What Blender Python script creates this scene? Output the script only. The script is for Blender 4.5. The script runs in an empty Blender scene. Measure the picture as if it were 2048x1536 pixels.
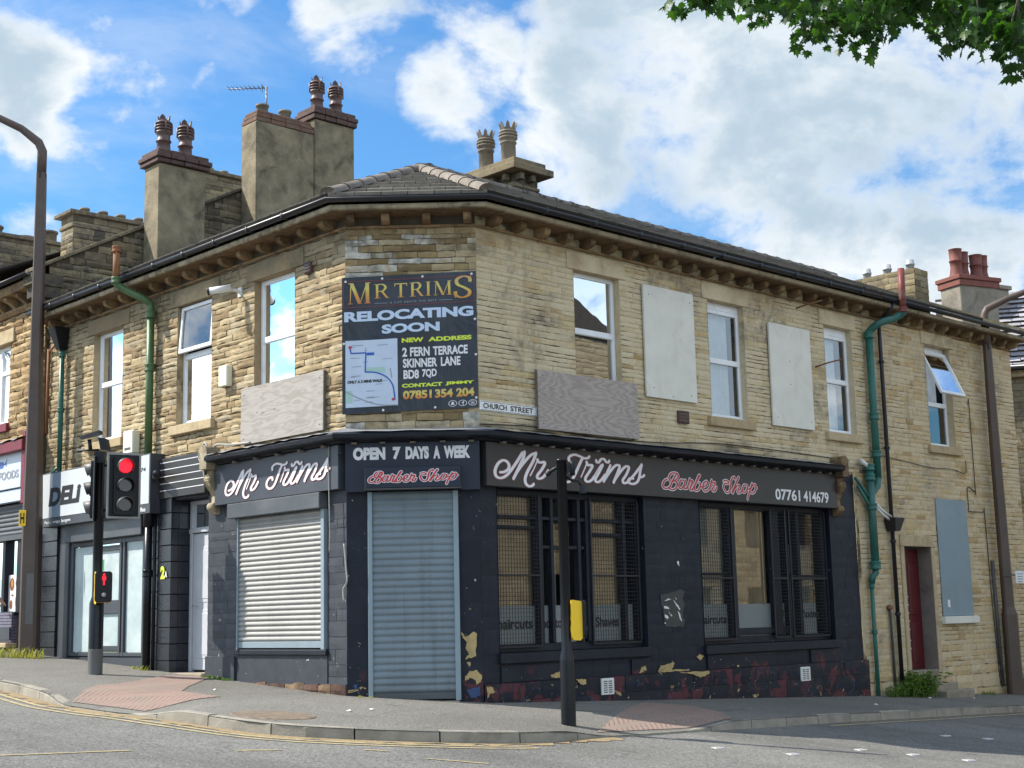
import bpy, bmesh, math, random
from mathutils import Vector, Matrix

sc = bpy.context.scene
COL = sc.collection
R_ = math.radians

# ------------------------------------------------------------------ camera
EYE = Vector((0, 0, 1.0646))
PITCH, ROLL = math.atan(470 / 2850), 0.0228
cd = bpy.data.cameras.new('camera')
cd.sensor_width = 36.0
cd.lens = 36.0 * 2850 / 2048
cd.clip_start = 0.1
cd.clip_end = 3000
cam = bpy.data.objects.new('camera', cd)
COL.objects.link(cam)
_f = Vector((0, math.cos(PITCH), math.sin(PITCH)))
_u0 = Vector((0, -math.sin(PITCH), math.cos(PITCH)))
_r0 = Vector((1, 0, 0))
_r = _r0 * math.cos(ROLL) - _u0 * math.sin(ROLL)
_u = _r0 * math.sin(ROLL) + _u0 * math.cos(ROLL)
cam.matrix_world = Matrix(((_r.x, _u.x, -_f.x, EYE.x), (_r.y, _u.y, -_f.y, EYE.y), (_r.z, _u.z, -_f.z, EYE.z), (0, 0, 0, 1)))
sc.camera = cam

# ------------------------------------------------------------------ light and sky
SUN_AZ, SUN_EL = R_(-84), R_(45)          # azimuth from +Y towards +X
sd = Vector((math.sin(SUN_AZ) * math.cos(SUN_EL), math.cos(SUN_AZ) * math.cos(SUN_EL), math.sin(SUN_EL)))
sl = bpy.data.lights.new('sun', 'SUN')
sl.energy = 4.5
sl.angle = R_(0.5)
sl.color = (1.0, 0.94, 0.84)
so = bpy.data.objects.new('sun', sl)
COL.objects.link(so)
so.location = sd * 60
so.rotation_euler = sd.to_track_quat('Z', 'Y').to_euler()

world = bpy.data.worlds.new('World')
sc.world = world
world.use_nodes = True
wt = world.node_tree
wt.nodes.clear()


def wn(t, **k):
    n = wt.nodes.new(t)
    for a, b in k.items():
        setattr(n, a, b)
    return n


def wmath(op, a, b=None, c=None, clamp=False):
    n = wn('ShaderNodeMath', operation=op, use_clamp=clamp)
    for i, v in enumerate((a, b, c)):
        if v is None:
            continue
        if isinstance(v, (int, float)):
            n.inputs[i].default_value = v
        else:
            wt.links.new(v, n.inputs[i])
    return n.outputs[0]


def wsmooth(v, a, b, lo=0.0, hi=1.0):
    n = wn('ShaderNodeMapRange', interpolation_type='SMOOTHSTEP')
    wt.links.new(v, n.inputs['Value'])
    n.inputs['From Min'].default_value = a
    n.inputs['From Max'].default_value = b
    n.inputs['To Min'].default_value = lo
    n.inputs['To Max'].default_value = hi
    return n.outputs['Result']


def wnoise(vec, scale, detail, rough, dist=0.0):
    n = wn('ShaderNodeTexNoise')
    wt.links.new(vec, n.inputs['Vector'])
    n.inputs['Scale'].default_value = scale
    n.inputs['Detail'].default_value = detail
    n.inputs['Roughness'].default_value = rough
    n.inputs['Distortion'].default_value = dist
    return n.outputs['Fac']


SKY = 0.095
sky = wn('ShaderNodeTexSky', sky_type='NISHITA', sun_disc=False)
sky.sun_elevation = SUN_EL
sky.sun_rotation = SUN_AZ
sky.air_density = 1.3
sky.dust_density = 0.4
sky.ozone_density = 2.0
tc = wn('ShaderNodeTexCoord')
D = tc.outputs['Generated']
# warp the direction a little so cloud edges billow
mp = wn('ShaderNodeMapping')
mp.inputs['Scale'].default_value = (1, 1, 1.35)
wt.links.new(D, mp.inputs['Vector'])
N1 = wnoise(mp.outputs[0], 7.0, 9, 0.58, 0.25)
N2 = wnoise(mp.outputs[0], 22.0, 7, 0.6, 0.2)
N3 = wnoise(mp.outputs[0], 2.2, 4, 0.5, 0.0)
# cumulus banks by direction (x, y, z, cos-inner radius deg, outer deg, weight)
BANKS = [((0.1658, 0.9182, 0.3596), 2, 9.5, 1.0), ((0.090, 0.9333, 0.3496), 1, 6.2, 0.9), ((0.2786, 0.9148, 0.2925), 2, 9.0, 0.9),
         ((0.1994, 0.9417, 0.2712), 1, 7.0, 0.8), ((0.1158, 0.9132, 0.3908), 1, 7, 0.9), ((-0.0449, 0.9333, 0.3562), 0, 2.8, 0.74),
         ((-0.1075, 0.912, 0.3957), 0, 3.0, 0.72), ((-0.3259, 0.8831, 0.350), 0, 4.2, 0.9), ((-0.1985, 0.9123, 0.3582), 0, 1.4, 0.5),
         ((0.291, 0.8811, 0.3728), 2, 8.0, 0.9), ((0.1158, 0.9449, 0.3062), 0.5, 4.5, 0.65), ((-0.3079, 0.9174, 0.252), 0, 2.4, 0.6),
         ((-0.0171, 0.9255, 0.3779), 0, 2.6, 0.6), ((-0.26, 0.90, 0.335), 0, 5.0, 0.36), ((-0.22, 0.86, 0.42), 0, 6.0, 0.34)]
tot = None
for c, r0, r1, w in BANKS:
    dp = wn('ShaderNodeVectorMath', operation='DOT_PRODUCT')
    wt.links.new(D, dp.inputs[0])
    dp.inputs[1].default_value = Vector(c).normalized()
    s = wsmooth(dp.outputs['Value'], math.cos(R_(r1)), math.cos(R_(max(r0, 0.01))), 0.0, w)
    tot = s if tot is None else wmath('MAXIMUM', tot, s)
elsewhere = wsmooth(N3, 0.38, 0.60, 0.0, 0.95)
sep = wn('ShaderNodeSeparateXYZ')
wt.links.new(D, sep.inputs[0])
behind = wsmooth(sep.outputs['Y'], 0.80, 0.55)      # unseen random cumulus outside the mapped banks, thickened as neutral fill light
tot = wmath('MAXIMUM', tot, wmath('MULTIPLY', elsewhere, behind))
dens = wmath('ADD', wmath('ADD', wmath('MULTIPLY', wmath('SUBTRACT', N1, 0.5), 3.0), wmath('MULTIPLY', wmath('SUBTRACT', N2, 0.5), 0.9)), tot)
mask = wsmooth(dens, 0.34, 0.92)
haze = wmath('MULTIPLY', wsmooth(wnoise(mp.outputs[0], 4.0, 8, 0.62, 1.2), 0.42, 0.75), 0.34)
mask = wmath('MAXIMUM', mask, haze)
thick = wsmooth(wmath('ADD', dens, wmath('MULTIPLY', wmath('SUBTRACT', wnoise(mp.outputs[0], 5.2, 6, 0.5, 0.4), 0.5), 2.2)), 0.55, 1.35)
cc = wn('ShaderNodeMix', data_type='RGBA')
wt.links.new(thick, cc.inputs[0])
cc.inputs[6].default_value = (5.7, 5.95, 6.1, 1)
cc.inputs[7].default_value = (3.0, 3.8, 4.5, 1)
tint = wn('ShaderNodeMix', data_type='RGBA', blend_type='MULTIPLY')
tint.inputs[0].default_value = 1.0
wt.links.new(sky.outputs[0], tint.inputs[6])
tint.inputs[7].default_value = (0.42, 0.76, 1.06, 1)
mixc = wn('ShaderNodeMix', data_type='RGBA')
wt.links.new(mask, mixc.inputs[0])
wt.links.new(tint.outputs[2], mixc.inputs[6])
bright = wn('ShaderNodeMix', data_type='RGBA', blend_type='MULTIPLY')      # out-of-view cloud brightened as added fill for the shaded street face
bright.inputs[0].default_value = 1.0
wt.links.new(cc.outputs[2], bright.inputs[6])
fill_gain = wsmooth(sep.outputs['Y'], 0.75, 0.2, 1.0, 2.25)
cg = wn('ShaderNodeCombineColor')
for i_ in range(3):
    wt.links.new(fill_gain, cg.inputs[i_])
wt.links.new(cg.outputs[0], bright.inputs[7])
wt.links.new(bright.outputs[2], mixc.inputs[7])
bg = wn('ShaderNodeBackground')
bg.inputs[1].default_value = SKY
wt.links.new(mixc.outputs[2], bg.inputs[0])
wo = wn('ShaderNodeOutputWorld')
wt.links.new(bg.outputs[0], wo.inputs[0])

sc.view_settings.view_transform = 'Standard'
sc.view_settings.look = 'None'
sc.view_settings.exposure = 0.86
sc.view_settings.gamma = 1.0
sc.cycles.use_denoising = True
sc.cycles.max_bounces = 6
sc.cycles.transparent_max_bounces = 12

# ------------------------------------------------------------------ frames of the three street faces
AR, AL = R_(45.85), R_(-43.3)


class Fr:
    def __init__(s, P, d, n):
        s.P, s.d, s.n = Vector(P), Vector(d), Vector(n)

    def __call__(s, u, o, z):
        return s.P + s.d * u + s.n * o + Vector((0, 0, z))


dR = Vector((math.sin(AR), math.cos(AR), 0))
dL = Vector((math.sin(AL), math.cos(AL), 0))
FR = Fr((-0.4595, 19, 0), dR, (dR.y, -dR.x, 0))       # Church Street face, u away to the right
FL = Fr((-2.2389, 19, 0), dL, (-dL.y, dL.x, 0))       # side face, u away to the left
FC = Fr((-2.2389, 19, 0), (1, 0, 0), (0, -1, 0))      # cut corner with the door
CW = 1.7794
FG = Fr(FL(9.03, 0, 0), -FL.n, -dL)                   # party gable, u = depth behind the street


# ------------------------------------------------------------------ ground heights
def soft(x, k=14.0, m=6.0):
    a = abs(x)
    return x if a < k else math.copysign(k + m * math.tanh((a - k) / m), x)


def sdist(x, y):
    p = Vector((x, y, 0))
    return max((p - FR.P).dot(FR.n), (p - FL.P).dot(FL.n), (p - FC.P).dot(FC.n))


def gz(x, y):
    return -0.249 - 0.0705 * soft(x) + 0.0114 * (19 + soft(y - 19)) - 0.02 * soft(max(0, sdist(x, y)), 18, 6)


def gzF(F, u, o=0.0):
    p = F(u, o, 0)
    return gz(p.x, p.y)


# ------------------------------------------------------------------ mesh collector
class MB:
    def __init__(s, seed=1):
        s.v, s.f, s.t, s.m = [], [], [], []
        s.rng = random.Random(seed)
        s.tint = (0.5, 0.5, 0.0)
        s.mi = 0
        s.smooth = False
        s.sm = []

    def add(s, pts, faces, tint=None, mi=None):
        b = len(s.v)
        s.v += [tuple(p) for p in pts]
        s.t += [tint or s.tint] * len(pts)
        for f in faces:
            s.f.append([b + i for i in f])
            s.m.append(s.mi if mi is None else mi)
            s.sm.append(s.smooth)

    def hexa(s, p, tint=None):           # p: 4 bottom (ring) + 4 top
        s.add(p, [(0, 3, 2, 1), (4, 5, 6, 7), (0, 1, 5, 4), (1, 2, 6, 5), (2, 3, 7, 6), (3, 0, 4, 7)], tint)

    def box(s, F, u0, u1, o0, o1, z0, z1, tint=None):
        s.hexa([F(u0, o0, z0), F(u1, o0, z0), F(u1, o1, z0), F(u0, o1, z0), F(u0, o0, z1), F(u1, o0, z1), F(u1, o1, z1), F(u0, o1, z1)], tint)

    def wbox(s, c, d, tint=None):        # world box centre, full dims
        x, y, z = c
        a, b, h = d[0] / 2, d[1] / 2, d[2] / 2
        s.hexa([(x - a, y - b, z - h), (x + a, y - b, z - h), (x + a, y + b, z - h), (x - a, y + b, z - h),
                (x - a, y - b, z + h), (x + a, y - b, z + h), (x + a, y + b, z + h), (x - a, y + b, z + h)], tint)

    def quad(s, a, b, c, d, tint=None):
        s.add([a, b, c, d], [(0, 1, 2, 3)], tint)

    def prism(s, F, pts, o0, o1, tint=None):   # pts (u,z) polygon
        n = len(pts)
        P = [F(u, o1, z) for u, z in pts] + [F(u, o0, z) for u, z in pts]
        s.add(P, [list(range(n)), list(range(2 * n - 1, n - 1, -1))] + [(i, (i + 1) % n, n + (i + 1) % n, n + i) for i in range(n)], tint)

    def sweep(s, prof, rings, close=True, caps=True, tint=None):
        # rings: list of functions (o,z)->Vector ; prof list of (o,z)
        n = len(prof)
        P = [r(o, z) for r in rings for o, z in prof]
        F = []
        for k in range(len(rings) - 1):
            for i in range(n if close else n - 1):
                j = (i + 1) % n
                F.append((k * n + i, k * n + j, (k + 1) * n + j, (k + 1) * n + i))
        if caps and close:
            F.append(tuple(range(n)))
            F.append(tuple((len(rings) - 1) * n + i for i in reversed(range(n))))
        s.add(P, F, tint)

    def tube(s, path, r, seg=10, caps=True, tint=None):
        path = [Vector(p) for p in path]
        rs = r if isinstance(r, (list, tuple)) else [r] * len(path)
        P = []
        prev = None
        for i, p in enumerate(path):
            t = (path[min(i + 1, len(path) - 1)] - path[max(i - 1, 0)])
            if t.length < 1e-9:
                t = Vector((0, 0, 1))
            t.normalize()
            if prev is None:
                a = t.cross(Vector((0, 0, 1)))
                if a.length < 0.05:
                    a = t.cross(Vector((1, 0, 0)))
            else:
                a = prev - t * prev.dot(t)
            a.normalize()
            prev = a
            b = t.cross(a)
            for k in range(seg):
                an = 2 * math.pi * k / seg
                P.append(p + (a * math.cos(an) + b * math.sin(an)) * rs[i])
        F = []
        for i in range(len(path) - 1):
            for k in range(seg):
                F.append((i * seg + k, i * seg + (k + 1) % seg, (i + 1) * seg + (k + 1) % seg, (i + 1) * seg + k))
        if caps:
            F.append(tuple(reversed(range(seg))))
            F.append(tuple((len(path) - 1) * seg + k for k in range(seg)))
        o = s.smooth
        s.smooth = seg > 5
        s.add(P, F, tint)
        s.smooth = o

    def lathe(s, c, prof, seg=16, tint=None, smooth=True):
        c = Vector(c)
        P = [c + Vector((r * math.cos(2 * math.pi * k / seg), r * math.sin(2 * math.pi * k / seg), z)) for r, z in prof for k in range(seg)]
        F = []
        for i in range(len(prof) - 1):
            for k in range(seg):
                F.append((i * seg + k, i * seg + (k + 1) % seg, (i + 1) * seg + (k + 1) % seg, (i + 1) * seg + k))
        o = s.smooth
        s.smooth = smooth
        s.add(P, F, tint)
        s.smooth = o

    def build(s, name, mats, parent=None, bevel=0.0, recalc=True, segs=1):
        me = bpy.data.meshes.new(name)
        off = parent['_w'] if parent is not None and '_w' in parent else None
        off = Vector(off) if off is not None else Vector((0, 0, 0))
        me.from_pydata([tuple(Vector(p) - off) for p in s.v], [], s.f)
        if not isinstance(mats, (list, tuple)):
            mats = [mats]
        for m in mats:
            me.materials.append(m)
        me.polygons.foreach_set('material_index', s.m)
        me.polygons.foreach_set('use_smooth', s.sm)
        at = me.color_attributes.new('tint', 'FLOAT_COLOR', 'POINT')
        flat = []
        for t in s.t:
            flat += [t[0], t[1], t[2], 1.0]
        at.data.foreach_set('color', flat)
        if recalc or bevel:
            bm = bmesh.new()
            bm.from_mesh(me)
            if bevel:
                eds = [e for e in bm.edges if len(e.link_faces) == 2 and e.calc_face_angle(0) > 0.6]
                bmesh.ops.bevel(bm, geom=eds, offset=bevel, segments=segs, affect='EDGES', clamp_overlap=True)
            bmesh.ops.recalc_face_normals(bm, faces=bm.faces)
            bm.to_mesh(me)
            bm.free()
        me.update()
        o = bpy.data.objects.new(name, me)
        COL.objects.link(o)
        if parent is not None:
            o.parent = parent
            o['_w'] = list(off)
        else:
            o['_w'] = [0, 0, 0]
        return o


def tag(o, label, cat, group=None):
    o['label'] = label
    o['category'] = cat
    if group:
        o['group'] = group
    return o


def thing(name, label, cat, loc, group=None):
    o = bpy.data.objects.new(name, None)
    o.empty_display_size = 0.2
    COL.objects.link(o)
    o.location = loc
    o['_w'] = list(loc)
    return tag(o, label, cat, group)


def solo(mb, name, mats, label, cat, group=None, **k):
    return tag(mb.build(name, mats, None, **k), label, cat, group)


def structure(o, kind='structure'):
    o['kind'] = kind
    return o


def copy_tree(o, parent=None, delta=None):
    c = o.copy()
    COL.objects.link(c)
    if parent is not None:
        c.parent = parent
    if delta is not None:
        c.location = c.location + Vector(delta)
    for ch in list(o.children):
        copy_tree(ch, c)
    return c


# ------------------------------------------------------------------ materials
class NT:
    def __init__(s, name):
        s.m = bpy.data.materials.new(name)
        s.m.use_nodes = True
        s.t = s.m.node_tree
        s.b = s.t.nodes['Principled BSDF']
        s.tc = s.t.nodes.new('ShaderNodeTexCoord')
        s.at = None

    def n(s, t, **k):
        x = s.t.nodes.new(t)
        for a, b in k.items():
            setattr(x, a, b)
        return x

    def ln(s, a, b):
        s.t.links.new(a, b)

    def put(s, v, sock):
        if isinstance(v, (int, float)):
            sock.default_value = v
        elif isinstance(v, tuple):
            sock.default_value = v if len(v) == 4 or sock.type == 'VECTOR' else (*v, 1)
        else:
            s.ln(v, sock)

    def noise(s, scale, detail=5, rough=0.55, dist=0.0, vec=None, stretch=None):
        x = s.n('ShaderNodeTexNoise')
        v = vec or s.tc.outputs['Object']
        if stretch:
            mp = s.n('ShaderNodeMapping')
            mp.inputs['Scale'].default_value = stretch
            s.ln(v, mp.inputs[0])
            v = mp.outputs[0]
        s.ln(v, x.inputs['Vector'])
        x.inputs['Scale'].default_value = scale
        x.inputs['Detail'].default_value = detail
        x.inputs['Roughness'].default_value = rough
        x.inputs['Distortion'].default_value = dist
        return x.outputs['Fac']

    def math(s, op, a, b=0.0, clamp=False):
        x = s.n('ShaderNodeMath', operation=op, use_clamp=clamp)
        s.put(a, x.inputs[0])
        s.put(b, x.inputs[1])
        return x.outputs[0]

    def step(s, v, a, b, lo=0.0, hi=1.0):
        x = s.n('ShaderNodeMapRange', interpolation_type='SMOOTHSTEP')
        s.ln(v, x.inputs['Value'])
        for nme, val in (('From Min', a), ('From Max', b), ('To Min', lo), ('To Max', hi)):
            x.inputs[nme].default_value = val
        return x.outputs['Result']

    def mix(s, fac, a, b, bt='MIX'):
        x = s.n('ShaderNodeMix', data_type='RGBA', blend_type=bt)
        s.put(fac, x.inputs[0])
        s.put(a, x.inputs[6])
        s.put(b, x.inputs[7])
        return x.outputs[2]

    def ramp(s, fac, stops, interp='LINEAR'):
        x = s.n('ShaderNodeValToRGB')
        x.color_ramp.interpolation = interp
        e = x.color_ramp.elements
        while len(e) < len(stops):
            e.new(0.5)
        for i, (p, c) in enumerate(stops):
            e[i].position = p
            e[i].color = (*c, 1)
        s.ln(fac, x.inputs[0])
        return x.outputs[0]

    def tint(s):
        if s.at is None:
            a = s.n('ShaderNodeAttribute', attribute_name='tint')
            sp = s.n('ShaderNodeSeparateColor')
            s.ln(a.outputs['Color'], sp.inputs[0])
            s.at = sp
        return s.at.outputs[0], s.at.outputs[1], s.at.outputs[2]

    def zpos(s):
        x = s.n('ShaderNodeSeparateXYZ')
        g = s.n('ShaderNodeNewGeometry')
        s.ln(g.outputs['Position'], x.inputs[0])
        return x.outputs[2]

    def fin(s, col, rough=0.8, bump=None, bstr=0.4, bdist=0.02, metal=0.0, spec=0.4, coat=0.0):
        s.put(col, s.b.inputs['Base Color'])
        s.put(rough, s.b.inputs['Roughness'])
        s.put(metal, s.b.inputs['Metallic'])
        s.put(spec, s.b.inputs['Specular IOR Level'])
        if coat:
            s.b.inputs['Coat Weight'].default_value = coat
        if bump is not None:
            x = s.n('ShaderNodeBump')
            x.inputs['Strength'].default_value = bstr
            x.inputs['Distance'].default_value = bdist
            s.ln(bump, x.inputs['Height'])
            s.ln(x.outputs[0], s.b.inputs['Normal'])
        return s.m


def plain(name, col, rough=0.6, var=0.12, scale=8, bstr=0.0, metal=0.0, spec=0.4, dirt=None, bscale=40, coat=0.0):
    t = NT(name)
    n1 = t.noise(scale, 6, 0.6)
    c = t.mix(1.0, tuple(col), t.ramp(n1, [(0.25, (1 - var,) * 3), (0.75, (1 + var,) * 3)]), 'MULTIPLY')
    if dirt:
        c = t.mix(t.math('MULTIPLY', t.step(t.noise(scale * 0.45, 7, 0.65, 0.6), 0.48, 0.72), dirt[1]), c, tuple(dirt[0]))
    rr = t.math('ADD', t.math('MULTIPLY', n1, 0.2), rough - 0.1)
    return t.fin(c, rr, t.noise(bscale, 4, 0.6) if bstr else None, bstr, 0.01, metal, spec, coat)


def stone(name, ramp, soot=0.35, sootcol=(0.05, 0.045, 0.035), paint=None, bstr=0.55, sscale=0.55, eave=None, low=None):
    t = NT(name)
    r, g, b = t.tint()
    fine = t.noise(14, 8, 0.7)
    c = t.ramp(r, ramp)
    c = t.mix(1.0, c, t.ramp(fine, [(0.2, (0.72, 0.70, 0.66)), (0.8, (1.22, 1.2, 1.15))]), 'MULTIPLY')
    blot = t.noise(2.6, 6, 0.6, 0.4)
    c = t.mix(t.math('MULTIPLY', t.step(blot, 0.5, 0.72), 0.35), c, (0.20, 0.14, 0.075))
    if paint:
        pm = t.math('ADD', t.math('MULTIPLY', g, 0.55), t.noise(1.1, 7, 0.62, 0.5))
        pm = t.step(pm, paint[1] - 0.06, paint[1] + 0.10)
        pm = t.math('MULTIPLY', pm, t.step(t.noise(26, 5, 0.6), 0.28, 0.48))
        c = t.mix(t.math('MULTIPLY', pm, paint[2]), c, tuple(paint[0]))
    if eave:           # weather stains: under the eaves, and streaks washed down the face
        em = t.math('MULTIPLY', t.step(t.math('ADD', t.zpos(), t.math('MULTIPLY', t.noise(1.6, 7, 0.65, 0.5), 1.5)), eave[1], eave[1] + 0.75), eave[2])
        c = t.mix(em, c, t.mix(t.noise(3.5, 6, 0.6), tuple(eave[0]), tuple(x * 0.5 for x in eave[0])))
        st = t.step(t.noise(1.0, 6, 0.6, 0.3, stretch=(3.2, 3.2, 0.28)), 0.56, 0.72)
        c = t.mix(t.math('MULTIPLY', st, eave[3]), c, (0.20, 0.17, 0.13))
    if low:
        lm = t.step(t.math('ADD', t.zpos(), t.math('MULTIPLY', t.noise(1.1, 6, 0.6, 0.4), 1.2)), low, low - 0.35)
        lm = t.math('MULTIPLY', lm, t.step(g, 0.35, 0.55))
        c = t.mix(t.math('MULTIPLY', lm, 0.8), c, (0.085, 0.068, 0.05))
    sm = t.step(t.math('ADD', t.noise(sscale, 8, 0.66, 0.7), t.math('MULTIPLY', g, 0.14)), 0.60 - soot * 0.35, 0.86 - soot * 0.35)
    sm = t.math('MULTIPLY', sm, t.step(t.noise(9, 5, 0.6), 0.25, 0.7))
    c = t.mix(t.math('MULTIPLY', sm, 0.85), c, sootcol)
    bh = t.math('ADD', t.math('MULTIPLY', fine, 0.7), t.math('MULTIPLY', t.noise(60, 3, 0.6), 0.3))
    return t.fin(c, 0.9, bh, bstr, 0.025, 0, 0.2)


M = {}
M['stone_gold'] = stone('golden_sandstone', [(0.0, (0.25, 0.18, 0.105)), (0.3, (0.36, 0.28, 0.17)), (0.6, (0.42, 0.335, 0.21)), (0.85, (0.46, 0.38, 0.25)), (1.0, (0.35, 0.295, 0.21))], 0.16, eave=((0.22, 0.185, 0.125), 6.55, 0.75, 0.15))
M['stone_rock'] = stone('ochre_sandstone', [(0.0, (0.24, 0.155, 0.08)), (0.5, (0.38, 0.265, 0.14)), (1.0, (0.44, 0.33, 0.19))], 0.15, bstr=0.8)
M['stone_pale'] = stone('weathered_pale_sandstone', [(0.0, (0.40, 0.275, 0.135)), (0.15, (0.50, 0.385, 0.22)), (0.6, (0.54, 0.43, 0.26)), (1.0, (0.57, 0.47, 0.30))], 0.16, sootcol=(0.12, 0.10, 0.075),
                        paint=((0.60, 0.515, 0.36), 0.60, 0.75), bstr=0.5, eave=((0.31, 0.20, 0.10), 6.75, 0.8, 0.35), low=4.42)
M['stone_corner'] = stone('patchy_corner_sandstone', [(0.0, (0.20, 0.145, 0.075)), (0.4, (0.33, 0.245, 0.13)), (0.75, (0.43, 0.34, 0.21)), (1.0, (0.50, 0.42, 0.29))], 0.30, sootcol=(0.05, 0.042, 0.03),
                          paint=((0.60, 0.58, 0.51), 0.88, 0.9))
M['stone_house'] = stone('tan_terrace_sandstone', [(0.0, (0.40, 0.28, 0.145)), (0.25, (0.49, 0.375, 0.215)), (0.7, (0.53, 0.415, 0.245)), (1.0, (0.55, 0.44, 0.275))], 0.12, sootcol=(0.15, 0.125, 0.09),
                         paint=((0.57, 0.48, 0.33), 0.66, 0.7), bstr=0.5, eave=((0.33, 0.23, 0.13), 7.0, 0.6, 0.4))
M['stone_dark'] = stone('soot_dark_stone', [(0.0, (0.10, 0.085, 0.06)), (0.4, (0.20, 0.165, 0.105)), (0.8, (0.30, 0.25, 0.155)), (1.0, (0.25, 0.22, 0.17))], 0.52, sootcol=(0.045, 0.045, 0.05))
M['crumble'] = stone('flaking_red_brown_stone', [(0.0, (0.07, 0.04, 0.035)), (0.5, (0.15, 0.085, 0.06)), (1.0, (0.24, 0.17, 0.10))], 0.45, sootcol=(0.03, 0.03, 0.035), bstr=0.8, sscale=2.5)
M['mortar'] = plain('old_lime_mortar', (0.095, 0.075, 0.05), 0.95, 0.3, 6, 0.5)
def filled_mortar():
    t = NT('paint_filled_joints')
    k = t.step(t.math('ADD', t.noise(0.9, 7, 0.62, 0.6), t.math('MULTIPLY', t.noise(5, 5, 0.6), 0.25)), 0.56, 0.66)
    c = t.mix(k, (0.085, 0.068, 0.045), (0.45, 0.375, 0.24))
    return t.fin(c, 0.95, t.noise(30, 4, 0.6), 0.4, 0.01, 0, 0.2)


M['mortar_filled'] = filled_mortar()
M['mortar_dark'] = plain('sooty_mortar', (0.075, 0.062, 0.042), 0.95, 0.3, 6, 0.5)
M['ashlar'] = stone('dressed_sandstone', [(0.0, (0.40, 0.31, 0.19)), (1.0, (0.47, 0.385, 0.26))], 0.12, sootcol=(0.16, 0.125, 0.08), bstr=0.25, sscale=1.4)
M['fascia_stone'] = stone('stained_eaves_stone', [(0.0, (0.30, 0.25, 0.17)), (1.0, (0.44, 0.38, 0.28))], 0.45, sootcol=(0.085, 0.07, 0.05), bstr=0.4, sscale=1.8)
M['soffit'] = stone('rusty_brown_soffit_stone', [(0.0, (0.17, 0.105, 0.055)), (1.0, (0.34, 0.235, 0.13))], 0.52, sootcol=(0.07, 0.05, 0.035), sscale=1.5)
M['render'] = plain('rough_cement_render', (0.215, 0.178, 0.115), 0.95, 0.42, 3.6, 1.0, dirt=((0.065, 0.055, 0.04), 0.9), bscale=22)
M['render_grey'] = plain('grey_cement_render', (0.22, 0.195, 0.155), 0.95, 0.25, 3, 0.8, dirt=((0.06, 0.055, 0.05), 0.6), bscale=26)
M['clay_dark'] = plain('purple_brown_fireclay', (0.105, 0.062, 0.056), 0.45, 0.25, 7, 0.15)
M['clay_red'] = plain('red_terracotta', (0.16, 0.05, 0.036), 0.7, 0.25, 7, 0.2, dirt=((0.12, 0.05, 0.04), 0.5))
M['clay_buff'] = plain('weathered_buff_clay', (0.20, 0.165, 0.12), 0.8, 0.3, 6, 0.3, dirt=((0.07, 0.062, 0.05), 0.8))
M['brick_cap'] = plain('dark_red_brick', (0.095, 0.055, 0.047), 0.85, 0.4, 9, 0.7, dirt=((0.05, 0.042, 0.036), 0.9))
M['brick_red'] = plain('orange_red_brick', (0.15, 0.085, 0.06), 0.9, 0.35, 9, 0.7, dirt=((0.15, 0.125, 0.085), 1.0))


def tile_mat(name, c0, c1, lichen, edge=None):
    t = NT(name)
    r, g, b = t.tint()
    c = t.ramp(r, [(0, c0), (1, c1)])
    c = t.mix(1.0, c, t.ramp(t.noise(10, 6, 0.65), [(0.25, (0.7,) * 3), (0.75, (1.3,) * 3)]), 'MULTIPLY')
    c = t.mix(t.math('MULTIPLY', t.step(t.noise(7, 6, 0.7), 0.62, 0.72), lichen), c, (0.34, 0.34, 0.28))
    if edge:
        c = t.mix(t.math('MULTIPLY', b, t.step(t.noise(2, 5, 0.65), 0.3, 0.5)), c, tuple(edge))  # pale tile lip: light catching the edges, painted in
    return t.fin(c, 0.85, t.noise(50, 3, 0.6), 0.3, 0.008, 0, 0.12)


M['tile'] = tile_mat('grey_brown_concrete_tile', (0.034, 0.031, 0.027), (0.05, 0.045, 0.04), 0.25, (0.20, 0.185, 0.16))  # end colour paints the light caught on tile edges
M['tile_pale'] = tile_mat('pale_beige_concrete_tile', (0.20, 0.18, 0.155), (0.25, 0.225, 0.195), 0.3)  # paler tile for the cut-corner slope
M['ridge'] = tile_mat('pale_concrete_ridge_tile', (0.155, 0.135, 0.115), (0.205, 0.18, 0.155), 0.35)
M['slate'] = tile_mat('blue_grey_slate', (0.20, 0.195, 0.21), (0.36, 0.35, 0.37), 0.4)
M['flag'] = stone('mossy_stone_slate', [(0.0, (0.33, 0.29, 0.18)), (1.0, (0.48, 0.43, 0.28))], 0.25, sootcol=(0.12, 0.11, 0.05))
M['lead'] = plain('weathered_lead', (0.20, 0.21, 0.23), 0.55, 0.3, 6, 0.3, dirt=((0.36, 0.34, 0.30), 0.6))
M['gutter'] = plain('black_gutter_plastic', (0.018, 0.018, 0.022), 0.35, 0.2, 5)
M['black_gloss'] = plain('black_gloss_paint', (0.007, 0.008, 0.011), 0.3, 0.25, 6, 0.1, spec=0.3)


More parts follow.
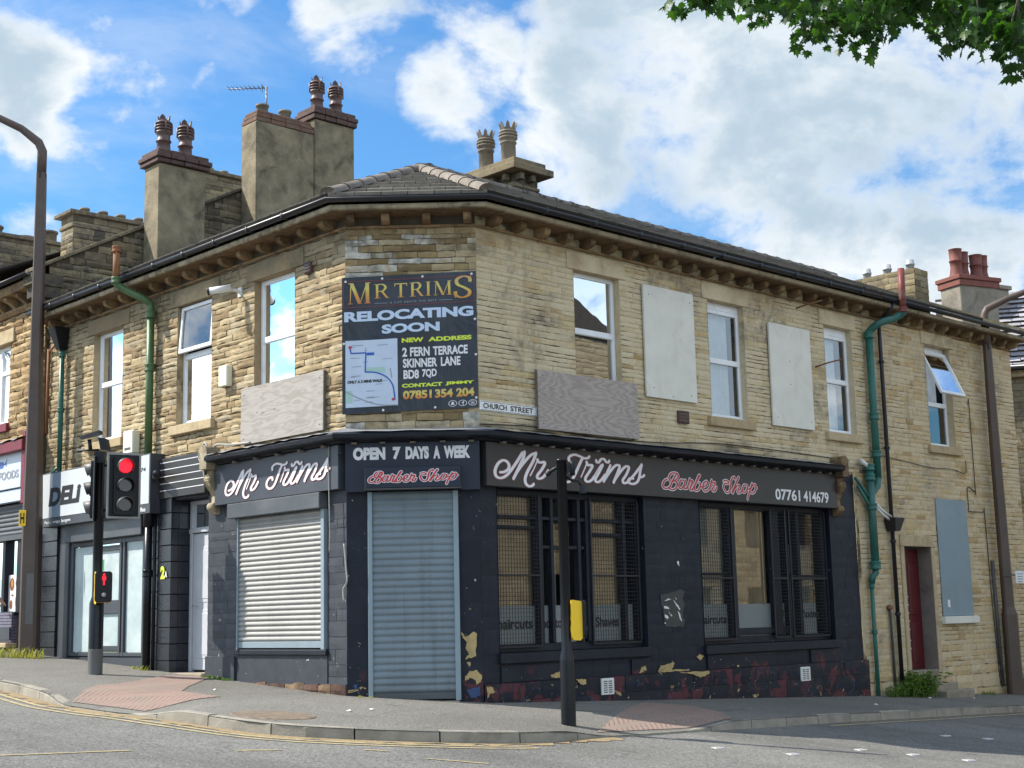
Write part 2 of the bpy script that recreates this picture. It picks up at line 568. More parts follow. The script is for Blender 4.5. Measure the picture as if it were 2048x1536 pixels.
def paint_mat(name, base, lightbase, flakes, peel):
    t = NT(name)
    r, g, b = t.tint()
    c = t.mix(r, tuple(base), tuple(lightbase))
    c = t.mix(1.0, c, t.ramp(t.noise(5, 7, 0.62), [(0.25, (0.8,) * 3), (0.75, (1.25,) * 3)]), 'MULTIPLY')
    # greyish dust wash
    c = t.mix(t.math('MULTIPLY', t.step(t.noise(1.3, 7, 0.6, 0.4), 0.5, 0.75), 0.2), c, (0.045, 0.05, 0.065))
    if peel:
        z = t.zpos()
        low = t.step(z, 0.26, 0.5, 1.0, 0.0)
        k = t.noise(3.1, 8, 0.62, 0.8)
        k2 = t.noise(4.3, 8, 0.6, 0.6, stretch=(1.0, 1.3, 1.7))
        red = t.math('MULTIPLY', t.step(t.math('ADD', k, t.math('MULTIPLY', g, 0.12)), 0.60, 0.66), low)
        c = t.mix(t.math('MULTIPLY', red, 0.8), c, t.mix(t.noise(11, 5), (0.06, 0.018, 0.024), (0.14, 0.034, 0.042)))
        blue = t.step(t.math('ADD', t.noise(4.6, 7, 0.65, 1.2), t.math('MULTIPLY', low, 0.06)), 0.70, 0.72)
        c = t.mix(blue, c, (0.035, 0.085, 0.22))
        yel = t.step(t.math('ADD', k2, t.math('MULTIPLY', low, 0.05)), 0.70, 0.715)
        c = t.mix(t.math('MULTIPLY', yel, peel[2]), c, t.mix(t.noise(14, 5), (0.36, 0.24, 0.09), (0.48, 0.35, 0.16)))
    spots = t.step(t.noise(17, 3, 0.5, 0.6), flakes, flakes + 0.03)
    c = t.mix(spots, c, (0.36, 0.34, 0.30))
    return t.fin(c, t.math('ADD', 0.36, t.math('MULTIPLY', t.noise(8, 4), 0.3)), t.noise(38, 5, 0.6), 0.28, 0.012, 0, 0.26)


M['paint'] = paint_mat('navy_black_masonry_paint', (0.0075, 0.0105, 0.019), (0.012, 0.0155, 0.026), 0.735, None)
M['paint_plinth'] = paint_mat('peeling_plinth_paint', (0.0075, 0.01, 0.018), (0.012, 0.015, 0.024), 0.715, (-0.35, 0.75, 1.0))
M['paint_grey'] = paint_mat('charcoal_masonry_paint', (0.036, 0.039, 0.048), (0.05, 0.054, 0.064), 0.715, None)
M['paint_sill'] = paint_mat('black_joinery_paint', (0.009, 0.011, 0.017), (0.014, 0.016, 0.023), 0.74, None)
M['sign_dark'] = plain('charcoal_sign_panel', (0.032, 0.030, 0.029), 0.42, 0.16, 2.5, 0, dirt=((0.055, 0.05, 0.045), 0.5))
M['sign_slate'] = plain('slate_sign_panel', (0.048, 0.054, 0.066), 0.42, 0.16, 2.5, 0, dirt=((0.075, 0.08, 0.085), 0.5))
M['sign_navy'] = plain('navy_sign_panel', (0.010, 0.013, 0.028), 0.4, 0.15, 3)
M['letter_white'] = plain('white_sign_lettering', (0.72, 0.70, 0.71), 0.45, 0.08, 9)
M['letter_rim'] = plain('pink_letter_edge', (0.22, 0.04, 0.045), 0.45, 0.1, 9)
M['letter_red'] = plain('red_sign_lettering', (0.48, 0.035, 0.04), 0.4, 0.12, 6)
M['letter_black'] = plain('black_sign_lettering', (0.012, 0.012, 0.013), 0.5, 0.1, 6)
M['letter_lime'] = plain('lime_yellow_print', (0.62, 0.72, 0.06), 0.5, 0.05, 6)
M['letter_blue'] = plain('pale_blue_print', (0.50, 0.60, 0.74), 0.5, 0.05, 6)
M['letter_grey'] = plain('grey_print', (0.25, 0.26, 0.29), 0.5, 0.05, 6)
M['map_blue'] = plain('map_route_blue', (0.02, 0.10, 0.42), 0.5, 0.05, 6)
M['map_base'] = plain('map_paper_print', (0.50, 0.57, 0.68), 0.45, 0.08, 3)
M['map_green'] = plain('map_green_print', (0.36, 0.52, 0.46), 0.5, 0.05, 6)


def gold():
    t = NT('gold_gradient_print')
    sp = t.n('ShaderNodeSeparateXYZ')
    t.ln(t.tc.outputs['Generated'], sp.inputs[0])
    c = t.ramp(sp.outputs[2], [(0.0, (0.50, 0.15, 0.05)), (0.35, (0.62, 0.32, 0.06)), (0.6, (0.60, 0.52, 0.12)), (1.0, (0.55, 0.30, 0.14))])
    return t.fin(c, 0.45)


M['gold'] = gold()


def vinyl():
    t = NT('black_vinyl_banner')
    c = t.mix(t.step(t.noise(1.4, 4, 0.5), 0.35, 0.7), (0.012, 0.015, 0.022), (0.022, 0.028, 0.042))
    return t.fin(c, 0.36, t.noise(2.6, 4, 0.5, 0.6, stretch=(1.6, 1, 0.8)), 0.55, 0.05, 0, 0.5)


M['vinyl'] = vinyl()
M['pvc'] = plain('white_window_plastic', (0.74, 0.75, 0.76), 0.35, 0.06, 5, dirt=((0.5, 0.48, 0.44), 0.4))
M['pvc_shade'] = plain('white_door_plastic', (0.50, 0.51, 0.54), 0.32, 0.06, 5)
M['white_board'] = plain('cream_painted_board', (0.66, 0.635, 0.56), 0.65, 0.10, 2.5, 0.15, dirt=((0.46, 0.41, 0.32), 0.6))
M['blue_board'] = plain('blue_grey_painted_board', (0.20, 0.265, 0.295), 0.6, 0.08, 2.5, 0.1, dirt=((0.28, 0.33, 0.35), 0.5))


def plywood(name, a, b, axis):
    t = NT(name)
    n = t.noise(1.7, 3, 0.5, 1.8, stretch=axis)
    w = t.n('ShaderNodeTexWave', wave_type='RINGS', rings_direction='Z')
    mp = t.n('ShaderNodeMapping')
    mp.inputs['Scale'].default_value = axis
    t.ln(t.tc.outputs['Object'], mp.inputs[0])
    wob = t.n('ShaderNodeTexNoise')
    wob.inputs['Scale'].default_value = 1.3
    wob.inputs['Detail'].default_value = 3
    t.ln(mp.outputs[0], wob.inputs['Vector'])
    wad = t.n('ShaderNodeVectorMath', operation='MULTIPLY_ADD')
    t.ln(wob.outputs['Color'], wad.inputs[0])
    wad.inputs[1].default_value = (1.6, 1.6, 2.2)
    t.ln(mp.outputs[0], wad.inputs[2])
    t.ln(wad.outputs[0], w.inputs['Vector'])
    w.inputs['Scale'].default_value = 2.2
    w.inputs['Distortion'].default_value = 2.0
    w.inputs['Detail'].default_value = 4
    w.inputs['Detail Scale'].default_value = 0.9
    g = t.math('ADD', t.math('MULTIPLY', w.outputs['Fac'], 0.38), t.math('MULTIPLY', t.noise(9, 7, 0.7, 0.5, stretch=axis), 0.7))
    c = t.ramp(g, [(0.2, a), (0.5, tuple((x + y) / 2 for x, y in zip(a, b))), (0.9, b)])
    c = t.mix(t.math('MULTIPLY', t.step(t.noise(1.5, 6, 0.6), 0.5, 0.75), 0.35), c, tuple(x * 0.6 for x in a))
    return t.fin(c, 0.85, g, 0.25, 0.01, 0, 0.2)


M['ply_lit'] = plywood('silvered_plywood', (0.26, 0.235, 0.21), (0.37, 0.345, 0.315), (0.55, 0.55, 2.6))
M['ply_pink'] = plywood('pinkish_grey_plywood', (0.27, 0.225, 0.20), (0.43, 0.375, 0.335), (0.55, 0.55, 3.0))
M['timber_edge'] = plain('weathered_timber_edge', (0.17, 0.14, 0.115), 0.9, 0.25, 12, 0.3)
M['shutter_pale'] = plain('galvanised_shutter_steel', (0.36, 0.35, 0.325), 0.42, 0.1, 3, 0, 0.25, 0.5, dirt=((0.25, 0.235, 0.215), 0.5))
M['shutter_blue'] = plain('blue_grey_shutter_steel', (0.21, 0.25, 0.275), 0.42, 0.1, 3, 0, 0.15, 0.5, dirt=((0.13, 0.14, 0.15), 0.4))
def shutter_mat(name, base, dirt):
    t = NT(name)
    c = t.mix(1.0, tuple(base), t.ramp(t.noise(2.5, 5, 0.6), [(0.25, (0.86,) * 3), (0.75, (1.12,) * 3)]), 'MULTIPLY')
    st = t.step(t.noise(2.4, 6, 0.65, 0.3, stretch=(3.5, 3.5, 0.22)), 0.5, 0.72)
    c = t.mix(t.math('MULTIPLY', st, 0.5), c, tuple(dirt))
    sc_ = t.step(t.noise(9, 4, 0.6, 0.2, stretch=(0.4, 0.4, 7)), 0.66, 0.72)
    c = t.mix(t.math('MULTIPLY', sc_, 0.35), c, tuple(x * 0.6 for x in dirt))
    low = t.step(t.math('ADD', t.zpos(), t.math('MULTIPLY', t.noise(3, 5, 0.6), 0.8)), 0.95, 0.45)
    c = t.mix(t.math('MULTIPLY', low, 0.4), c, tuple(dirt))
    return t.fin(c, t.math('ADD', 0.38, t.math('MULTIPLY', t.noise(6, 5), 0.3)), t.noise(3.5, 3, 0.5), 0.25, 0.02, 0, 0.45)


M['shutter_pale'] = shutter_mat('galvanised_shutter_steel', (0.27, 0.265, 0.25), (0.17, 0.16, 0.145))
M['shutter_blue'] = shutter_mat('blue_grey_shutter_steel', (0.155, 0.195, 0.22), (0.09, 0.10, 0.105))
M['steel_guide'] = plain('pale_blue_grey_steel', (0.22, 0.275, 0.31), 0.45, 0.1, 4, 0, 0.1)
M['shutter_dark'] = plain('dark_grey_shutter_steel', (0.08, 0.085, 0.09), 0.45, 0.15, 4, 0, 0.2)
M['box_grey'] = plain('slate_grey_steel_box', (0.075, 0.083, 0.092), 0.4, 0.12, 3, 0, 0.1, dirt=((0.17, 0.17, 0.17), 0.4))


def glass(name, tintcol, refl, dark=0.0, rough=0.01):
    t = NT(name)
    t.t.nodes.remove(t.b)
    out = t.t.nodes['Material Output']
    tr = t.n('ShaderNodeBsdfTransparent')
    tr.inputs[0].default_value = (*tintcol, 1)
    gl = t.n('ShaderNodeBsdfGlossy')
    gl.inputs['Roughness'].default_value = rough
    gl.inputs['Color'].default_value = (0.95, 0.97, 1, 1)
    fr = t.n('ShaderNodeFresnel')
    fr.inputs[0].default_value = 1.5
    f = t.math('ADD', t.math('MULTIPLY', fr.outputs[0], 1.5), refl, True)
    mx = t.n('ShaderNodeMixShader')
    t.ln(f, mx.inputs[0])
    t.ln(tr.outputs[0], mx.inputs[1])
    t.ln(gl.outputs[0], mx.inputs[2])
    # faintly wavy old panes
    bp = t.n('ShaderNodeBump')
    bp.inputs['Strength'].default_value = 0.03
    bp.inputs['Distance'].default_value = 0.02
    t.ln(t.noise(1.8, 2, 0.5), bp.inputs['Height'])
    t.ln(bp.outputs[0], gl.inputs['Normal'])
    t.ln(mx.outputs[0], out.inputs[0])
    return t.m


M['glass'] = glass('window_glass', (0.90, 0.93, 0.93), 0.07)
M['glass_mirror'] = glass('reflecting_window_glass', (0.5, 0.52, 0.55), 0.55)
M['glass_shop'] = glass('grimy_shop_glass', (0.80, 0.82, 0.80), 0.05)
M['frost'] = plain('frosted_window_film', (0.165, 0.182, 0.178), 0.5, 0.08, 3)
M['paper'] = plain('white_paper_on_glass', (0.40, 0.47, 0.47), 0.45, 0.16, 3.0, 0.5, dirt=((0.55, 0.60, 0.59), 0.8), bscale=9)
M['curtain'] = plain('net_curtain', (0.58, 0.61, 0.64), 0.8, 0.12, 6, 0.2)
M['blind'] = plain('closed_white_blind', (0.80, 0.80, 0.80), 0.7, 0.05, 6)
M['reflect_brown'] = plain('brown_reflection', (0.46, 0.355, 0.24), 0.8, 0.25, 2.2, 0.2, dirt=((0.34, 0.28, 0.20), 0.8))  # brown of the street mirrored in shop glass, put into the colour
M['reflect_grey'] = plain('grey_reflection', (0.40, 0.375, 0.32), 0.8, 0.2, 2.2, 0.2, dirt=((0.24, 0.245, 0.235), 0.8))  # grey counterpart, also coloured as a reflection
M['dark_room'] = plain('unlit_room', (0.03, 0.033, 0.037), 0.9, 0.2, 2)
M['mesh_steel'] = plain('black_security_mesh', (0.012, 0.013, 0.018), 0.5, 0.2, 5)
M['pipe_green'] = plain('green_painted_iron', (0.025, 0.125, 0.10), 0.45, 0.3, 4, 0.15, dirt=((0.045, 0.07, 0.06), 0.8))
M['pipe_olive'] = plain('olive_green_painted_iron', (0.065, 0.125, 0.05), 0.42, 0.22, 4, 0.15, dirt=((0.10, 0.13, 0.07), 0.5))
M['pipe_red'] = plain('red_primed_iron', (0.17, 0.035, 0.03), 0.55, 0.25, 5, 0.2, dirt=((0.30, 0.18, 0.15), 0.7))
M['pipe_rust'] = plain('rusty_pipe', (0.20, 0.085, 0.035), 0.8, 0.3, 9, 0.3)
M['lamp_brown'] = plain('brown_painted_steel_column', (0.085, 0.058, 0.046), 0.5, 0.18, 3, 0.12, dirt=((0.13, 0.10, 0.085), 0.5))
M['lamp_plate'] = plain('grey_steel_plate', (0.11, 0.105, 0.10), 0.5, 0.15, 4)
M['yellow'] = plain('yellow_plastic', (0.80, 0.50, 0.015), 0.35, 0.05, 5)
M['yellow_worn'] = plain('worn_yellow_paint', (0.36, 0.29, 0.155), 0.85, 0.3, 14, 0.3, dirt=((0.18, 0.172, 0.155), 1.0))
M['signal_black'] = plain('matt_black_signal_case', (0.006, 0.0065, 0.009), 0.55, 0.2, 5)
M['signal_edge'] = plain('white_signal_border', (0.27, 0.27, 0.265), 0.5, 0.15, 7)
M['lens_dark'] = plain('unlit_signal_lens', (0.035, 0.032, 0.028), 0.15, 0.3, 30, spec=0.6)
M['visor'] = plain('grey_signal_visor', (0.075, 0.072, 0.07), 0.5, 0.2, 6)


def emit(name, col, st):
    t = NT(name)
    t.fin((col[0] * 0.4, col[1] * 0.4, col[2] * 0.4), 0.3)
    v = t.n('ShaderNodeTexVoronoi')
    v.inputs['Scale'].default_value = 60
    t.ln(t.tc.outputs['Object'], v.inputs['Vector'])
    t.ln(t.mix(t.step(v.outputs['Distance'], 0.2, 0.6), tuple(col), tuple(x * 0.45 for x in col)), t.b.inputs['Emission Color'])
    t.b.inputs['Emission Strength'].default_value = st
    return t.m


M['red_light'] = emit('lit_red_signal', (1.0, 0.01, 0.03), 1.25)
M['alarm'] = plain('cream_alarm_case', (0.72, 0.70, 0.55), 0.45, 0.06, 5)
M['white_plastic'] = plain('off_white_plastic', (0.66, 0.66, 0.63), 0.45, 0.1, 5, dirt=((0.45, 0.44, 0.4), 0.5))
M['cable'] = plain('grey_cable', (0.30, 0.29, 0.26), 0.6, 0.2, 8)
M['cable_black'] = plain('black_cable', (0.015, 0.015, 0.016), 0.5, 0.2, 8)
M['brown_vent'] = plain('brown_plastic_vent', (0.10, 0.055, 0.045), 0.5, 0.15, 5)
M['door_red'] = plain('dark_red_door_paint', (0.085, 0.009, 0.014), 0.35, 0.2, 5, dirt=((0.08, 0.01, 0.012), 0.6))
M['jamb'] = plain('grimy_painted_jamb', (0.21, 0.17, 0.14), 0.8, 0.25, 3, 0.2, dirt=((0.09, 0.065, 0.055), 0.7))
M['ceramic'] = plain('black_glazed_tile', (0.018, 0.02, 0.026), 0.22, 0.25, 7, 0.35, dirt=((0.035, 0.036, 0.04), 0.6), bscale=22)
M['tile_strip'] = plain('mauve_brick_slip', (0.16, 0.145, 0.20), 0.4, 0.3, 14, 0.2)
M['deli_white'] = plain('white_sign_face', (0.50, 0.52, 0.53), 0.35, 0.05, 2)
M['deli_grey'] = plain('grey_sign_stripe', (0.16, 0.21, 0.27), 0.35, 0.05, 2)
M['deli_dark'] = plain('dark_grey_sign_strip', (0.05, 0.055, 0.065), 0.4, 0.1, 3)
M['foods_white'] = plain('faded_white_sign_face', (0.50, 0.545, 0.60), 0.4, 0.06, 2)
M['foods_blue'] = plain('royal_blue_sign_panel', (0.045, 0.10, 0.36), 0.4, 0.1, 3)
M['maroon'] = plain('maroon_painted_timber', (0.17, 0.02, 0.03), 0.5, 0.25, 5, 0.2, dirt=((0.08, 0.012, 0.018), 0.5))
M['poster'] = plain('white_poster_paper', (0.74, 0.74, 0.73), 0.5, 0.04, 4)
M['food_brown'] = plain('brown_food_print', (0.20, 0.075, 0.04), 0.5, 0.5, 40)
M['food_gold'] = plain('golden_food_print', (0.50, 0.25, 0.07), 0.5, 0.4, 40)
M['orange'] = plain('orange_notice', (0.75, 0.17, 0.02), 0.5, 0.05, 5)
M['green_notice'] = plain('green_notice', (0.05, 0.30, 0.09), 0.5, 0.05, 5)


def asphalt(name, a, b, fine=55, cracks=0.0, polish=False):
    t = NT(name)
    n = t.noise(fine, 3, 0.7)
    grit = t.noise(fine * 0.45, 4, 0.75)
    big = t.noise(0.35, 7, 0.65, 0.8)
    c = t.ramp(t.math('ADD', t.math('MULTIPLY', n, 0.5), t.math('MULTIPLY', grit, 0.5)), [(0.36, a), (0.50, tuple((x + y) / 2 for x, y in zip(a, b))), (0.64, b)])
    c = t.mix(1.0, c, t.ramp(big, [(0.3, (0.80,) * 3), (0.7, (1.16,) * 3)]), 'MULTIPLY')
    sp = t.n('ShaderNodeTexVoronoi')
    sp.inputs['Scale'].default_value = 26
    t.ln(t.tc.outputs['Object'], sp.inputs['Vector'])
    c = t.mix(t.math('MULTIPLY', t.step(sp.outputs['Distance'], 0.0, 0.22, 1, 0), 0.6), c, tuple(min(1, x * 1.5) for x in b))
    c = t.mix(t.math('MULTIPLY', t.step(t.noise(1.7, 8, 0.72, 1.0), 0.56, 0.70), 0.45), c, tuple(x * 0.6 for x in a))
    c = t.mix(t.math('MULTIPLY', t.step(t.noise(5.5, 5, 0.6, 0.6), 0.66, 0.70), 0.5), c, tuple(x * 0.5 for x in a))
    if polish:      # wheel tracks polished along the street, and a dark seam
        sx = t.n('ShaderNodeMapping')
        sx.inputs['Rotation'].default_value = (0, 0, R_(42))
        t.ln(t.tc.outputs['Object'], sx.inputs[0])
        w = t.noise(0.55, 5, 0.6, 0.2, vec=sx.outputs[0], stretch=(0.12, 1.6, 1))
        c = t.mix(t.math('MULTIPLY', t.step(w, 0.45, 0.65), 0.3), c, tuple(x * 0.75 for x in a))
    if cracks:
        cr = t.n('ShaderNodeTexVoronoi', feature='DISTANCE_TO_EDGE')
        cr.inputs['Scale'].default_value = 0.42
        mp = t.n('ShaderNodeVectorMath', operation='ADD')
        t.ln(t.tc.outputs['Object'], mp.inputs[0])
        nz = t.n('ShaderNodeTexNoise')
        nz.inputs['Scale'].default_value = 1.6
        nz.inputs['Detail'].default_value = 6
        t.ln(t.tc.outputs['Object'], nz.inputs['Vector'])
        t.ln(nz.outputs['Color'], mp.inputs[1])
        t.ln(mp.outputs[0], cr.inputs['Vector'])
        ck = t.math('MULTIPLY', t.step(cr.outputs['Distance'], 0.001, 0.007, cracks * 0.6, 0.0), t.step(t.noise(0.8, 4, 0.6), 0.48, 0.6))
        c = t.mix(ck, c, tuple(x * 0.4 for x in a))
    return t.fin(c, 0.9, t.math('ADD', n, t.math('ADD', grit, t.math('MULTIPLY', sp.outputs['Distance'], 0.6))), 0.7, 0.015, 0, 0.25)


M['road'] = asphalt('road_asphalt', (0.075, 0.073, 0.068), (0.245, 0.238, 0.22), 42, 0.9, True)
M['pavement'] = asphalt('pavement_asphalt', (0.095, 0.09, 0.08), (0.235, 0.225, 0.20), 55, 0.8)
M['kerb'] = plain('worn_gritstone_kerb', (0.27, 0.245, 0.20), 0.9, 0.25, 5, 0.6, dirt=((0.15, 0.135, 0.11), 0.6))


def tactile(name, a, b):
    t = NT(name)
    c = t.mix(t.noise(9, 6, 0.65), tuple(a), tuple(b))
    br = t.n('ShaderNodeTexVoronoi')
    br.inputs['Scale'].default_value = 15
    br.inputs['Randomness'].default_value = 0.0
    t.ln(t.tc.outputs['Object'], br.inputs['Vector'])
    dots = t.step(br.outputs['Distance'], 0.28, 0.42, 1, 0)
    c = t.mix(t.math('MULTIPLY', dots, 0.35), c, tuple(x * 1.5 for x in b))
    c = t.mix(t.math('MULTIPLY', t.step(t.noise(1.7, 7, 0.65), 0.42, 0.68), 0.7), c, (0.20, 0.175, 0.15))
    return t.fin(c, 0.9, dots, 0.9, 0.02, 0, 0.2)


M['tactile'] = tactile('pink_tactile_slab', (0.225, 0.15, 0.125), (0.29, 0.21, 0.175))
M['cover'] = plain('rusty_iron_cover', (0.15, 0.115, 0.085), 0.85, 0.45, 14, 0.8, dirt=((0.26, 0.195, 0.11), 0.8))
M['debris'] = plain('dry_gutter_grit', (0.25, 0.185, 0.10), 1.0, 0.35, 20, 0.6)
M['litter'] = plain('white_litter', (0.66, 0.65, 0.62), 0.6, 0.1, 9)
M['stud'] = plain('worn_steel_stud', (0.48, 0.48, 0.47), 0.4, 0.15, 9, metal=0.3)


def leafmat(name, a, b, trans):
    t = NT(name)
    r, g, bb = t.tint()
    c = t.mix(r, tuple(a), tuple(b))
    t.fin(c, 0.45, None, spec=0.4)
    tr = t.n('ShaderNodeBsdfTranslucent')
    t.ln(t.mix(1.0, c, (1.6, 1.9, 0.6), 'MULTIPLY'), tr.inputs[0])
    mx = t.n('ShaderNodeMixShader')
    mx.inputs[0].default_value = trans
    t.ln(t.b.outputs[0], mx.inputs[1])
    t.ln(tr.outputs[0], mx.inputs[2])
    t.ln(mx.outputs[0], t.t.nodes['Material Output'].inputs[0])
    return t.m


M['leaf'] = leafmat('maple_leaf', (0.014, 0.042, 0.009), (0.045, 0.105, 0.016), 0.42)
M['weed'] = leafmat('weed_leaf', (0.06, 0.12, 0.02), (0.14, 0.22, 0.04), 0.3)
M['dry_grass'] = leafmat('yellow_grass_blade', (0.26, 0.25, 0.06), (0.34, 0.30, 0.10), 0.3)
M['bark'] = plain('grey_brown_bark', (0.06, 0.048, 0.036), 0.9, 0.3, 8, 0.6)
M['skin'] = plain('light_skin', (0.50, 0.30, 0.22), 0.55, 0.05, 8)
M['coat'] = plain('fawn_jacket_cloth', (0.20, 0.165, 0.125), 0.85, 0.15, 9, 0.2)
M['trouser'] = plain('dark_trouser_cloth', (0.03, 0.032, 0.04), 0.85, 0.15, 9, 0.2)
M['hair'] = plain('dark_brown_hair', (0.03, 0.02, 0.014), 0.6, 0.2, 20)
M['aerial'] = plain('dull_aluminium', (0.16, 0.16, 0.17), 0.45, 0.1, 5, metal=0.5)
M['galv'] = plain('galvanised_flue', (0.42, 0.43, 0.44), 0.45, 0.15, 6, metal=0.4)
M['brick_step'] = plain('worn_sandstone_step', (0.27, 0.23, 0.17), 0.9, 0.25, 4, 0.4, dirt=((0.12, 0.10, 0.08), 0.7))


# ------------------------------------------------------------------ stonework
def split_rows(z0, z1, brk, h, rng):
    zs = sorted({z0, z1, *[b for b in brk if z0 < b < z1]})
    rows = []
    for a, b in zip(zs, zs[1:]):
        n = max(1, round((b - a) / h))
        w = [rng.uniform(0.72, 1.3) for _ in range(n)]
        t = sum(w)
        z = a
        for x in w:
            rows.append((z, z + x / t * (b - a)))
            z += x / t * (b - a)
    return rows


def stone_wall(mb, F, u0, u1, z0, z1, ops=(), h=0.11, lens=(0.18, 0.55), relief=0.022, jit=0.006, gap=0.010, base=0.0, mi=0, clip=None, bulge=0.3, rng=None, col=0.13, ends=0.55, vg=0.6):
    rng = rng or mb.rng
    brk = [z for o in ops for z in (o[2], o[3])]
    for a, b in split_rows(z0, z1, brk, h, rng):
        free = [(u0, u1)]
        for o in ops:
            if min(b, o[3]) - max(a, o[2]) > 0.3 * (b - a):
                nf = []
                for s, e in free:
                    if o[1] <= s or o[0] >= e:
                        nf.append((s, e))
                    else:
                        if o[0] > s:
                            nf.append((s, o[0]))
                        if o[1] < e:
                            nf.append((o[1], e))
                free = nf
        for s, e in free:
            u = s
            while u < e - 0.01:
                L = rng.uniform(*lens)
                if e - u - L < lens[0] * 0.7:
                    L = e - u
                ua, ub = u, u + L
                u = ub
                if clip:
                    r = clip(ua, ub, a, b)
                    if r is None:
                        continue
                    ua, ub = r
                g = gap * 0.5
                n = max(1, round((ub - ua) / col))
                dep = base + relief * rng.uniform(0.45, 1.15)
                tl = rng.uniform(-0.3, 0.3) * relief
                pts, fc = [], []
                zb, zt = a + g, b - g
                m = (zb + zt) / 2
                for i in range(n + 1):
                    k = i / n
                    uu = ua + g * vg + (ub - ua - 2 * vg * g) * k
                    edge = ends if i in (0, n) else 1.0
                    jb, jt = rng.uniform(-jit, jit), rng.uniform(-jit, jit)
                    d = (dep - base) * edge + tl * (k - 0.5)
                    pts += [F(uu, base - 0.01, zb + jb), F(uu, base + max(0.002, d * rng.uniform(0.45, 0.8)), zb + jb),
                            F(uu, base + d * (1 + bulge * rng.uniform(0.0, 1.0)), m), F(uu, base + max(0.002, d * rng.uniform(0.7, 1.0)), zt + jt), F(uu, base - 0.01, zt + jt)]
                for i in range(n):
                    p, q = i * 5, i * 5 + 5
                    for x in range(4):
                        fc.append((p + x, q + x, q + x + 1, p + x + 1))
                fc.append((0, 1, 2, 3, 4))
                fc.append(tuple(n * 5 + x for x in (4, 3, 2, 1, 0)))
                mb.add(pts, fc, (rng.random(), rng.random(), rng.random()), mi)


def back_sheet(mb, F, u0, u1, z0, z1, ops, mi, off=0.0):
    us = sorted({u0, u1, *[x for o in ops for x in (o[0], o[1]) if u0 < x < u1]})
    zs = sorted({z0, z1, *[x for o in ops for x in (o[2], o[3]) if z0 < x < z1]})
    for a, b in zip(us, us[1:]):
        for c, d in zip(zs, zs[1:]):
            mu, mz = (a + b) / 2, (c + d) / 2
            if any(o[0] < mu < o[1] and o[2] < mz < o[3] for o in ops):
                continue
            mb.add([F(a, off, c), F(b, off, c), F(b, off, d), F(a, off, d)], [(0, 1, 2, 3)], None, mi)


def reveal(mb, F, o, depth, mi_stone, mi_dark, room=0.7, rng=None):
    u0, u1, z0, z1 = o[:4]
    rng = rng or mb.rng
    for pa, pb in (((u0, z0), (u0, z1)), ((u0, z1), (u1, z1)), ((u1, z1), (u1, z0)), ((u1, z0), (u0, z0))):
        mb.add([F(pa[0], 0.012, pa[1]), F(pb[0], 0.012, pb[1]), F(pb[0], -depth, pb[1]), F(pa[0], -depth, pa[1])], [(0, 1, 2, 3)], (rng.random(), rng.random(), 0), mi_stone)
    a, b = depth, depth + room
    P = [F(u0, -a, z0), F(u1, -a, z0), F(u1, -a, z1), F(u0, -a, z1), F(u0, -b, z0), F(u1, -b, z0), F(u1, -b, z1), F(u0, -b, z1)]
    mb.add(P, [(4, 5, 6, 7), (0, 1, 5, 4), (1, 2, 6, 5), (2, 3, 7, 6), (3, 0, 4, 7)], None, mi_dark)


# ------------------------------------------------------------------ lettering
def glyph_mesh(txt, bold=0.0, space=1.0):
    c = bpy.data.curves.new('lettering', 'FONT')
    c.body = txt
    c.size = 1
    c.offset = bold
    c.space_character = space
    c.resolution_u = 6
    o = bpy.data.objects.new('lettering', c)
    COL.objects.link(o)
    dg = bpy.context.evaluated_depsgraph_get()
    dg.update()
    me = bpy.data.meshes.new_from_object(o.evaluated_get(dg))
    V = [v.co.copy() for v in me.vertices]
    P = [list(p.vertices) for p in me.polygons]
    bpy.data.objects.remove(o)
    bpy.data.curves.remove(c)
    bpy.data.meshes.remove(me)
    return V, P


class Tx:
    """a writing plane: origin, reading direction, up, normal"""

    def __init__(s, O, x, up, n):
        s.O, s.x, s.up, s.n = Vector(O), Vector(x), Vector(up), Vector(n)

    def __call__(s, a, b, c=0.0):
        return s.O + s.x * a + s.up * b + s.n * c


Z = Vector((0, 0, 1))
TR = lambda off: Tx(FR(0, off, 0), FR.d, Z, FR.n)                 # a = u
TC = lambda off: Tx(FC(0, off, 0), FC.d, Z, FC.n)
TL = lambda off: Tx(FL(0, off, 0), -FL.d, Z, FL.n)                # a = -u


def text(mb, T, s, a0, a1, b0, b1, bold=0.0, rim=0.0, shear=0.0, c=0.004, space=1.0, mi=0, slope=0.0):
    """letters fitted to the box a0..a1 x b0..b1 on plane T; rim grows the outline"""
    V, P = glyph_mesh(s, bold, space)
    x0, x1 = min(v.x for v in V), max(v.x for v in V)
    y0, y1 = min(v.y for v in V), max(v.y for v in V)
    sx, sy = (a1 - a0) / (x1 - x0), (b1 - b0) / (y1 - y0)
    if rim:
        V, P = glyph_mesh(s, bold + rim, space)
    pts = []
    for v in V:
        y = (v.y - y0) * sy
        x = a0 + (v.x - x0) * sx
        pts.append(T(x + shear * y, b0 + y + slope * (x - a0), c))
    mb.add(pts, P, None, mi)


def crom(pts, n=7):
    if len(pts) < 3:
        return [tuple(p) for p in pts]
    P = [pts[0]] + list(pts) + [pts[-1]]
    out = []
    for i in range(1, len(P) - 2):
        p0, p1, p2, p3 = (Vector((*P[j], 0)) for j in (i - 1, i, i + 1, i + 2))
        for k in range(n):
            t = k / n
            q = 0.5 * ((2 * p1) + (-p0 + p2) * t + (2 * p0 - 5 * p1 + 4 * p2 - p3) * t * t + (-p0 + 3 * p1 - 3 * p2 + p3) * t ** 3)
            out.append((q.x, q.y))
    out.append(tuple(pts[-1]))
    return out


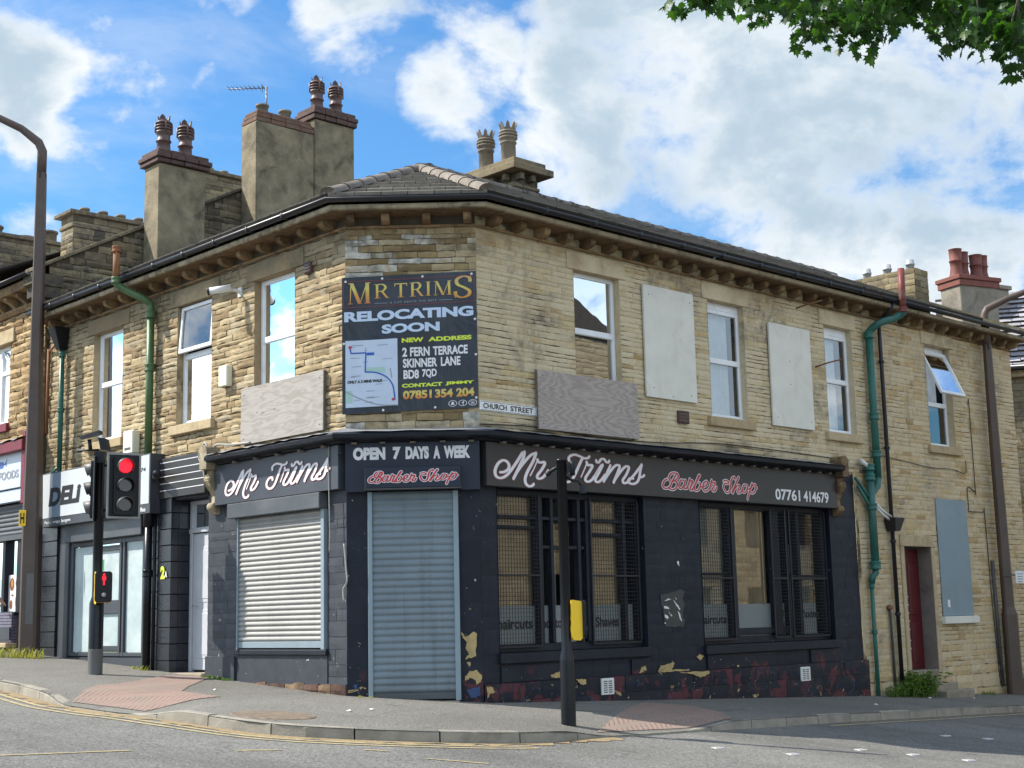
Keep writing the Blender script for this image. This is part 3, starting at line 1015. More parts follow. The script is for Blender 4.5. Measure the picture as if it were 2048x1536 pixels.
# centre lines of the brush-script lettering, in metres on the Church Street fascia
MR_TRIMS = [[(0.255, 3.015), (0.332, 3.024), (0.41, 3.067), (0.425, 3.121), (0.385, 3.167), (0.308, 3.178), (0.22, 3.127), (0.164, 3.035), (0.183, 2.959), (0.272, 2.938), (0.388, 2.988), (0.515, 3.109), (0.628, 3.235), (0.68, 3.299), (0.723, 3.314)], [(0.726, 3.314), (0.695, 3.227), (0.606, 3.09), (0.537, 2.99), (0.505, 2.945)], [(0.505, 2.945), (0.588, 3.053), (0.71, 3.174), (0.831, 3.272), (0.904, 3.307), (0.947, 3.314)], [(0.947, 3.314), (0.888, 3.203), (0.782, 3.063), (0.728, 2.964), (0.734, 2.892), (0.792, 2.853), (0.854, 2.862), (0.889, 2.884)], [(0.825, 2.999), (0.89, 3.088), (0.947, 3.176), (0.975, 3.226)], [(0.975, 3.223), (0.996, 3.195), (1.051, 3.194), (1.1, 3.203), (1.112, 3.173), (1.047, 3.09), (0.973, 3.019), (0.961, 2.979), (1.001, 2.966), (1.069, 2.988), (1.135, 3.04), (1.177, 3.085)], [(1.602, 3.261), (1.603, 3.296), (1.655, 3.33), (1.737, 3.344), (1.827, 3.328), (1.917, 3.306), (1.991, 3.313), (2.029, 3.337)], [(1.881, 3.303), (1.822, 3.221), (1.745, 3.104), (1.678, 3.013), (1.586, 2.953), (1.497, 2.954), (1.436, 3.001), (1.448, 3.069), (1.521, 3.123), (1.593, 3.127), (1.609, 3.097)], [(1.841, 3.034), (1.91, 3.138), (1.949, 3.204), (1.97, 3.249)], [(1.966, 3.249), (1.992, 3.212), (2.055, 3.216), (2.082, 3.199), (2.019, 3.119), (1.938, 3.033), (1.936, 2.986), (1.988, 2.974), (2.06, 3.002), (2.118, 3.055)], [(2.098, 3.035), (2.177, 3.134), (2.266, 3.228)], [(2.303, 3.23), (2.223, 3.124), (2.144, 3.025), (2.151, 2.985), (2.207, 2.982), (2.274, 3.021), (2.343, 3.086)], [(2.169, 3.285), (2.183, 3.265), (2.224, 3.268), (2.275, 3.312), (2.307, 3.319)], [(2.307, 3.319), (2.339, 3.318), (2.385, 3.28), (2.424, 3.277), (2.448, 3.297)], [(2.47, 3.234), (2.402, 3.14), (2.316, 2.996)], [(2.324, 3.009), (2.44, 3.129), (2.559, 3.226), (2.627, 3.249), (2.67, 3.232), (2.631, 3.153), (2.528, 2.993)], [(2.538, 3.013), (2.669, 3.142), (2.78, 3.226), (2.845, 3.242), (2.871, 3.215), (2.803, 3.11), (2.731, 3.036), (2.748, 2.994), (2.813, 3.002), (2.887, 3.05)], [(2.857, 3.029), (2.979, 3.12), (3.082, 3.21), (3.162, 3.283)], [(3.162, 3.28), (3.125, 3.193), (3.1, 3.1), (3.052, 3.026), (2.962, 2.989), (2.875, 2.998), (2.853, 3.035), (2.902, 3.07), (2.966, 3.067)], [(3.1, 3.094), (3.166, 3.104), (3.213, 3.13)]]
BARBER = [[(3.957, 3.181), (3.883, 3.096), (3.809, 2.998), (3.778, 2.965)], [(3.814, 3.073), (3.788, 3.128), (3.84, 3.188), (3.929, 3.205), (3.997, 3.19), (4.0, 3.139), (3.932, 3.092), (3.882, 3.077)], [(3.892, 3.077), (3.96, 3.074), (3.977, 3.025), (3.934, 2.972), (3.864, 2.946), (3.797, 2.959)], [(3.808, 2.991), (3.739, 2.963), (3.662, 2.966), (3.636, 3.014), (3.678, 3.073), (3.743, 3.101)], [(4.136, 3.096), (4.081, 3.106), (4.028, 3.052), (4.018, 2.995), (4.062, 2.972), (4.124, 3.013), (4.176, 3.104)], [(4.176, 3.104), (4.139, 3.02), (4.152, 2.976), (4.202, 2.991), (4.239, 3.031)], [(4.212, 2.985), (4.253, 3.063), (4.286, 3.129)], [(4.286, 3.129), (4.31, 3.098), (4.351, 3.106), (4.327, 3.054), (4.289, 2.995), (4.301, 2.964), (4.351, 2.969)], [(4.342, 2.976), (4.429, 3.072), (4.507, 3.166), (4.539, 3.2), (4.508, 3.192), (4.452, 3.112), (4.395, 3.019), (4.401, 2.962), (4.472, 2.965), (4.526, 3.013), (4.541, 3.071), (4.501, 3.088)], [(4.527, 3.019), (4.599, 3.022)], [(4.599, 3.022), (4.683, 3.052), (4.717, 3.099), (4.687, 3.117), (4.623, 3.082), (4.598, 3.016), (4.625, 2.966), (4.697, 2.969), (4.773, 3.018)], [(4.762, 3.004), (4.798, 3.077), (4.823, 3.137)], [(4.823, 3.137), (4.847, 3.099), (4.904, 3.108), (4.89, 3.062), (4.841, 3.008), (4.852, 2.97), (4.906, 2.985), (4.94, 3.032)]]
SHOP = [[(5.127, 3.139), (5.192, 3.155), (5.254, 3.132), (5.23, 3.105), (5.156, 3.101), (5.121, 3.06), (5.148, 2.996), (5.209, 2.96), (5.275, 2.989), (5.302, 3.062), (5.319, 3.142), (5.355, 3.197), (5.41, 3.219), (5.419, 3.193)], [(5.338, 2.972), (5.397, 3.054), (5.47, 3.15), (5.529, 3.219)], [(5.518, 3.218), (5.458, 3.136), (5.358, 2.966)], [(5.372, 3.0), (5.464, 3.077), (5.519, 3.093), (5.528, 3.066), (5.479, 2.991), (5.509, 2.966), (5.577, 2.996), (5.624, 3.051)], [(5.716, 3.102), (5.662, 3.106), (5.613, 3.051), (5.609, 2.997), (5.663, 2.987), (5.721, 3.029), (5.748, 3.09), (5.705, 3.108)], [(5.732, 3.036), (5.8, 3.053)], [(5.873, 3.136), (5.821, 3.047), (5.771, 2.965), (5.736, 2.886)], [(5.809, 3.026), (5.881, 3.103), (5.95, 3.127), (5.968, 3.081), (5.928, 3.005), (5.86, 2.982), (5.806, 3.0)], [(5.955, 3.053), (6.001, 3.075)]]


def script(mb, T, strokes, m, w, grow=0.0, c=0.004, thin={}):
    """brush strokes; m = (x scale, x shift, y scale, y shift) applied to the fascia coordinates"""
    for si, k in enumerate(strokes):
        L = crom(k, 7)
        q = [(x * m[0] + m[1], y * m[2] + m[3]) for x, y in L]
        n = len(q)
        lft, rgt = [], []
        for i in range(n):
            p, r = q[max(i - 1, 0)], q[min(i + 1, n - 1)]
            dx, dy = r[0] - p[0], r[1] - p[1]
            l = math.hypot(dx, dy) or 1e-6
            dx, dy = dx / l, dy / l
            hw = w * thin.get(si, 1.0) * (0.62 + 0.5 * abs(dy) ** 1.5) * 0.5 + grow
            lft.append((q[i][0] - dy * hw, q[i][1] + dx * hw))
            rgt.append((q[i][0] + dy * hw, q[i][1] - dx * hw))
        cc = c + si * 0.00012
        e_ = 0.0001 / n
        pts = [T(px, py, cc + e_ * i) for i, (px, py) in enumerate(lft)] + [T(px, py, cc + e_ * i) for i, (px, py) in enumerate(rgt)]
        mb.add(pts, [(i, i + 1, n + i + 1, n + i) for i in range(n - 1)])
        for e in (0, n - 1):
            hw = math.hypot(lft[e][0] - rgt[e][0], lft[e][1] - rgt[e][1]) / 2
            cx, cy = q[e]
            mb.add([T(cx + hw * math.cos(t * math.pi / 5), cy + hw * math.sin(t * math.pi / 5), cc + 0.00006) for t in range(10)], [tuple(range(10))])


def serif_word(mb, T, spec, c=0.004):
    """thick-and-thin roman capitals; spec: list of (letter, a0, a1, b0, b1)"""
    def bar(box, p, q, w):
        a0, a1, b0, b1 = box
        A = (a0 + p[0] * (a1 - a0), b0 + p[1] * (b1 - b0))
        B = (a0 + q[0] * (a1 - a0), b0 + q[1] * (b1 - b0))
        mb.add([T(A[0] - w / 2, A[1], c), T(A[0] + w / 2, A[1], c), T(B[0] + w / 2, B[1], c), T(B[0] - w / 2, B[1], c)], [(0, 1, 2, 3)])

    def flat(box, x0, x1, y, h):
        a0, a1, b0, b1 = box
        W = a1 - a0
        yb = b0 + y * (b1 - b0)
        mb.add([T(a0 + x0 * W, yb, c + 0.0006), T(a0 + x1 * W, yb, c + 0.0006), T(a0 + x1 * W, yb + h, c + 0.0006), T(a0 + x0 * W, yb + h, c + 0.0006)], [(0, 1, 2, 3)])

    def ribbon(box, pts, w):
        a0, a1, b0, b1 = box
        L = [(a0 + x * (a1 - a0), b0 + y * (b1 - b0)) for x, y in crom(pts, 8)]
        n = len(L)
        P, Q = [], []
        for i in range(n):
            p, r = L[max(i - 1, 0)], L[min(i + 1, n - 1)]
            dx, dy = r[0] - p[0], r[1] - p[1]
            l = math.hypot(dx, dy) or 1
            hw = w * (0.35 + 0.65 * abs(dy / l)) / 2
            P.append(T(L[i][0] - dy / l * hw, L[i][1] + dx / l * hw, c + 0.0012))
            Q.append(T(L[i][0] + dy / l * hw, L[i][1] - dx / l * hw, c + 0.0012))
        mb.add(P + Q, [(i, i + 1, n + i + 1, n + i) for i in range(n - 1)])

    for ch, a0, a1, b0, b1 in spec:
        bx = (a0, a1, b0, b1)
        H = b1 - b0
        tk, tn, sf = H * 0.17, H * 0.05, H * 0.035
        if ch == 'M':
            bar(bx, (0.1, 0), (0.14, 1), tn)
            bar(bx, (0.16, 1), (0.52, 0), tk)
            bar(bx, (0.52, 0), (0.84, 1), tn)
            bar(bx, (0.86, 0), (0.84, 1), tk)
            flat(bx, 0, 0.22, 0, sf)
            flat(bx, 0.72, 1, 0, sf)
            flat(bx, 0.02, 0.22, 1 - 0.035, sf)
            flat(bx, 0.76, 0.98, 1 - 0.035, sf)
        elif ch == 'T':
            bar(bx, (0.5, 0), (0.5, 1), tk)
            flat(bx, 0, 1, 0.93, H * 0.07)
            flat(bx, 0.25, 0.75, 0, sf)
            bar(bx, (0.03, 0.78), (0.03, 1), tn)
            bar(bx, (0.97, 0.78), (0.97, 1), tn)
        elif ch == 'R':
            bar(bx, (0.22, 0), (0.22, 1), tk)
            ribbon(bx, [(0.25, 0.97), (0.6, 0.97), (0.78, 0.76), (0.6, 0.52), (0.25, 0.5)], tk)
            bar(bx, (0.9, 0), (0.52, 0.52), tk)
            flat(bx, 0.02, 0.45, 0, sf)
            flat(bx, 0.02, 0.3, 0.965, sf)
            flat(bx, 0.78, 1.05, 0, sf)
        elif ch == 'I':
            bar(bx, (0.5, 0), (0.5, 1), tk)
            flat(bx, 0, 1, 0, sf)
            flat(bx, 0, 1, 0.965, sf)
        elif ch == 'S':
            ribbon(bx, [(0.9, 0.74), (0.84, 0.93), (0.5, 1.0), (0.16, 0.86), (0.2, 0.63), (0.55, 0.47), (0.84, 0.3), (0.8, 0.1), (0.45, 0.0), (0.12, 0.1), (0.06, 0.3)], tk)
            bar(bx, (0.92, 0.7), (0.92, 1.0), tn)
            bar(bx, (0.06, 0.0), (0.06, 0.3), tn)


# ================================================================== GROUND
KERB = [(-26.0, 39.9), (-16.5, 29.8), (-11.0, 24.0), (-6.95, 19.46), (-6.30, 18.62), (-5.52, 17.55), (-5.1, 17.15), (-4.75, 16.85), (-4.35, 16.6),
        (-3.25, 15.72), (-2.56, 15.33), (-1.77, 15.26), (-0.74, 15.42), (-0.21, 15.58), (0.32, 15.92), (0.8, 16.5), (1.28, 17.0),
        (1.8, 17.6), (2.41, 18.35), (3.2, 19.2), (4.28, 20.5), (6.31, 22.72), (8.8, 25.47), (13.0, 29.9), (24.0, 40.8)]
KP = crom(KERB, 6)


def kdrop(x, y):      # how far the kerb is lowered at the two crossings
    def bump(cx, cy, r0, r1):
        d = math.hypot(x - cx, y - cy)
        t = min(1, max(0, (r1 - d) / (r1 - r0)))
        return t * t * (3 - 2 * t)
    return 0.095 * max(bump(-4.9, 17.0, 0.7, 1.5), bump(1.6, 17.4, 0.8, 1.9))


def kdist(x, y):
    best = 1e9
    for (ax, ay), (bx, by) in zip(KP, KP[1:]):
        dx, dy = bx - ax, by - ay
        t = max(0, min(1, ((x - ax) * dx + (y - ay) * dy) / (dx * dx + dy * dy)))
        best = min(best, math.hypot(x - ax - t * dx, y - ay - t * dy))
    return best


def pz(x, y):         # pavement surface
    d = kdist(x, y)
    return gz(x, y) - kdrop(x, y) * max(0, 1 - d / 1.3)


def rz(x, y):         # road surface: a channel at the kerb, then a gentle crown
    return gz(x, y) - 0.115


# road: one sheet to the horizon
mb = MB()
xs = [-900, -300, -120, -60, -40] + [-30 + i for i in range(61)] + [40, 60, 120, 300, 900]
ys = [-600, -200, -80, -40, -20] + [-10 + i for i in range(56)] + [55, 70, 110, 250, 600, 1500]
for j, y in enumerate(ys):
    for i, x in enumerate(xs):
        mb.v.append((x, y, rz(x, y)))
        mb.t.append((0.5, 0.5, 0))
for j in range(len(ys) - 1):
    for i in range(len(xs) - 1):
        a = j * len(xs) + i
        mb.f.append([a, a + 1, a + 1 + len(xs), a + len(xs)])
        mb.m.append(0)
        mb.sm.append(True)
structure(mb.build('road', M['road'], recalc=False))

# pavement between kerb and walls
mb = MB()
WALL = [FL(34, -0.3, 0), FL(10, -0.3, 0), FL(3, -0.3, 0), Vector((-2.0, 19.3, 0)), Vector((-1.35, 19.3, 0)), Vector((-0.7, 19.3, 0)), FR(3, -0.3, 0), FR(10, -0.3, 0), FR(34, -0.3, 0)]


def along(P, n):
    P = [Vector((p[0], p[1], 0)) for p in P]
    d = [0]
    for a, b in zip(P, P[1:]):
        d.append(d[-1] + (b - a).length)
    out = []
    for k in range(n):
        t = d[-1] * k / (n - 1)
        i = max(j for j in range(len(d)) if d[j] <= t + 1e-9)
        i = min(i, len(P) - 2)
        out.append(P[i].lerp(P[i + 1], (t - d[i]) / (d[i + 1] - d[i])))
    return out


# pair each kerb point with the nearest point of the wall line
def nearest(P, x, y):
    best, bp = 1e9, None
    q = Vector((x, y, 0))
    for a, b in zip(P, P[1:]):
        d = b - a
        t = max(0, min(1, (q - a).dot(d) / d.dot(d)))
        p = a + d * t
        if (p - q).length < best:
            best, bp = (p - q).length, p
    return bp


kp = along(KP, 330)
NW = 22
for p in kp:
    w = nearest(WALL, p.x, p.y)
    for k in range(NW):
        q = p.lerp(w, k / (NW - 1))
        mb.v.append((q.x, q.y, pz(q.x, q.y)))
        mb.t.append((0.5, 0.5, 0))
for i in range(len(kp) - 1):
    for k in range(NW - 1):
        a = i * NW + k
        mb.f.append([a, a + 1, a + 1 + NW, a + NW])
        mb.m.append(0)
        mb.sm.append(True)
structure(mb.build('pavement', M['pavement'], recalc=False))

# kerb stones
mb = MB(5)
kd = along(KP, 560)
i = 0
while i < len(kd) - 8:
    a = i
    b = min(len(kd) - 1, i + 7)
    i = b
    ring = []
    tl = mb.rng.uniform(-0.008, 0.008)
    for k in (a, (a + b) // 2, b):
        p = kd[k]
        t = (kd[min(k + 1, len(kd) - 1)] - kd[max(k - 1, 0)]).normalized()
        nrm = Vector((-t.y, t.x, 0))      # towards the walls
        if k == a:
            p = p + t * 0.008
        if k == b:
            p = p - t * 0.008
        top = gz(p.x, p.y) - kdrop(p.x, p.y) + 0.006 + tl
        bot = rz(p.x, p.y) - 0.08
        ring.append([p + nrm * 0.13 + Z * bot, p + nrm * 0.13 + Z * top, p + nrm * 0.02 + Z * top, p + nrm * -0.002 + Z * (top - 0.018), p - nrm * 0.012 + Z * bot])
    P = [q for r in ring for q in r]
    F = []
    for s in range(2):
        for x in range(5):
            y = (x + 1) % 5
            F.append((s * 5 + x, s * 5 + y, s * 5 + 5 + y, s * 5 + 5 + x))
    F += [(0, 1, 2, 3, 4), (14, 13, 12, 11, 10)]
    mb.add(P, F, (mb.rng.random(),) * 3)
structure(mb.build('kerb', M['kerb']))


def ground_sheet(name, poly, mat, fz, lift, step=0.16):
    """flat polygon draped over the ground"""
    bm = bmesh.new()
    vs = [bm.verts.new((x, y, 0)) for x, y in poly]
    bm.faces.new(vs)
    x0, x1 = min(p[0] for p in poly), max(p[0] for p in poly)
    y0, y1 = min(p[1] for p in poly), max(p[1] for p in poly)
    k = x0 + step
    while k < x1:
        g = bm.verts[:] + bm.edges[:] + bm.faces[:]
        bmesh.ops.bisect_plane(bm, geom=g, plane_co=(k, 0, 0), plane_no=(1, 0, 0))
        k += step
    k = y0 + step
    while k < y1:
        g = bm.verts[:] + bm.edges[:] + bm.faces[:]
        bmesh.ops.bisect_plane(bm, geom=g, plane_co=(0, k, 0), plane_no=(0, 1, 0))
        k += step
    for v in bm.verts:
        v.co.z = fz(v.co.x, v.co.y) + lift
    me = bpy.data.meshes.new(name)
    bm.to_mesh(me)
    bm.free()
    me.materials.append(mat)
    o = bpy.data.objects.new(name, me)
    COL.objects.link(o)
    return o


structure(ground_sheet('tactile_paving', [(-5.42, 17.66), (-4.32, 16.82), (-3.72, 18.2), (-4.35, 18.75), (-4.45, 19.6), (-4.55, 21.5), (-5.2, 21.5), (-5.4, 19.6), (-5.6, 19.3)], M['tactile'], pz, 0.007))
structure(ground_sheet('tactile_paving', [(0.88, 16.85), (1.9, 17.95), (2.75, 18.9), (2.75, 19.7), (2.45, 20.6), (1.75, 20.65), (1.25, 18.6)], M['tactile'], pz, 0.007))
structure(ground_sheet('pavement_patch', [(0.55, 18.6), (1.9, 19.0), (3.2, 20.6), (2.4, 21.2), (1.1, 20.2)], M['pavement'], pz, 0.004))


def kerb_strip(name, mat, a, b, o0, o1, lift, rag=0.0, seed=3):
    """strip on the road that follows the kerb, from fraction a to b, o0..o1 metres out"""
    mb = MB(seed)
    n = len(kd)
    ia, ib = int(a * (n - 1)), int(b * (n - 1))
    P = []
    for k in range(ia, ib + 1):
        t = (kd[min(k + 1, n - 1)] - kd[max(k - 1, 0)]).normalized()
        nr = Vector((t.y, -t.x, 0))
        for o in (o0, o1 + (mb.rng.uniform(-rag, rag) if rag else 0)):
            p = kd[k] + nr * o
            P.append((p.x, p.y, rz(p.x, p.y) + lift))
    mb.add(P, [(2 * i, 2 * i + 1, 2 * i + 3, 2 * i + 2) for i in range(ib - ia)])
    return mb.build(name, mat, recalc=False)


structure(kerb_strip('yellow_line', M['yellow_worn'], 0.0, 0.335, 0.22, 0.29, 0.006))
structure(kerb_strip('yellow_line', M['yellow_worn'], 0.0, 0.335, 0.38, 0.45, 0.006))
structure(kerb_strip('yellow_line', M['yellow_worn'], 0.385, 0.515, 0.22, 0.29, 0.006))
structure(kerb_strip('yellow_line', M['yellow_worn'], 0.385, 0.515, 0.38, 0.45, 0.006))
structure(kerb_strip('yellow_line', M['yellow_worn'], 0.60, 0.985, 0.22, 0.29, 0.006))
structure(kerb_strip('gutter_grit', M['debris'], 0.385, 0.535, 0.012, 0.17, 0.005, 0.11), 'stuff')
structure(kerb_strip('gutter_grit', M['debris'], 0.61, 0.9, 0.012, 0.05, 0.004, 0.04, 8), 'stuff')


def road_mark(name, pts, w, mat):
    mb = MB(2)
    P = []
    for i, p in enumerate(pts):
        q = Vector((*pts[min(i + 1, len(pts) - 1)], 0)) - Vector((*pts[max(i - 1, 0)], 0))
        q.normalize()
        nr = Vector((-q.y, q.x, 0)) * w / 2
        for s in (-1, 1):
            v = Vector((*p, 0)) + nr * s
            P.append((v.x, v.y, rz(v.x, v.y) + 0.006))
    mb.add(P, [(2 * i, 2 * i + 1, 2 * i + 3, 2 * i + 2) for i in range(len(pts) - 1)])
    return structure(mb.build(name, mat, recalc=False))


for pts in ([(-5.3, 12.3), (-3.6, 13.6)], [(-2.7, 13.95), (-2.3, 14.15)], [(-0.9, 14.05), (-0.3, 13.9)], [(-1.55, 14.5), (-1.3, 14.45)]):
    road_mark('worn_road_dash', pts, 0.05, M['yellow_worn'])

# iron cover on the pavement
mb = MB()
ring = [(-2.72 + 0.46 * math.cos(a / 12 * math.pi), 16.13 + 0.40 * math.sin(a / 12 * math.pi)) for a in range(24)]
mb.add([(x, y, pz(x, y) + 0.012) for x, y in ring], [tuple(range(24))])
mb.add([(x, y, pz(x, y) + 0.012) for x, y in ring] + [(-2.72 + (x + 2.72) * 1.08, 16.13 + (y - 16.13) * 1.08, pz(x, y) - 0.01) for x, y in ring],
       [(i, (i + 1) % 24, 24 + (i + 1) % 24, 24 + i) for i in range(24)])
solo(mb, 'inspection_cover', M['cover'], 'rusty round iron cover in the pavement behind the kerb, filled with dry grit', 'manhole cover')

# crossing studs
proto = None
for (x, y), lab in zip([(3.97, 17.14), (4.53, 16.96), (5.1, 16.74), (5.71, 19.69), (6.26, 19.64), (3.0, 16.2), (2.2, 16.35)],
                       ['near row, third from the left', 'near row, fourth from the left', 'near row, rightmost', 'far row, left of the pair', 'far row, right of the pair', 'near row, second from the left', 'near row, leftmost']):
    if proto is None:
        mb = MB()
        ringp = [(0.0, 0.02), (0.055, 0.018), (0.075, 0.0)]
        z = rz(x, y)
        d = Vector((0.9, 0.43, 0))
        e = Vector((-0.43, 0.9, 0))
        c = Vector((x, y, z))
        for k, (w, h) in enumerate(((0.062, 0.0), (0.048, 0.012))):
            for sx, sy in ((-1, -1), (1, -1), (1, 1), (-1, 1)):
                mb.v.append(tuple(c + d * w * sx + e * w * sy + Z * h))
                mb.t.append((0.5, 0.5, 0))
        for f in ((4, 5, 6, 7), (0, 1, 5, 4), (1, 2, 6, 5), (2, 3, 7, 6), (3, 0, 4, 7)):
            mb.f.append(list(f)); mb.m.append(0); mb.sm.append(False)
        proto = mb.build('crossing_stud', M['stud'])
        p0 = (x, y, z)
        o = proto
    else:
        o = proto.copy()
        COL.objects.link(o)
        o.location = (x - p0[0], y - p0[1], rz(x, y) - p0[2])
    tag(o, 'worn square pale stud set in the sunlit road, ' + lab, 'road stud', 'studs of the road crossing')

# ================================================================== CORNER BUILDING
shop = thing('corner_building', 'two-storey sandstone corner building with a black-painted ground floor, boarded windows and slatted cut-corner roof', 'building', (-1.35, 19.6, 0))
EAV = 6.43
OP_R = [(1.93, 2.93, 4.18, 6.10), (5.06, 6.02, 4.18, 6.10), (8.36, 9.24, 4.18, 6.10)]
OP_L = [(1.20, 2.24, 4.45, 6.10), (3.43, 4.46, 4.18, 6.10), (6.24, 7.28, 4.20, 6.10)]
U_END = 9.62
rng = random.Random(11)


def lintels(F, ops, extra=0.16, mi=0, mb=None):
    for i, o in enumerate(ops):
        mb.box(F, o[0] - extra, o[1] + extra, -0.02, 0.026, o[3] + 0.004, o[3] + 0.27, (rng.random(), rng.random(), 0))


def jamb_stones(F, ops, mb, w=0.13):
    for o in ops:
        for a, b in ((o[0] - w, o[0] - 0.004), (o[1] + 0.004, o[1] + w)):
            mb.box(F, a, b, -0.02, 0.021, o[2] + 0.004, o[3] - 0.004, (rng.random(), rng.random(), 0))


def blocked(ops, jw=0.13, lx=0.16):
    out = []
    for o in ops:
        out.append((o[0] - jw, o[1] + jw, o[2], o[3]))
        out.append((o[0] - lx, o[1] + lx, o[3], o[3] + 0.275))
    return out


# --- upper walls: one mesh per face
mb = MB(21)
ops = blocked(OP_R, 0.0, 0.14)
stone_wall(mb, FR, 0, U_END, 3.50, EAV - 0.03, ops, h=0.078, lens=(0.2, 0.6), relief=0.010, jit=0.006, gap=0.011, mi=0, bulge=0.25, ends=0.9, vg=0.25)
back_sheet(mb, FR, 0, U_END, 3.46, EAV + 0.2, OP_R, 1)
for o in OP_R:
    reveal(mb, FR, o, 0.14, 0, 2)
mb.build('street_wall', [M['stone_pale'], M['mortar_filled'], M['dark_room']], shop, recalc=False)

mb = MB(22)
OP_L2 = blocked(OP_L, 0.0, 0.22)
stone_wall(mb, FL, 0, 9.03, 3.50, EAV - 0.03, OP_L2, h=0.088, lens=(0.14, 0.48), relief=0.027, jit=0.011, gap=0.011, mi=0, bulge=0.3)
back_sheet(mb, FL, 0, 9.03, 3.46, EAV + 0.2, OP_L, 1)
for o in OP_L:
    reveal(mb, FL, o, 0.14, 0, 2)
mb.build('side_wall', [M['stone_gold'], M['mortar'], M['dark_room']], shop, recalc=False)

mb = MB(23)
stone_wall(mb, FC, -0.012, CW + 0.012, 3.50, EAV - 0.03, [], h=0.088, lens=(0.16, 0.55), relief=0.022, jit=0.009, gap=0.011, mi=0, bulge=0.4)
back_sheet(mb, FC, 0, CW, 3.46, EAV + 0.2, [], 1)
mb.build('corner_wall', [M['stone_corner'], M['mortar']], shop, recalc=False)

mb = MB(24)
for o in OP_R:
    mb = MB(24)
    lintels(FR, [o], 0.14, mb=mb)
    mb.build('lintel', M['stone_pale'], shop, bevel=0.008)
mb = MB(25)
for o in OP_L:
    mb = MB(25)
    lintels(FL, [o], 0.22, mb=mb)
    mb.build('lintel', M['stone_gold'], shop, bevel=0.008)


# --- windows
def window(parent, F, o, split, dep=0.10, fw=0.065, glassm=None, curtain=None, half=None, tilt=None, sill=True, sash=0.035, sillx=0.12, tall_head=0.0):
    u0, u1, z0, z1 = o
    z1 = z1 - tall_head
    mb = MB(7)
    d0, d1 = -dep - 0.05, -dep
    mb.box(F, u0, u0 + fw, d0, d1, z0, z1)
    mb.box(F, u1 - fw, u1, d0, d1, z0, z1)
    mb.box(F, u0 + fw, u1 - fw, d0, d1 - 0.001, z1 - fw, z1)
    mb.box(F, u0 + fw, u1 - fw, d0, d1 - 0.001, z0, z0 + fw * 1.15)
    mb.box(F, u0 + fw, u1 - fw, d0, d1 + 0.006, split - 0.045, split + 0.045)
    if tall_head:
        mb.box(F, u0, u1, d0, d1 - 0.002, z1 + 0.001, o[3] - 0.001)
    mb.box(F, u0 - 0.0 + 0.01, u1 - 0.01, d1, d1 + 0.055, z0 + 0.002, z0 + 0.03)
    w = mb.build('window', M['pvc'], parent, bevel=0.006)
    panes = [(u0 + fw, u1 - fw, z0 + fw, split - 0.045)]
    if not tilt:
        panes.append((u0 + fw, u1 - fw, split + 0.045, z1 - fw))
    for i, (a, b, c, d) in enumerate(panes):
        q = MB()
        q.quad(F(a, d1 - 0.025, c), F(b, d1 - 0.025, c), F(b, d1 - 0.025, d), F(a, d1 - 0.025, d))
        q.build('pane', (glassm or M['glass']) if not isinstance(glassm, list) else glassm[i], w, recalc=False)
    if tilt:
        a, b, c, d = u0 + 0.02, u1 - 0.02, split + 0.05, z1 - 0.02
        L = d - c
        out = L * math.sin(tilt)
        dn = L * (1 - math.cos(tilt))

        def G(u, o_, zz):      # zz measured down from the top hinge
            return F(u, d1 + 0.01 + o_ * math.cos(tilt) + zz * math.sin(tilt), d - zz * math.cos(tilt) + o_ * math.sin(tilt))
        q = MB()
        f2 = 0.06
        for ua, ub, za, zb in ((a, a + f2, 0, L), (b - f2, b, 0, L), (a + f2, b - f2, 0, f2), (a + f2, b - f2, L - f2, L)):
            q.hexa([G(ua, 0, za), G(ub, 0, za), G(ub, 0.045, za), G(ua, 0.045, za), G(ua, 0, zb), G(ub, 0, zb), G(ub, 0.045, zb), G(ua, 0.045, zb)])
        q.build('tilted_sash', M['pvc'], w, bevel=0.005)
        q = MB()
        q.quad(G(a + f2, 0.02, f2), G(b - f2, 0.02, f2), G(b - f2, 0.02, L - f2), G(a + f2, 0.02, L - f2))
        q.build('pane', M['glass'] if not isinstance(glassm, list) else glassm[1], w, recalc=False)
    if curtain:
        mat, ua, ub, za, zb, amp = curtain
        q = MB(9)
        n = 26
        P = []
        for i in range(n + 1):
            k = i / n
            uu = ua + (ub - ua) * k
            oo = d0 - 0.09 + amp * math.sin(k * 34) + amp * 0.5 * math.sin(k * 13 + 1)
            P += [F(uu, oo, za), F(uu, oo, zb)]
        q.smooth = True
        q.add(P, [(2 * i, 2 * i + 1, 2 * i + 3, 2 * i + 2) for i in range(n)])
        q.build('curtain', mat, w, recalc=False)
    if sill:
        q = MB(3)
        q.box(F, u0 - sillx, u1 + sillx, -0.09, 0.085, z0 - 0.155, z0 - 0.003, (rng.random(), 0.4, 0))
        q.build('sill', M['ashlar'], w, bevel=0.01)
    return w


window(shop, FR, OP_R[0], 5.22, glassm=[M['glass_mirror'], M['glass_mirror']], sill=False)
window(shop, FR, OP_R[1], 5.13, curtain=(M['curtain'], 5.12, 5.84, 4.2, 5.95, 0.012), tall_head=0.12)
window(shop, FR, OP_R[2], 5.13, curtain=(M['curtain'], 8.38, 9.0, 4.2, 5.9, 0.012), tall_head=0.14)
window(shop, FL, OP_L[0], 5.20, curtain=(M['curtain'], 1.24, 1.92, 4.46, 6.05, 0.014), sill=False)
window(shop, FL, OP_L[1], 5.28, curtain=(M['blind'], 3.50, 4.42, 4.25, 5.26, 0.002), tilt=R_(4))
window(shop, FL, OP_L[2], 5.20, curtain=(M['curtain'], 6.3, 6.98, 4.25, 6.0, 0.02))


# --- polyline sweeps round the corner
def ringL(u):
    return lambda o, z: FL(u, o, z)


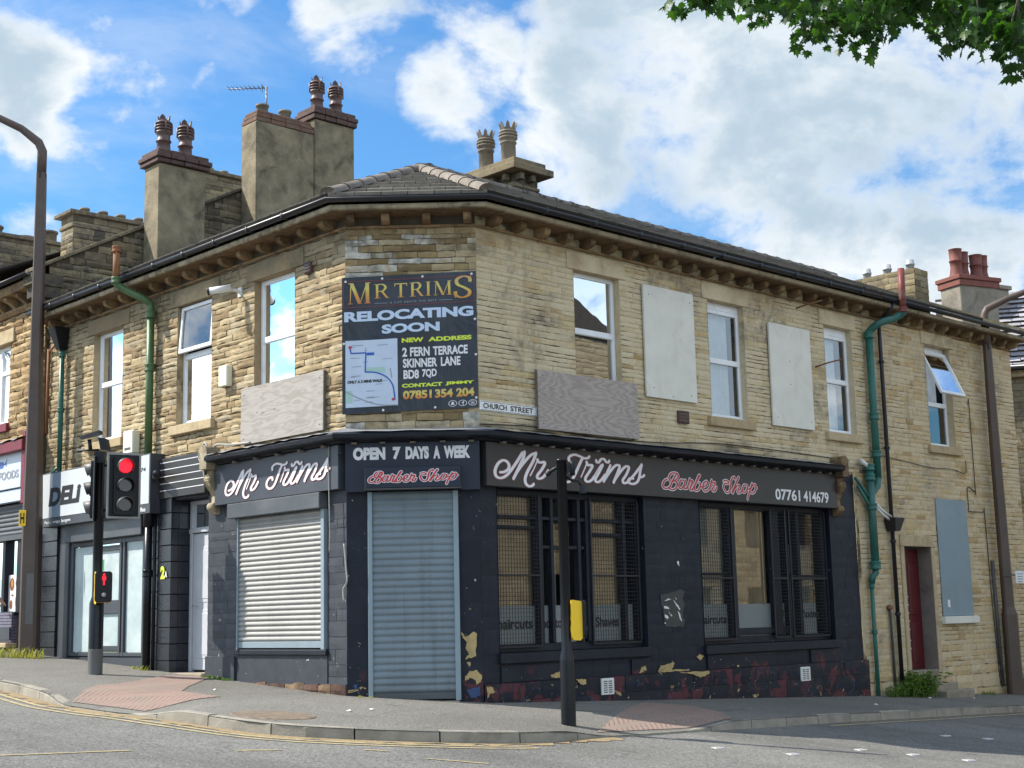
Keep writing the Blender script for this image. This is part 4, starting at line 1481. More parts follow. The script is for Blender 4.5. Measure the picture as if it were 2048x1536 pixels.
def ringR(u):
    return lambda o, z: FR(u, o, z)


mCL = (FL.n + FC.n) / (1 + FL.n.dot(FC.n))
mCR = (FR.n + FC.n) / (1 + FR.n.dot(FC.n))
cornL = lambda o, z: FL.P + mCL * o + Z * z
cornR = lambda o, z: FR.P + mCR * o + Z * z

mb = MB(31)
for prof in ([(-0.02, 6.575), (0.36, 6.578), (0.385, 6.592), (0.39, 6.645), (0.33, 6.66), (-0.02, 6.66)],):
    for ring in ([ringL(9.0), ringL(6.4), ringL(4.2), ringL(2.0), cornL], [cornL, cornR], [cornR, ringR(2.4), ringR(4.8), ringR(7.2), ringR(U_END)]):
        mb.sweep(prof, ring, tint=(rng.random(), rng.random(), 0))
mb.build('eaves_stone', M['fascia_stone'], shop, bevel=0.004)
mb = MB(34)
for ring in ([ringL(9.0), cornL], [cornL, cornR], [cornR, ringR(U_END)]):
    mb.sweep([(-0.01, 6.562), (0.352, 6.564), (0.352, 6.574), (-0.01, 6.573)], ring, tint=(0.1, 0.9, 0))
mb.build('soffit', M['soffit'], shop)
mb = MB(32)
for ring in ([ringL(9.0), cornL], [cornL, cornR], [cornR, ringR(U_END)]):
    mb.sweep([(-0.02, 6.40), (0.03, 6.404), (0.045, 6.42), (0.045, 6.436), (-0.02, 6.44)], ring, tint=(0.6, 0.5, 0))
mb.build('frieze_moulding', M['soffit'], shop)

# corbels: one block, then copies
pr = None
spots = []
u = 0.28
while u < 8.9:
    spots.append((FL, u)); u += 0.52
for u in (0.08, 0.56, 1.12, 1.68):
    spots.append((FC, u))
u = 0.25
while u < U_END - 0.1:
    spots.append((FR, u)); u += 0.475
for F, u in spots:
    q = MB(4)
    q.prism(Fr(F(u, 0, 0), F.n, F.d), [(-0.02, 6.442), (0.13, 6.446), (0.19, 6.462), (0.225, 6.492), (0.228, 6.561), (-0.02, 6.561)], -0.055, 0.055, (rng.random(), rng.random(), 0))
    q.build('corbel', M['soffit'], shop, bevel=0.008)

# gutters
gp = [(0.395 + 0.056 - 0.056 * math.cos(a / 8 * math.pi), 6.722 - 0.060 * math.sin(a / 8 * math.pi)) for a in range(9)]
gp = gp + [(x * 0.0 + 0.395 + 0.056 - 0.048 * math.cos(a / 8 * math.pi), 6.722 - 0.050 * math.sin(a / 8 * math.pi)) for a, x in zip(range(8, -1, -1), range(9))]
mb = MB(33)
mb.smooth = True
mb.sweep(gp, [ringL(9.0), cornL, cornR, ringR(U_END)], tint=(0.4, 0.5, 0))
for u in [0.8 + 0.9 * k for k in range(9)]:
    mb.sweep([(0.395, 6.656), (0.50, 6.656), (0.515, 6.735), (0.395, 6.735)], [ringL(u), ringL(u + 0.05)])
for u in [0.9 + 1.0 * k for k in range(9)]:
    mb.sweep([(0.395, 6.656), (0.50, 6.656), (0.515, 6.735), (0.395, 6.735)], [ringR(u), ringR(u + 0.05)])
mb.build('gutter', M['gutter'], shop)

# --- roof
TH = math.atan(0.4536)
E0, ZE = 0.46, 6.745           # eaves line: offset and height


def roof_pt(F, u, r):          # r = distance behind the wall line (negative = overhang)
    return F(u, -r, ZE + (r + E0) * 0.4536)


def course_tiles(mb, F, u_lo, u_hi, r0, r1, tw=0.33, lift=0.06, rng=None):
    """one course: tiles from u_lo(r)..u_hi(r); lower edge raised"""
    rng = rng or mb.rng
    a, b = min(u_lo(r0), u_lo(r1)), max(u_hi(r0), u_hi(r1))
    u = a
    while u < b - 0.02:
        v = min(u + tw, b)
        pts = []
        for uu in (u + 0.004, v - 0.004):
            for rr in (r0, r1):
                pts.append((max(u_lo(rr), min(u_hi(rr), uu)), rr))
        if abs(pts[0][0] - pts[2][0]) + abs(pts[1][0] - pts[3][0]) > 0.02:
            nrm = (Z * 1.0 + F.n * 0.4536).normalized()
            j = rng.uniform(-0.003, 0.003)
            lo = [roof_pt(F, p[0], p[1]) + nrm * (lift + j if k % 2 == 0 else 0.004) for k, p in enumerate(pts)]
            base = [roof_pt(F, p[0], p[1]) for p in pts]
            tr_ = rng.random()
            mid = [base[0].lerp(lo[0], 0.72), base[2].lerp(lo[2], 0.72)]
            mb.add([base[0], base[2], mid[1], mid[0]], [(0, 1, 2, 3)], (tr_, 0.5, 0))  # lower riser kept dark to read as a shadow gap
            mb.add([mid[0], mid[1], lo[2], lo[0]], [(0, 1, 2, 3)], (tr_, 0.5, 1.0))  # upper riser marked for the painted edge light
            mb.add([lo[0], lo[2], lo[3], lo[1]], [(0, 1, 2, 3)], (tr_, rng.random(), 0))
        u = v


HT = math.tan(R_(22.5))
RM = 3.0                       # ridge of the two wings
hip = lambda r: r * HT if r < 2.15 else r - 1.26
mb = MB(41)
ncr = 10
for k in range(ncr):
    r0 = -E0 + (RM + E0) * k / ncr
    r1 = -E0 + (RM + E0) * (k + 1.12) / ncr
    r1 = min(r1, RM)
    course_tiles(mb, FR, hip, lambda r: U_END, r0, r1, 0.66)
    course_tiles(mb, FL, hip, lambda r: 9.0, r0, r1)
mbC = MB(44)
ncc = 8
for k in range(ncc):
    r0 = -E0 + (2.15 + E0) * k / ncc
    r1 = min(2.15, -E0 + (2.15 + E0) * (k + 1.1) / ncc)
    course_tiles(mbC, FC, lambda r: r * HT, lambda r: CW - r * HT, r0, r1, 0.36, 0.05)
zr = ZE + (RM + E0) * 0.4536
for F, ue in ((FR, U_END), (FL, 9.0)):       # rear slopes and gutter-level closure
    mb.quad(F(hip(RM), -RM, zr), F(ue, -RM, zr), F(ue, -RM - 3.2, zr - 1.5), F(hip(RM) + 3.2, -RM - 3.2, zr - 1.5))
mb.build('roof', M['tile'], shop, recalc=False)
mbC.build('hip_roof', M['tile_pale'], shop, recalc=False)


def ridge_run(mb, A, B, r=0.115, L=0.42, up=Z):
    A, B = Vector(A), Vector(B)
    d = (B - A)
    n = max(1, round(d.length / L))
    t = d.normalized()
    s = t.cross(up).normalized()
    w = s.cross(t)
    for i in range(n):
        a, b = A.lerp(B, i / n), A.lerp(B, (i + 1) / n + 0.02)
        P = []
        for c, rr in ((a, r * 1.12), (a.lerp(b, 0.12), r * 1.12), (a.lerp(b, 0.125), r), (b, r)):
            for k in range(9):
                an = math.pi * k / 8
                P.append(c + s * math.cos(an) * rr + w * (math.sin(an) * rr * 0.8 - 0.02))
        F = []
        for x in range(3):
            for k in range(8):
                F.append((x * 9 + k, x * 9 + k + 1, x * 9 + 10 + k, x * 9 + 9 + k))
        F.append(tuple(range(9)))
        mb.smooth = True
        mb.add(P, F, (mb.rng.random(), mb.rng.random(), 0))


mb = MB(42)
apex = FC(CW / 2, -2.15, ZE + (2.15 + E0) * 0.4536 + 0.03)
top = FR(RM - 1.26, -RM, zr + 0.03)
ridge_run(mb, roof_pt(FC, -E0 * HT, -E0) + Z * 0.05, apex)
ridge_run(mb, roof_pt(FC, CW + E0 * HT, -E0) + Z * 0.05, apex)
ridge_run(mb, apex, top)
ridge_run(mb, top, FR(U_END, -RM, zr + 0.03))
ridge_run(mb, FL(RM - 1.26, -RM, zr + 0.03), FL(9.0, -RM, zr + 0.03))
mb.build('ridge_tiles', M['ridge'], shop, recalc=False)


# --- chimneys
def pot(parent, c, prof, mat, spikes=0, sr=0.1, sz=0.0, sh=0.16, seg=16, blunt=0.5, flare=1.15, bars=None):
    q = MB(3)
    q.lathe(c, prof, seg)
    if spikes:
        cx, cy, cz = c
        for k in range(spikes):
            a0, a1 = 2 * math.pi * (k - 0.42) / spikes, 2 * math.pi * (k + 0.42) / spikes
            am = (a0 + a1) / 2
            P = []
            for rr, t in ((sr, 0), (sr - 0.02, 1)):
                for a, z, fl in ((a0, 0, 1), (a1, 0, 1), (am + (a1 - am) * blunt, sh * 0.7, flare * 0.97), (am, sh, flare), (am + (a0 - am) * blunt, sh * 0.7, flare * 0.97)):
                    P.append((cx + rr * fl * math.cos(a), cy + rr * fl * math.sin(a), cz + sz + z))
            q.add(P, [(0, 1, 2, 3, 4), (9, 8, 7, 6, 5)] + [(i, (i + 1) % 5, 5 + (i + 1) % 5, 5 + i) for i in range(5)])
    if bars:
        cx, cy, cz = c
        for k in range(4):
            a = 2 * math.pi * (k + 0.3) / 4
            q.tube([(cx + bars[0] * math.cos(a), cy + bars[0] * math.sin(a), cz + bars[1]), (cx + bars[0] * math.cos(a), cy + bars[0] * math.sin(a), cz + bars[2])], 0.02, 6)
    return q.build('chimney_pot', mat, parent, recalc=False)


LOUVRE = [(0.165, 0), (0.15, 0.12), (0.138, 0.38), (0.165, 0.39), (0.165, 0.42), (0.14, 0.43), (0.138, 0.60), (0.175, 0.66), (0.18, 0.70), (0.13, 0.71), (0.13, 0.75), (0.185, 0.76), (0.185, 0.79), (0.13, 0.80),
          (0.13, 0.84), (0.185, 0.85), (0.185, 0.88), (0.14, 0.90), (0.14, 0.94), (0.185, 0.95), (0.17, 0.99), (0.12, 1.05), (0.10, 1.05), (0.10, 0.8)]
CROWN = [(0.17, 0), (0.165, 0.72), (0.19, 0.74), (0.19, 0.78), (0.16, 0.80), (0.16, 0.84), (0.21, 0.88), (0.215, 0.92), (0.175, 0.93), (0.175, 0.96), (0.215, 0.97), (0.215, 1.01), (0.175, 1.02), (0.175, 1.05),
         (0.205, 1.06), (0.20, 1.10), (0.15, 1.14), (0.15, 1.2), (0.12, 1.2), (0.12, 0.9)]


def frame_at(u, v):      # a point u along the side face and v behind it
    return FL(u, -v, 0)


def stack_box(q, u0, u1, v0, v1, z0, z1, F=FL, tint=None):
    q.box(F, u0, u1, -v1, -v0, z0, z1, tint)


def chimney_rendered(u0, u1, v0, v1, z0, z1, cap, capmat, pots, leftmat):
    q = MB(5)
    stack_box(q, u0, u1, v0, v1, z0, z1)
    c = q.build('chimney', leftmat, shop, bevel=0.02)
    q = MB(6)
    z = z1
    for k, (e, h) in enumerate(cap):
        # a ragged oversailing course of bricks
        n = 4
        for i in range(n):
            a, b = v0 - e + (v1 - v0 + 2 * e) * i / n, v0 - e + (v1 - v0 + 2 * e) * (i + 1) / n
            j = q.rng.uniform(-0.012, 0.012)
            q.box(FL, u0 - e + j, u1 + e + j, -b + 0.004, -a - 0.004, z + 0.004, z + h - 0.004 + j * 0.3, (q.rng.random(), 0.5, 0))
        z += h
    q.build('chimney_cap', capmat, c, bevel=0.012)
    for du, dv, prof, mat, kw in pots:
        p = frame_at(u0 + du, v0 + dv)
        pot(c, (p.x, p.y, z - 0.02), prof, mat, **kw)
    return c


LOUVRE = [(r * 0.92, z * 0.66) for r, z in LOUVRE]
CROWN = [(r * 0.80, z * 0.62) for r, z in CROWN]
LK = dict(spikes=4, sr=0.12, sz=0.65, sh=0.15, blunt=0.62, flare=1.05, bars=(0.16, 0.435, 0.63))
chimney_rendered(8.40, 8.97, 1.80, 2.82, 6.6, 9.90, [(0.07, 0.09), (0.10, 0.10), (0.05, 0.09)], M['brick_cap'],
                 [(0.28, 0.24, LOUVRE, M['clay_dark'], LK), (0.28, 0.72, LOUVRE, M['clay_dark'], LK)], M['render'])
chimney_rendered(8.42, 8.98, 4.00, 5.435, 7.6, 11.26, [(0.0, 0.10), (-0.015, 0.09), (-0.04, 0.07)], M['brick_red'],
                 [(0.25, 0.3, [(0.12, 0), (0.12, 0.16), (0.14, 0.17), (0.14, 0.21), (0.1, 0.21), (0.1, 0.1)], M['clay_buff'], {}),
                  (0.25, 0.86, [(0.12, 0), (0.12, 0.16), (0.14, 0.17), (0.14, 0.21), (0.1, 0.21), (0.1, 0.1)], M['clay_buff'], {})], M['render'])
chimney_rendered(8.40, 9.0, 5.44, 6.47, 7.2, 11.62, [(0.05, 0.11), (0.07, 0.10), (0.03, 0.09)], M['brick_cap'],
                 [(0.30, 0.26, LOUVRE, M['clay_dark'], LK), (0.30, 0.76, LOUVRE, M['clay_dark'], LK)], M['render'])

# stone chimney on the street wing, with crown pots
q = MB(61)
cu0, cu1, cv0, cv1 = 3.78, 4.32, 3.05, 4.9
q.box(FR, cu0, cu1, -cv1, -cv0, 7.6, 8.560)
c = q.build('chimney', M['mortar_dark'], shop)
q = MB(62)
stone_wall(q, Fr(FR(0, -cv0, 0), FR.d, FR.n), cu0, cu1, 7.6, 8.560, [], h=0.15, lens=(0.16, 0.4), relief=0.02, gap=0.012)
stone_wall(q, Fr(FR(cu0, 0, 0), -FR.n, -FR.d), cv0, cv1, 7.6, 8.560, [], h=0.15, lens=(0.16, 0.5), relief=0.02, gap=0.012)
stone_wall(q, Fr(FR(cu1, 0, 0), -FR.n, FR.d), cv0, cv1, 7.6, 8.560, [], h=0.15, lens=(0.16, 0.5), relief=0.02, gap=0.012)
q.build('chimney_masonry', M['stone_dark'], c, recalc=False)
q = MB(63)
q.box(FR, cu0 - 0.04, cu1 + 0.04, -cv1 - 0.04, -cv0 + 0.04, 8.460, 8.520, (0.5, 0.3, 0))
q.box(FR, cu0 - 0.22, cu1 + 0.22, -cv1 - 0.2, -cv0 + 0.22, 8.720, 8.840, (0.5, 0.3, 0))
q.box(FR, cu0 - 0.12, cu1 + 0.12, -cv1 - 0.1, -cv0 + 0.12, 8.843, 8.960, (0.5, 0.6, 0))
q.box(FR, cu0 + 0.02, cu1 - 0.02, -cv1 + 0.02, -cv0 - 0.02, 8.560, 8.720, (0.3, 0.6, 0))
for v in [cv0 + 0.1 + 0.32 * k for k in range(6)]:
    for uu in (cu0 - 0.13, cu1 + 0.01):
        q.box(FR, uu, uu + 0.12, -v - 0.09, -v, 8.590, 8.710, (0.4, 0.4, 0))
for uu in (cu0 + 0.02, cu0 + 0.3):
    q.box(FR, uu, uu + 0.1, -cv0 - 0.01, -cv0 + 0.13, 8.590, 8.710, (0.4, 0.4, 0))
q.build('chimney_cap', M['stone_dark'], c, bevel=0.01)
CK = dict(spikes=8, sr=0.132, sz=0.70, sh=0.15, blunt=0.5, flare=1.28)
for v in (cv0 + 0.42, cv0 + 1.0):
    p = FR((cu0 + cu1) / 2, -v, 8.940)
    pot(c, tuple(p), CROWN, M['clay_buff'], **CK)

# --- ground floor, Church Street face
mb = MB(51)
GA = (0.30, 3.30, 0.62, 2.82)
GB = (4.63, 8.19, 0.60, 2.82)
PT = 0.23
stone_wall(mb, FR, 0, 9.02, PT, 3.5, [GA, GB, (0, 9, 2.82, 3.5)], h=0.17, lens=(0.3, 0.62), relief=0.007, jit=0.003, gap=0.006, bulge=0.1, mi=0)
back_sheet(mb, FR, 0, 9.02, -0.8, 3.5, [GA, GB], 0)
for o in (GA, GB):
    reveal(mb, FR, o, 0.16, 0, 1, room=1.1)
mb.build('shopfront_wall', [M['paint'], M['dark_room']], shop, recalc=False)
mb = MB(52)
stone_wall(mb, FR, -0.02, 9.1, -0.75, PT, [], h=0.24, lens=(0.35, 0.8), relief=0.012, jit=0.006, gap=0.008, bulge=0.2, base=0.05, mi=0)
back_sheet(mb, FR, -0.02, 9.1, -0.75, PT, [], 0, 0.045)
mb.quad(FR(-0.02, 0, PT), FR(9.1, 0, PT), FR(9.1, 0.055, PT - 0.01), FR(-0.02, 0.055, PT - 0.01))
for a, b in ((0.30, 1.55), (2.9, 3.3), (4.66, 6.4), (7.4, 8.2)):     # recessed stall-riser panels stand between these
    mb.box(FR, a, b, 0, 0.03, PT + 0.01, 0.45, (0.4, 0.4, 0))
mb.build('plinth', M['paint_plinth'], shop, recalc=False)


def shopfront(F, o, posts, rails, mesh_spans, parent, clear=None, text_items=(), band=1.24, plain_rail=True):
    u0, u1, z0, z1 = o
    q = MB(5)
    q.box(F, u0 + 0.002, u1 - 0.002, -0.19, -0.10, z0 + 0.002, z0 + 0.11)
    q.box(F, u0 + 0.002, u1 - 0.002, -0.19, -0.10, z1 - 0.09, z1 - 0.002)
    for a, b in posts:
        q.box(F, a, b, -0.185, -0.07, z0 + 0.11, z1 - 0.09)
    for a, b, z, h in rails:
        q.box(F, a, b, -0.18, -0.09, z, z + h)
    w = q.build('shop_window', M['paint_sill'], parent, bevel=0.006)
    q = MB()
    q.quad(F(u0, -0.165, z0 + 0.1), F(u1, -0.165, z0 + 0.1), F(u1, -0.165, z1 - 0.05), F(u0, -0.165, z1 - 0.05))
    q.build('pane', M['glass_shop'], w, recalc=False)
    for a, b in clear or [(u0 + 0.05, u1 - 0.05)]:
        q = MB()
        q.quad(F(a, -0.1615, z0 + 0.1), F(b, -0.1615, z0 + 0.1), F(b, -0.1615, band), F(a, -0.1615, band))
        q.build('frosted_film', M['frost'], w, recalc=False)
    # bars of the mesh: thin square wires
    q = MB()
    for a, b in mesh_spans:
        n = max(2, round((b - a) / 0.055))
        for i in range(n + 1):
            uu = a + (b - a) * i / n
            q.box(F, uu - 0.0025, uu + 0.0025, -0.062, -0.057, z0 + 0.08, z1 - 0.06)
        n = round((z1 - z0 - 0.14) / 0.055)
        for i in range(n + 1):
            zz = z0 + 0.08 + (z1 - z0 - 0.14) * i / n
            q.box(F, a, b, -0.0565, -0.0515, zz - 0.0025, zz + 0.0025)
        for uu in (a, b):
            q.box(F, uu - 0.014, uu + 0.014, -0.066, -0.044, z0 + 0.07, z1 - 0.055)
        q.box(F, a, b, -0.068, -0.043, z0 + 0.062, z0 + 0.085)
        q.box(F, a, b, -0.068, -0.043, z0 + 1.02, z0 + 1.045)
    q.build('security_mesh', M['mesh_steel'], w)
    if text_items:
        q = MB()
        for s, a0, a1, b0, b1 in text_items:
            text(q, TR(-0.1605), s, a0, a1, b0, b1, bold=0.025)
        q.build('window_lettering', M['letter_black'], w, recalc=False)
    q = MB()
    q.box(F, u0 - 0.03, u1 + 0.03, -0.10, 0.07, z0 - 0.14, z0 - 0.003)
    q.build('sill', M['paint_sill'], w, bevel=0.01)
    return w


wA = shopfront(FR, GA, [(0.30, 0.36), (1.13, 1.24), (1.40, 1.46), (1.95, 2.01), (2.12, 2.24), (2.90, 2.98), (3.18, 3.30)],
               [(1.24, 2.1, 2.02, 0.05), (0.36, 1.13, 2.28, 0.05), (2.24, 2.9, 2.22, 0.05), (0.3, 3.25, 2.42, 0.05)], [(0.34, 1.15), (2.2, 3.22)], shop,
               text_items=[('haircuts', 0.42, 1.08, 0.93, 1.07), ('hot towels', 1.28, 1.94, 0.93, 1.07), ('Shaves', 2.36, 2.86, 0.93, 1.07)])
for ua, ub, zb_, mt in ((0.33, 1.20, 2.78, 'reflect_brown'), (1.42, 1.62, 2.4, 'reflect_grey'), (2.02, 2.95, 2.78, 'reflect_brown')):  # sheets added behind the panes to colour them like reflected stonework
    q = MB()
    n = 14
    P = []
    for i in range(n + 1):
        u = ua + (ub - ua) * i / n
        o_ = -0.215 - 0.012 * (i % 2)
        P += [FR(u, o_, 0.7), FR(u, o_, zb_)]
    q.add(P, [(2 * i, 2 * i + 1, 2 * i + 3, 2 * i + 2) for i in range(n)])
    q.build('reflection_sheet', M[mt], wA, recalc=False)
wB = shopfront(FR, GB, [(4.63, 4.68), (5.44, 5.62), (6.60, 6.80), (6.99, 7.06), (7.30, 7.40), (8.05, 8.19)],
               [(4.68, 5.5, 1.68, 0.03), (7.0, 8.1, 1.66, 0.03), (5.6, 7.0, 0.74, 0.1)], [(4.66, 5.5), (6.56, 6.96), (7.08, 8.12)], shop, band=1.22,
               clear=[(4.7, 5.46), (5.64, 6.6), (6.72, 7.0), (7.4, 7.9)],
               text_items=[('haircuts', 4.74, 5.4, 0.92, 1.06), ('Hot', 6.72, 6.97, 1.0, 1.14), ('Wax', 6.72, 6.97, 0.82, 0.95), ('Waxing', 7.32, 7.98, 0.94, 1.10)])
for ua, ub, zb_, mt in ((4.66, 5.46, 2.78, 'reflect_grey'), (5.64, 6.58, 2.78, 'reflect_brown'), (6.82, 7.0, 2.4, 'reflect_grey'), (7.08, 7.9, 2.2, 'reflect_grey')):  # added sheets give these panes their painted reflection tone too
    q = MB()
    n = 14
    P = []
    for i in range(n + 1):
        u = ua + (ub - ua) * i / n
        o_ = -0.215 - 0.012 * (i % 2)
        P += [FR(u, o_, 0.7), FR(u, o_, zb_)]
    q.add(P, [(2 * i, 2 * i + 1, 2 * i + 3, 2 * i + 2) for i in range(n)])
    q.build('reflection_sheet', M[mt], wB, recalc=False)


def ragged(mb, F, poly, o, rng_, k=4, amp=0.012):
    P = []
    n = len(poly)
    for i in range(n):
        (ax, ay), (bx, by) = poly[i], poly[(i + 1) % n]
        for j in range(k):
            t = j / k
            w = amp if j else amp * 0.4
            P.append(F(ax + (bx - ax) * t + rng_.uniform(-w, w), o + 0.0015, ay + (by - ay) * t + rng_.uniform(-w, w)))
    mb.add(P, [tuple(range(len(P)))])


M['bare_stone'] = plain('bare_yellow_stone', (0.42, 0.31, 0.14), 0.9, 0.2, 12, 0.5, dirt=((0.30, 0.22, 0.12), 0.6))
M['old_blue'] = plain('old_blue_paint', (0.03, 0.06, 0.15), 0.6, 0.2, 12, 0.2)
M['glue_stain'] = plain('dull_glue_stain', (0.055, 0.053, 0.05), 0.7, 0.25, 10, 0.2)
for F, o, poly, mat in ((FC, 0.012, [(1.5, 0.91), (1.55, 0.85), (1.67, 0.91), (1.7, 0.89), (1.69, 0.59), (1.62, 0.57), (1.54, 0.56), (1.6, 0.62), (1.56, 0.68), (1.57, 0.78), (1.51, 0.84)], 'bare_stone'),
                        (FC, 0.012, [(1.54, 0.34), (1.6, 0.41), (1.7, 0.41), (1.76, 0.34), (1.75, 0.26), (1.69, 0.23), (1.67, 0.29), (1.61, 0.32), (1.55, 0.28)], 'bare_stone'),
                        (FC, 0.012, [(1.57, 0.52), (1.61, 0.53), (1.61, 0.47), (1.59, 0.46)], 'bare_stone'), (FC, 0.012, [(1.56, 0.17), (1.73, 0.21), (1.73, 0.08), (1.61, 0.06)], 'old_blue'),
                        (FR, 0.074, [(-0.01, 0.2), (0.09, 0.2), (0.1, 0.15), (0.15, 0.13), (0.04, 0.1), (0.0, 0.04), (-0.01, 0.13)], 'bare_stone'),
                        (FR, 0.032, [(1.22, 0.3), (1.41, 0.35), (1.41, 0.25), (1.23, 0.27)], 'bare_stone'), (FR, 0.074, [(1.68, 0.222), (1.87, 0.222), (1.87, 0.14), (1.76, 0.15), (1.71, 0.19)], 'bare_stone'),
                        (FR, 0.014, [(3.48, 0.26), (3.56, 0.34), (3.76, 0.35), (3.83, 0.39), (3.88, 0.35), (3.81, 0.26), (4.22, 0.26), (4.22, 0.236), (3.78, 0.236), (3.51, 0.236)], 'bare_stone'),
                        (FR, 0.032, [(3.04, 0.25), (3.11, 0.34), (3.2, 0.34), (3.21, 0.28), (3.14, 0.28), (3.15, 0.25)], 'bare_stone'),
                        (FR, 0.074, [(3.9, 0.222), (4.62, 0.222), (4.62, 0.17), (4.39, 0.13), (4.22, 0.18)], 'bare_stone'), (FR, 0.014, [(4.4, 0.44), (4.49, 0.48), (4.58, 0.43), (4.48, 0.38)], 'bare_stone'),
                        (FR, 0.013, [(3.62, 1.37), (3.81, 1.4), (4.11, 1.45), (4.18, 1.42), (4.13, 1.28), (4.18, 1.23), (4.14, 1.16), (4.12, 1.02), (4.17, 0.99), (4.12, 0.89), (3.7, 0.9), (3.67, 1.12), (3.61, 1.24)], 'glue_stain')):
    mb = MB(17)
    ragged(mb, F, poly, o, mb.rng)
    mb.build('peeled_patch', M[mat], shop, recalc=False)
mb = MB(18)
for poly in ([(3.69, 1.28), (3.8, 1.32), (3.86, 1.3), (3.7, 1.28)], [(3.68, 1.2), (3.74, 1.2), (3.8, 1.18), (3.8, 1.16), (3.69, 1.17)], [(3.69, 1.09), (3.75, 1.07), (3.78, 1.03), (3.75, 1.01), (3.69, 1.05)],
             [(3.78, 1.13), (3.87, 1.06), (3.84, 1.05)], [(3.9, 1.3), (4.0, 1.22), (4.06, 1.16), (4.04, 1.14), (3.98, 1.2)], [(3.99, 1.13), (4.03, 1.11), (4.09, 0.99), (4.08, 0.97), (4.04, 1.01)], [(3.94, 1.34), (3.99, 1.3), (3.97, 1.3)], [(3.69, 0.97), (3.71, 0.96), (3.71, 0.94), (3.68, 0.95)],
             [(4.02, 1.86), (4.07, 1.88), (4.08, 1.8), (4.05, 1.82)]):
    ragged(mb, FR, poly, 0.016, mb.rng, 3, 0.006)
mb.build('paper_scraps', M['litter'], shop, recalc=False)

# --- ground floor, cut corner with the shuttered door
mb = MB(53)
stone_wall(mb, FC, 0.0, 0.28, -0.3, 3.5, [(0, 0.28, 2.8, 3.5)], h=0.26, lens=(0.3, 0.5), relief=0.004, jit=0.002, gap=0.004, bulge=0.05)
stone_wall(mb, FC, 1.49, CW, -0.3, 3.5, [(1.4, CW, 2.8, 3.5)], h=0.26, lens=(0.3, 0.5), relief=0.004, jit=0.002, gap=0.004, bulge=0.05)
back_sheet(mb, FC, 0, CW, -0.6, 3.5, [], 0)
mb.build('corner_pier', M['paint_plinth'], shop, recalc=False)


def slats(q, F, u0, u1, z0, z1, o, pitch=0.09, amp=0.018):
    n = max(4, round((z1 - z0) / pitch))
    pr = []
    for i in range(n):
        za = z0 + (z1 - z0) * i / n
        h = (z1 - z0) / n
        for k, (dz, do) in enumerate(((0.02, 0.0), (0.10, 0.25), (0.22, 0.72), (0.40, 1.0), (0.58, 0.92), (0.76, 0.55), (0.90, 0.12), (0.97, 0.0))):
            pr.append((o + amp * do, za + h * dz))
    P = [F(u, oo, zz) for u in (u0, u1) for oo, zz in pr]
    m = len(pr)
    q.smooth = True
    q.add(P, [(i, i + 1, m + i + 1, m + i) for i in range(m - 1)])
    q.smooth = False


def roller(F, u0, u1, z0, z1, o, mat_curtain, mat_guide, mat_box, parent, box=None, gl=0.06, gr=0.06, bottom_mat=None, pitch=0.09, amp=0.018):
    q = MB()
    slats(q, F, u0 + gl, u1 - gr, z0 + 0.09, z1, o, pitch, amp)
    c = q.build('roller_shutter', mat_curtain, parent, recalc=False)
    q = MB()
    q.box(F, u0, u0 + gl + 0.004, o - 0.03, o + 0.045, z0 - 0.02, z1)
    q.build('guide_rail', mat_guide, c, bevel=0.004)
    q = MB()
    q.box(F, u1 - gr - 0.004, u1, o - 0.03, o + 0.045, z0 - 0.02, z1)
    q.build('guide_rail', mat_guide, c, bevel=0.004)
    q = MB()
    q.box(F, u0 + gl + 0.006, u1 - gr - 0.006, o - 0.012, o + 0.022, z0, z0 + 0.088)
    q.build('bottom_rail', bottom_mat or mat_guide, c, bevel=0.004)
    if box:
        q = MB()
        q.box(F, u0 + box[2], u1 + box[3], 0.0, box[1], z1 + 0.003, z1 + box[0])
        q.build('shutter_box', mat_box, c, bevel=0.008)
    return c


roller(FC, 0.285, 1.487, 0.06, 2.775, 0.035, M['shutter_blue'], M['steel_guide'], M['box_grey'], shop, None, 0.055, 0.065, M['shutter_dark'])
q = MB()
q.box(FC, 0.3, 1.47, -0.05, 0.16, -0.22, 0.035)
q.build('threshold', M['brick_step'], shop, bevel=0.012)

# --- ground floor, side face
mb = MB(54)
SH = (0.42, 2.62, 0.72, 2.82)
DR = (3.47, 4.44, -0.2, 3.06)
DF = (5.26, 7.95, 0.60, 2.5)
stone_wall(mb, FL, 0.0, 3.47, 0.12, 2.85, [SH, (0.42, 2.62, 0, 0.72)], h=0.18, lens=(0.2, 0.46), relief=0.012, jit=0.005, gap=0.009, bulge=0.2, mi=0)
back_sheet(mb, FL, 0.0, 3.47, -0.3, 3.5, [SH], 0)
mb.box(FL, 0.42, 2.62, 0.0, 0.02, 0.1, 0.715, (0.4, 0.6, 0))
mb.box(FL, 0.0, 2.66, 0.0, 0.04, -0.4, 0.27, (0.3, 0.5, 0))
mb.box(FL, 2.66, 3.45, 0.0, 0.05, -0.1, 0.62, (0.5, 0.5, 0))
P = [FL(u, -0.12, z) for u, z in ((SH[0], SH[2]), (SH[1], SH[2]), (SH[1], SH[3]), (SH[0], SH[3]))]
mb.add(P, [(0, 1, 2, 3)])
mb.add([FL(3.47, 0.0, -0.2), FL(3.47, -0.3, -0.2), FL(3.47, -0.3, 3.4), FL(3.47, 0.0, 3.4)], [(0, 1, 2, 3)])
mb.build('side_shopfront_wall', M['paint_grey'], shop, recalc=False)
mb = MB(56)
stone_wall(mb, FL, -0.02, 2.2, -0.1, 0.275, [], h=0.16, lens=(0.25, 0.6), relief=0.05, jit=0.02, gap=0.02, bulge=0.5, base=0.035)
mb.build('crumbling_base', M['crumble'], shop, recalc=False)
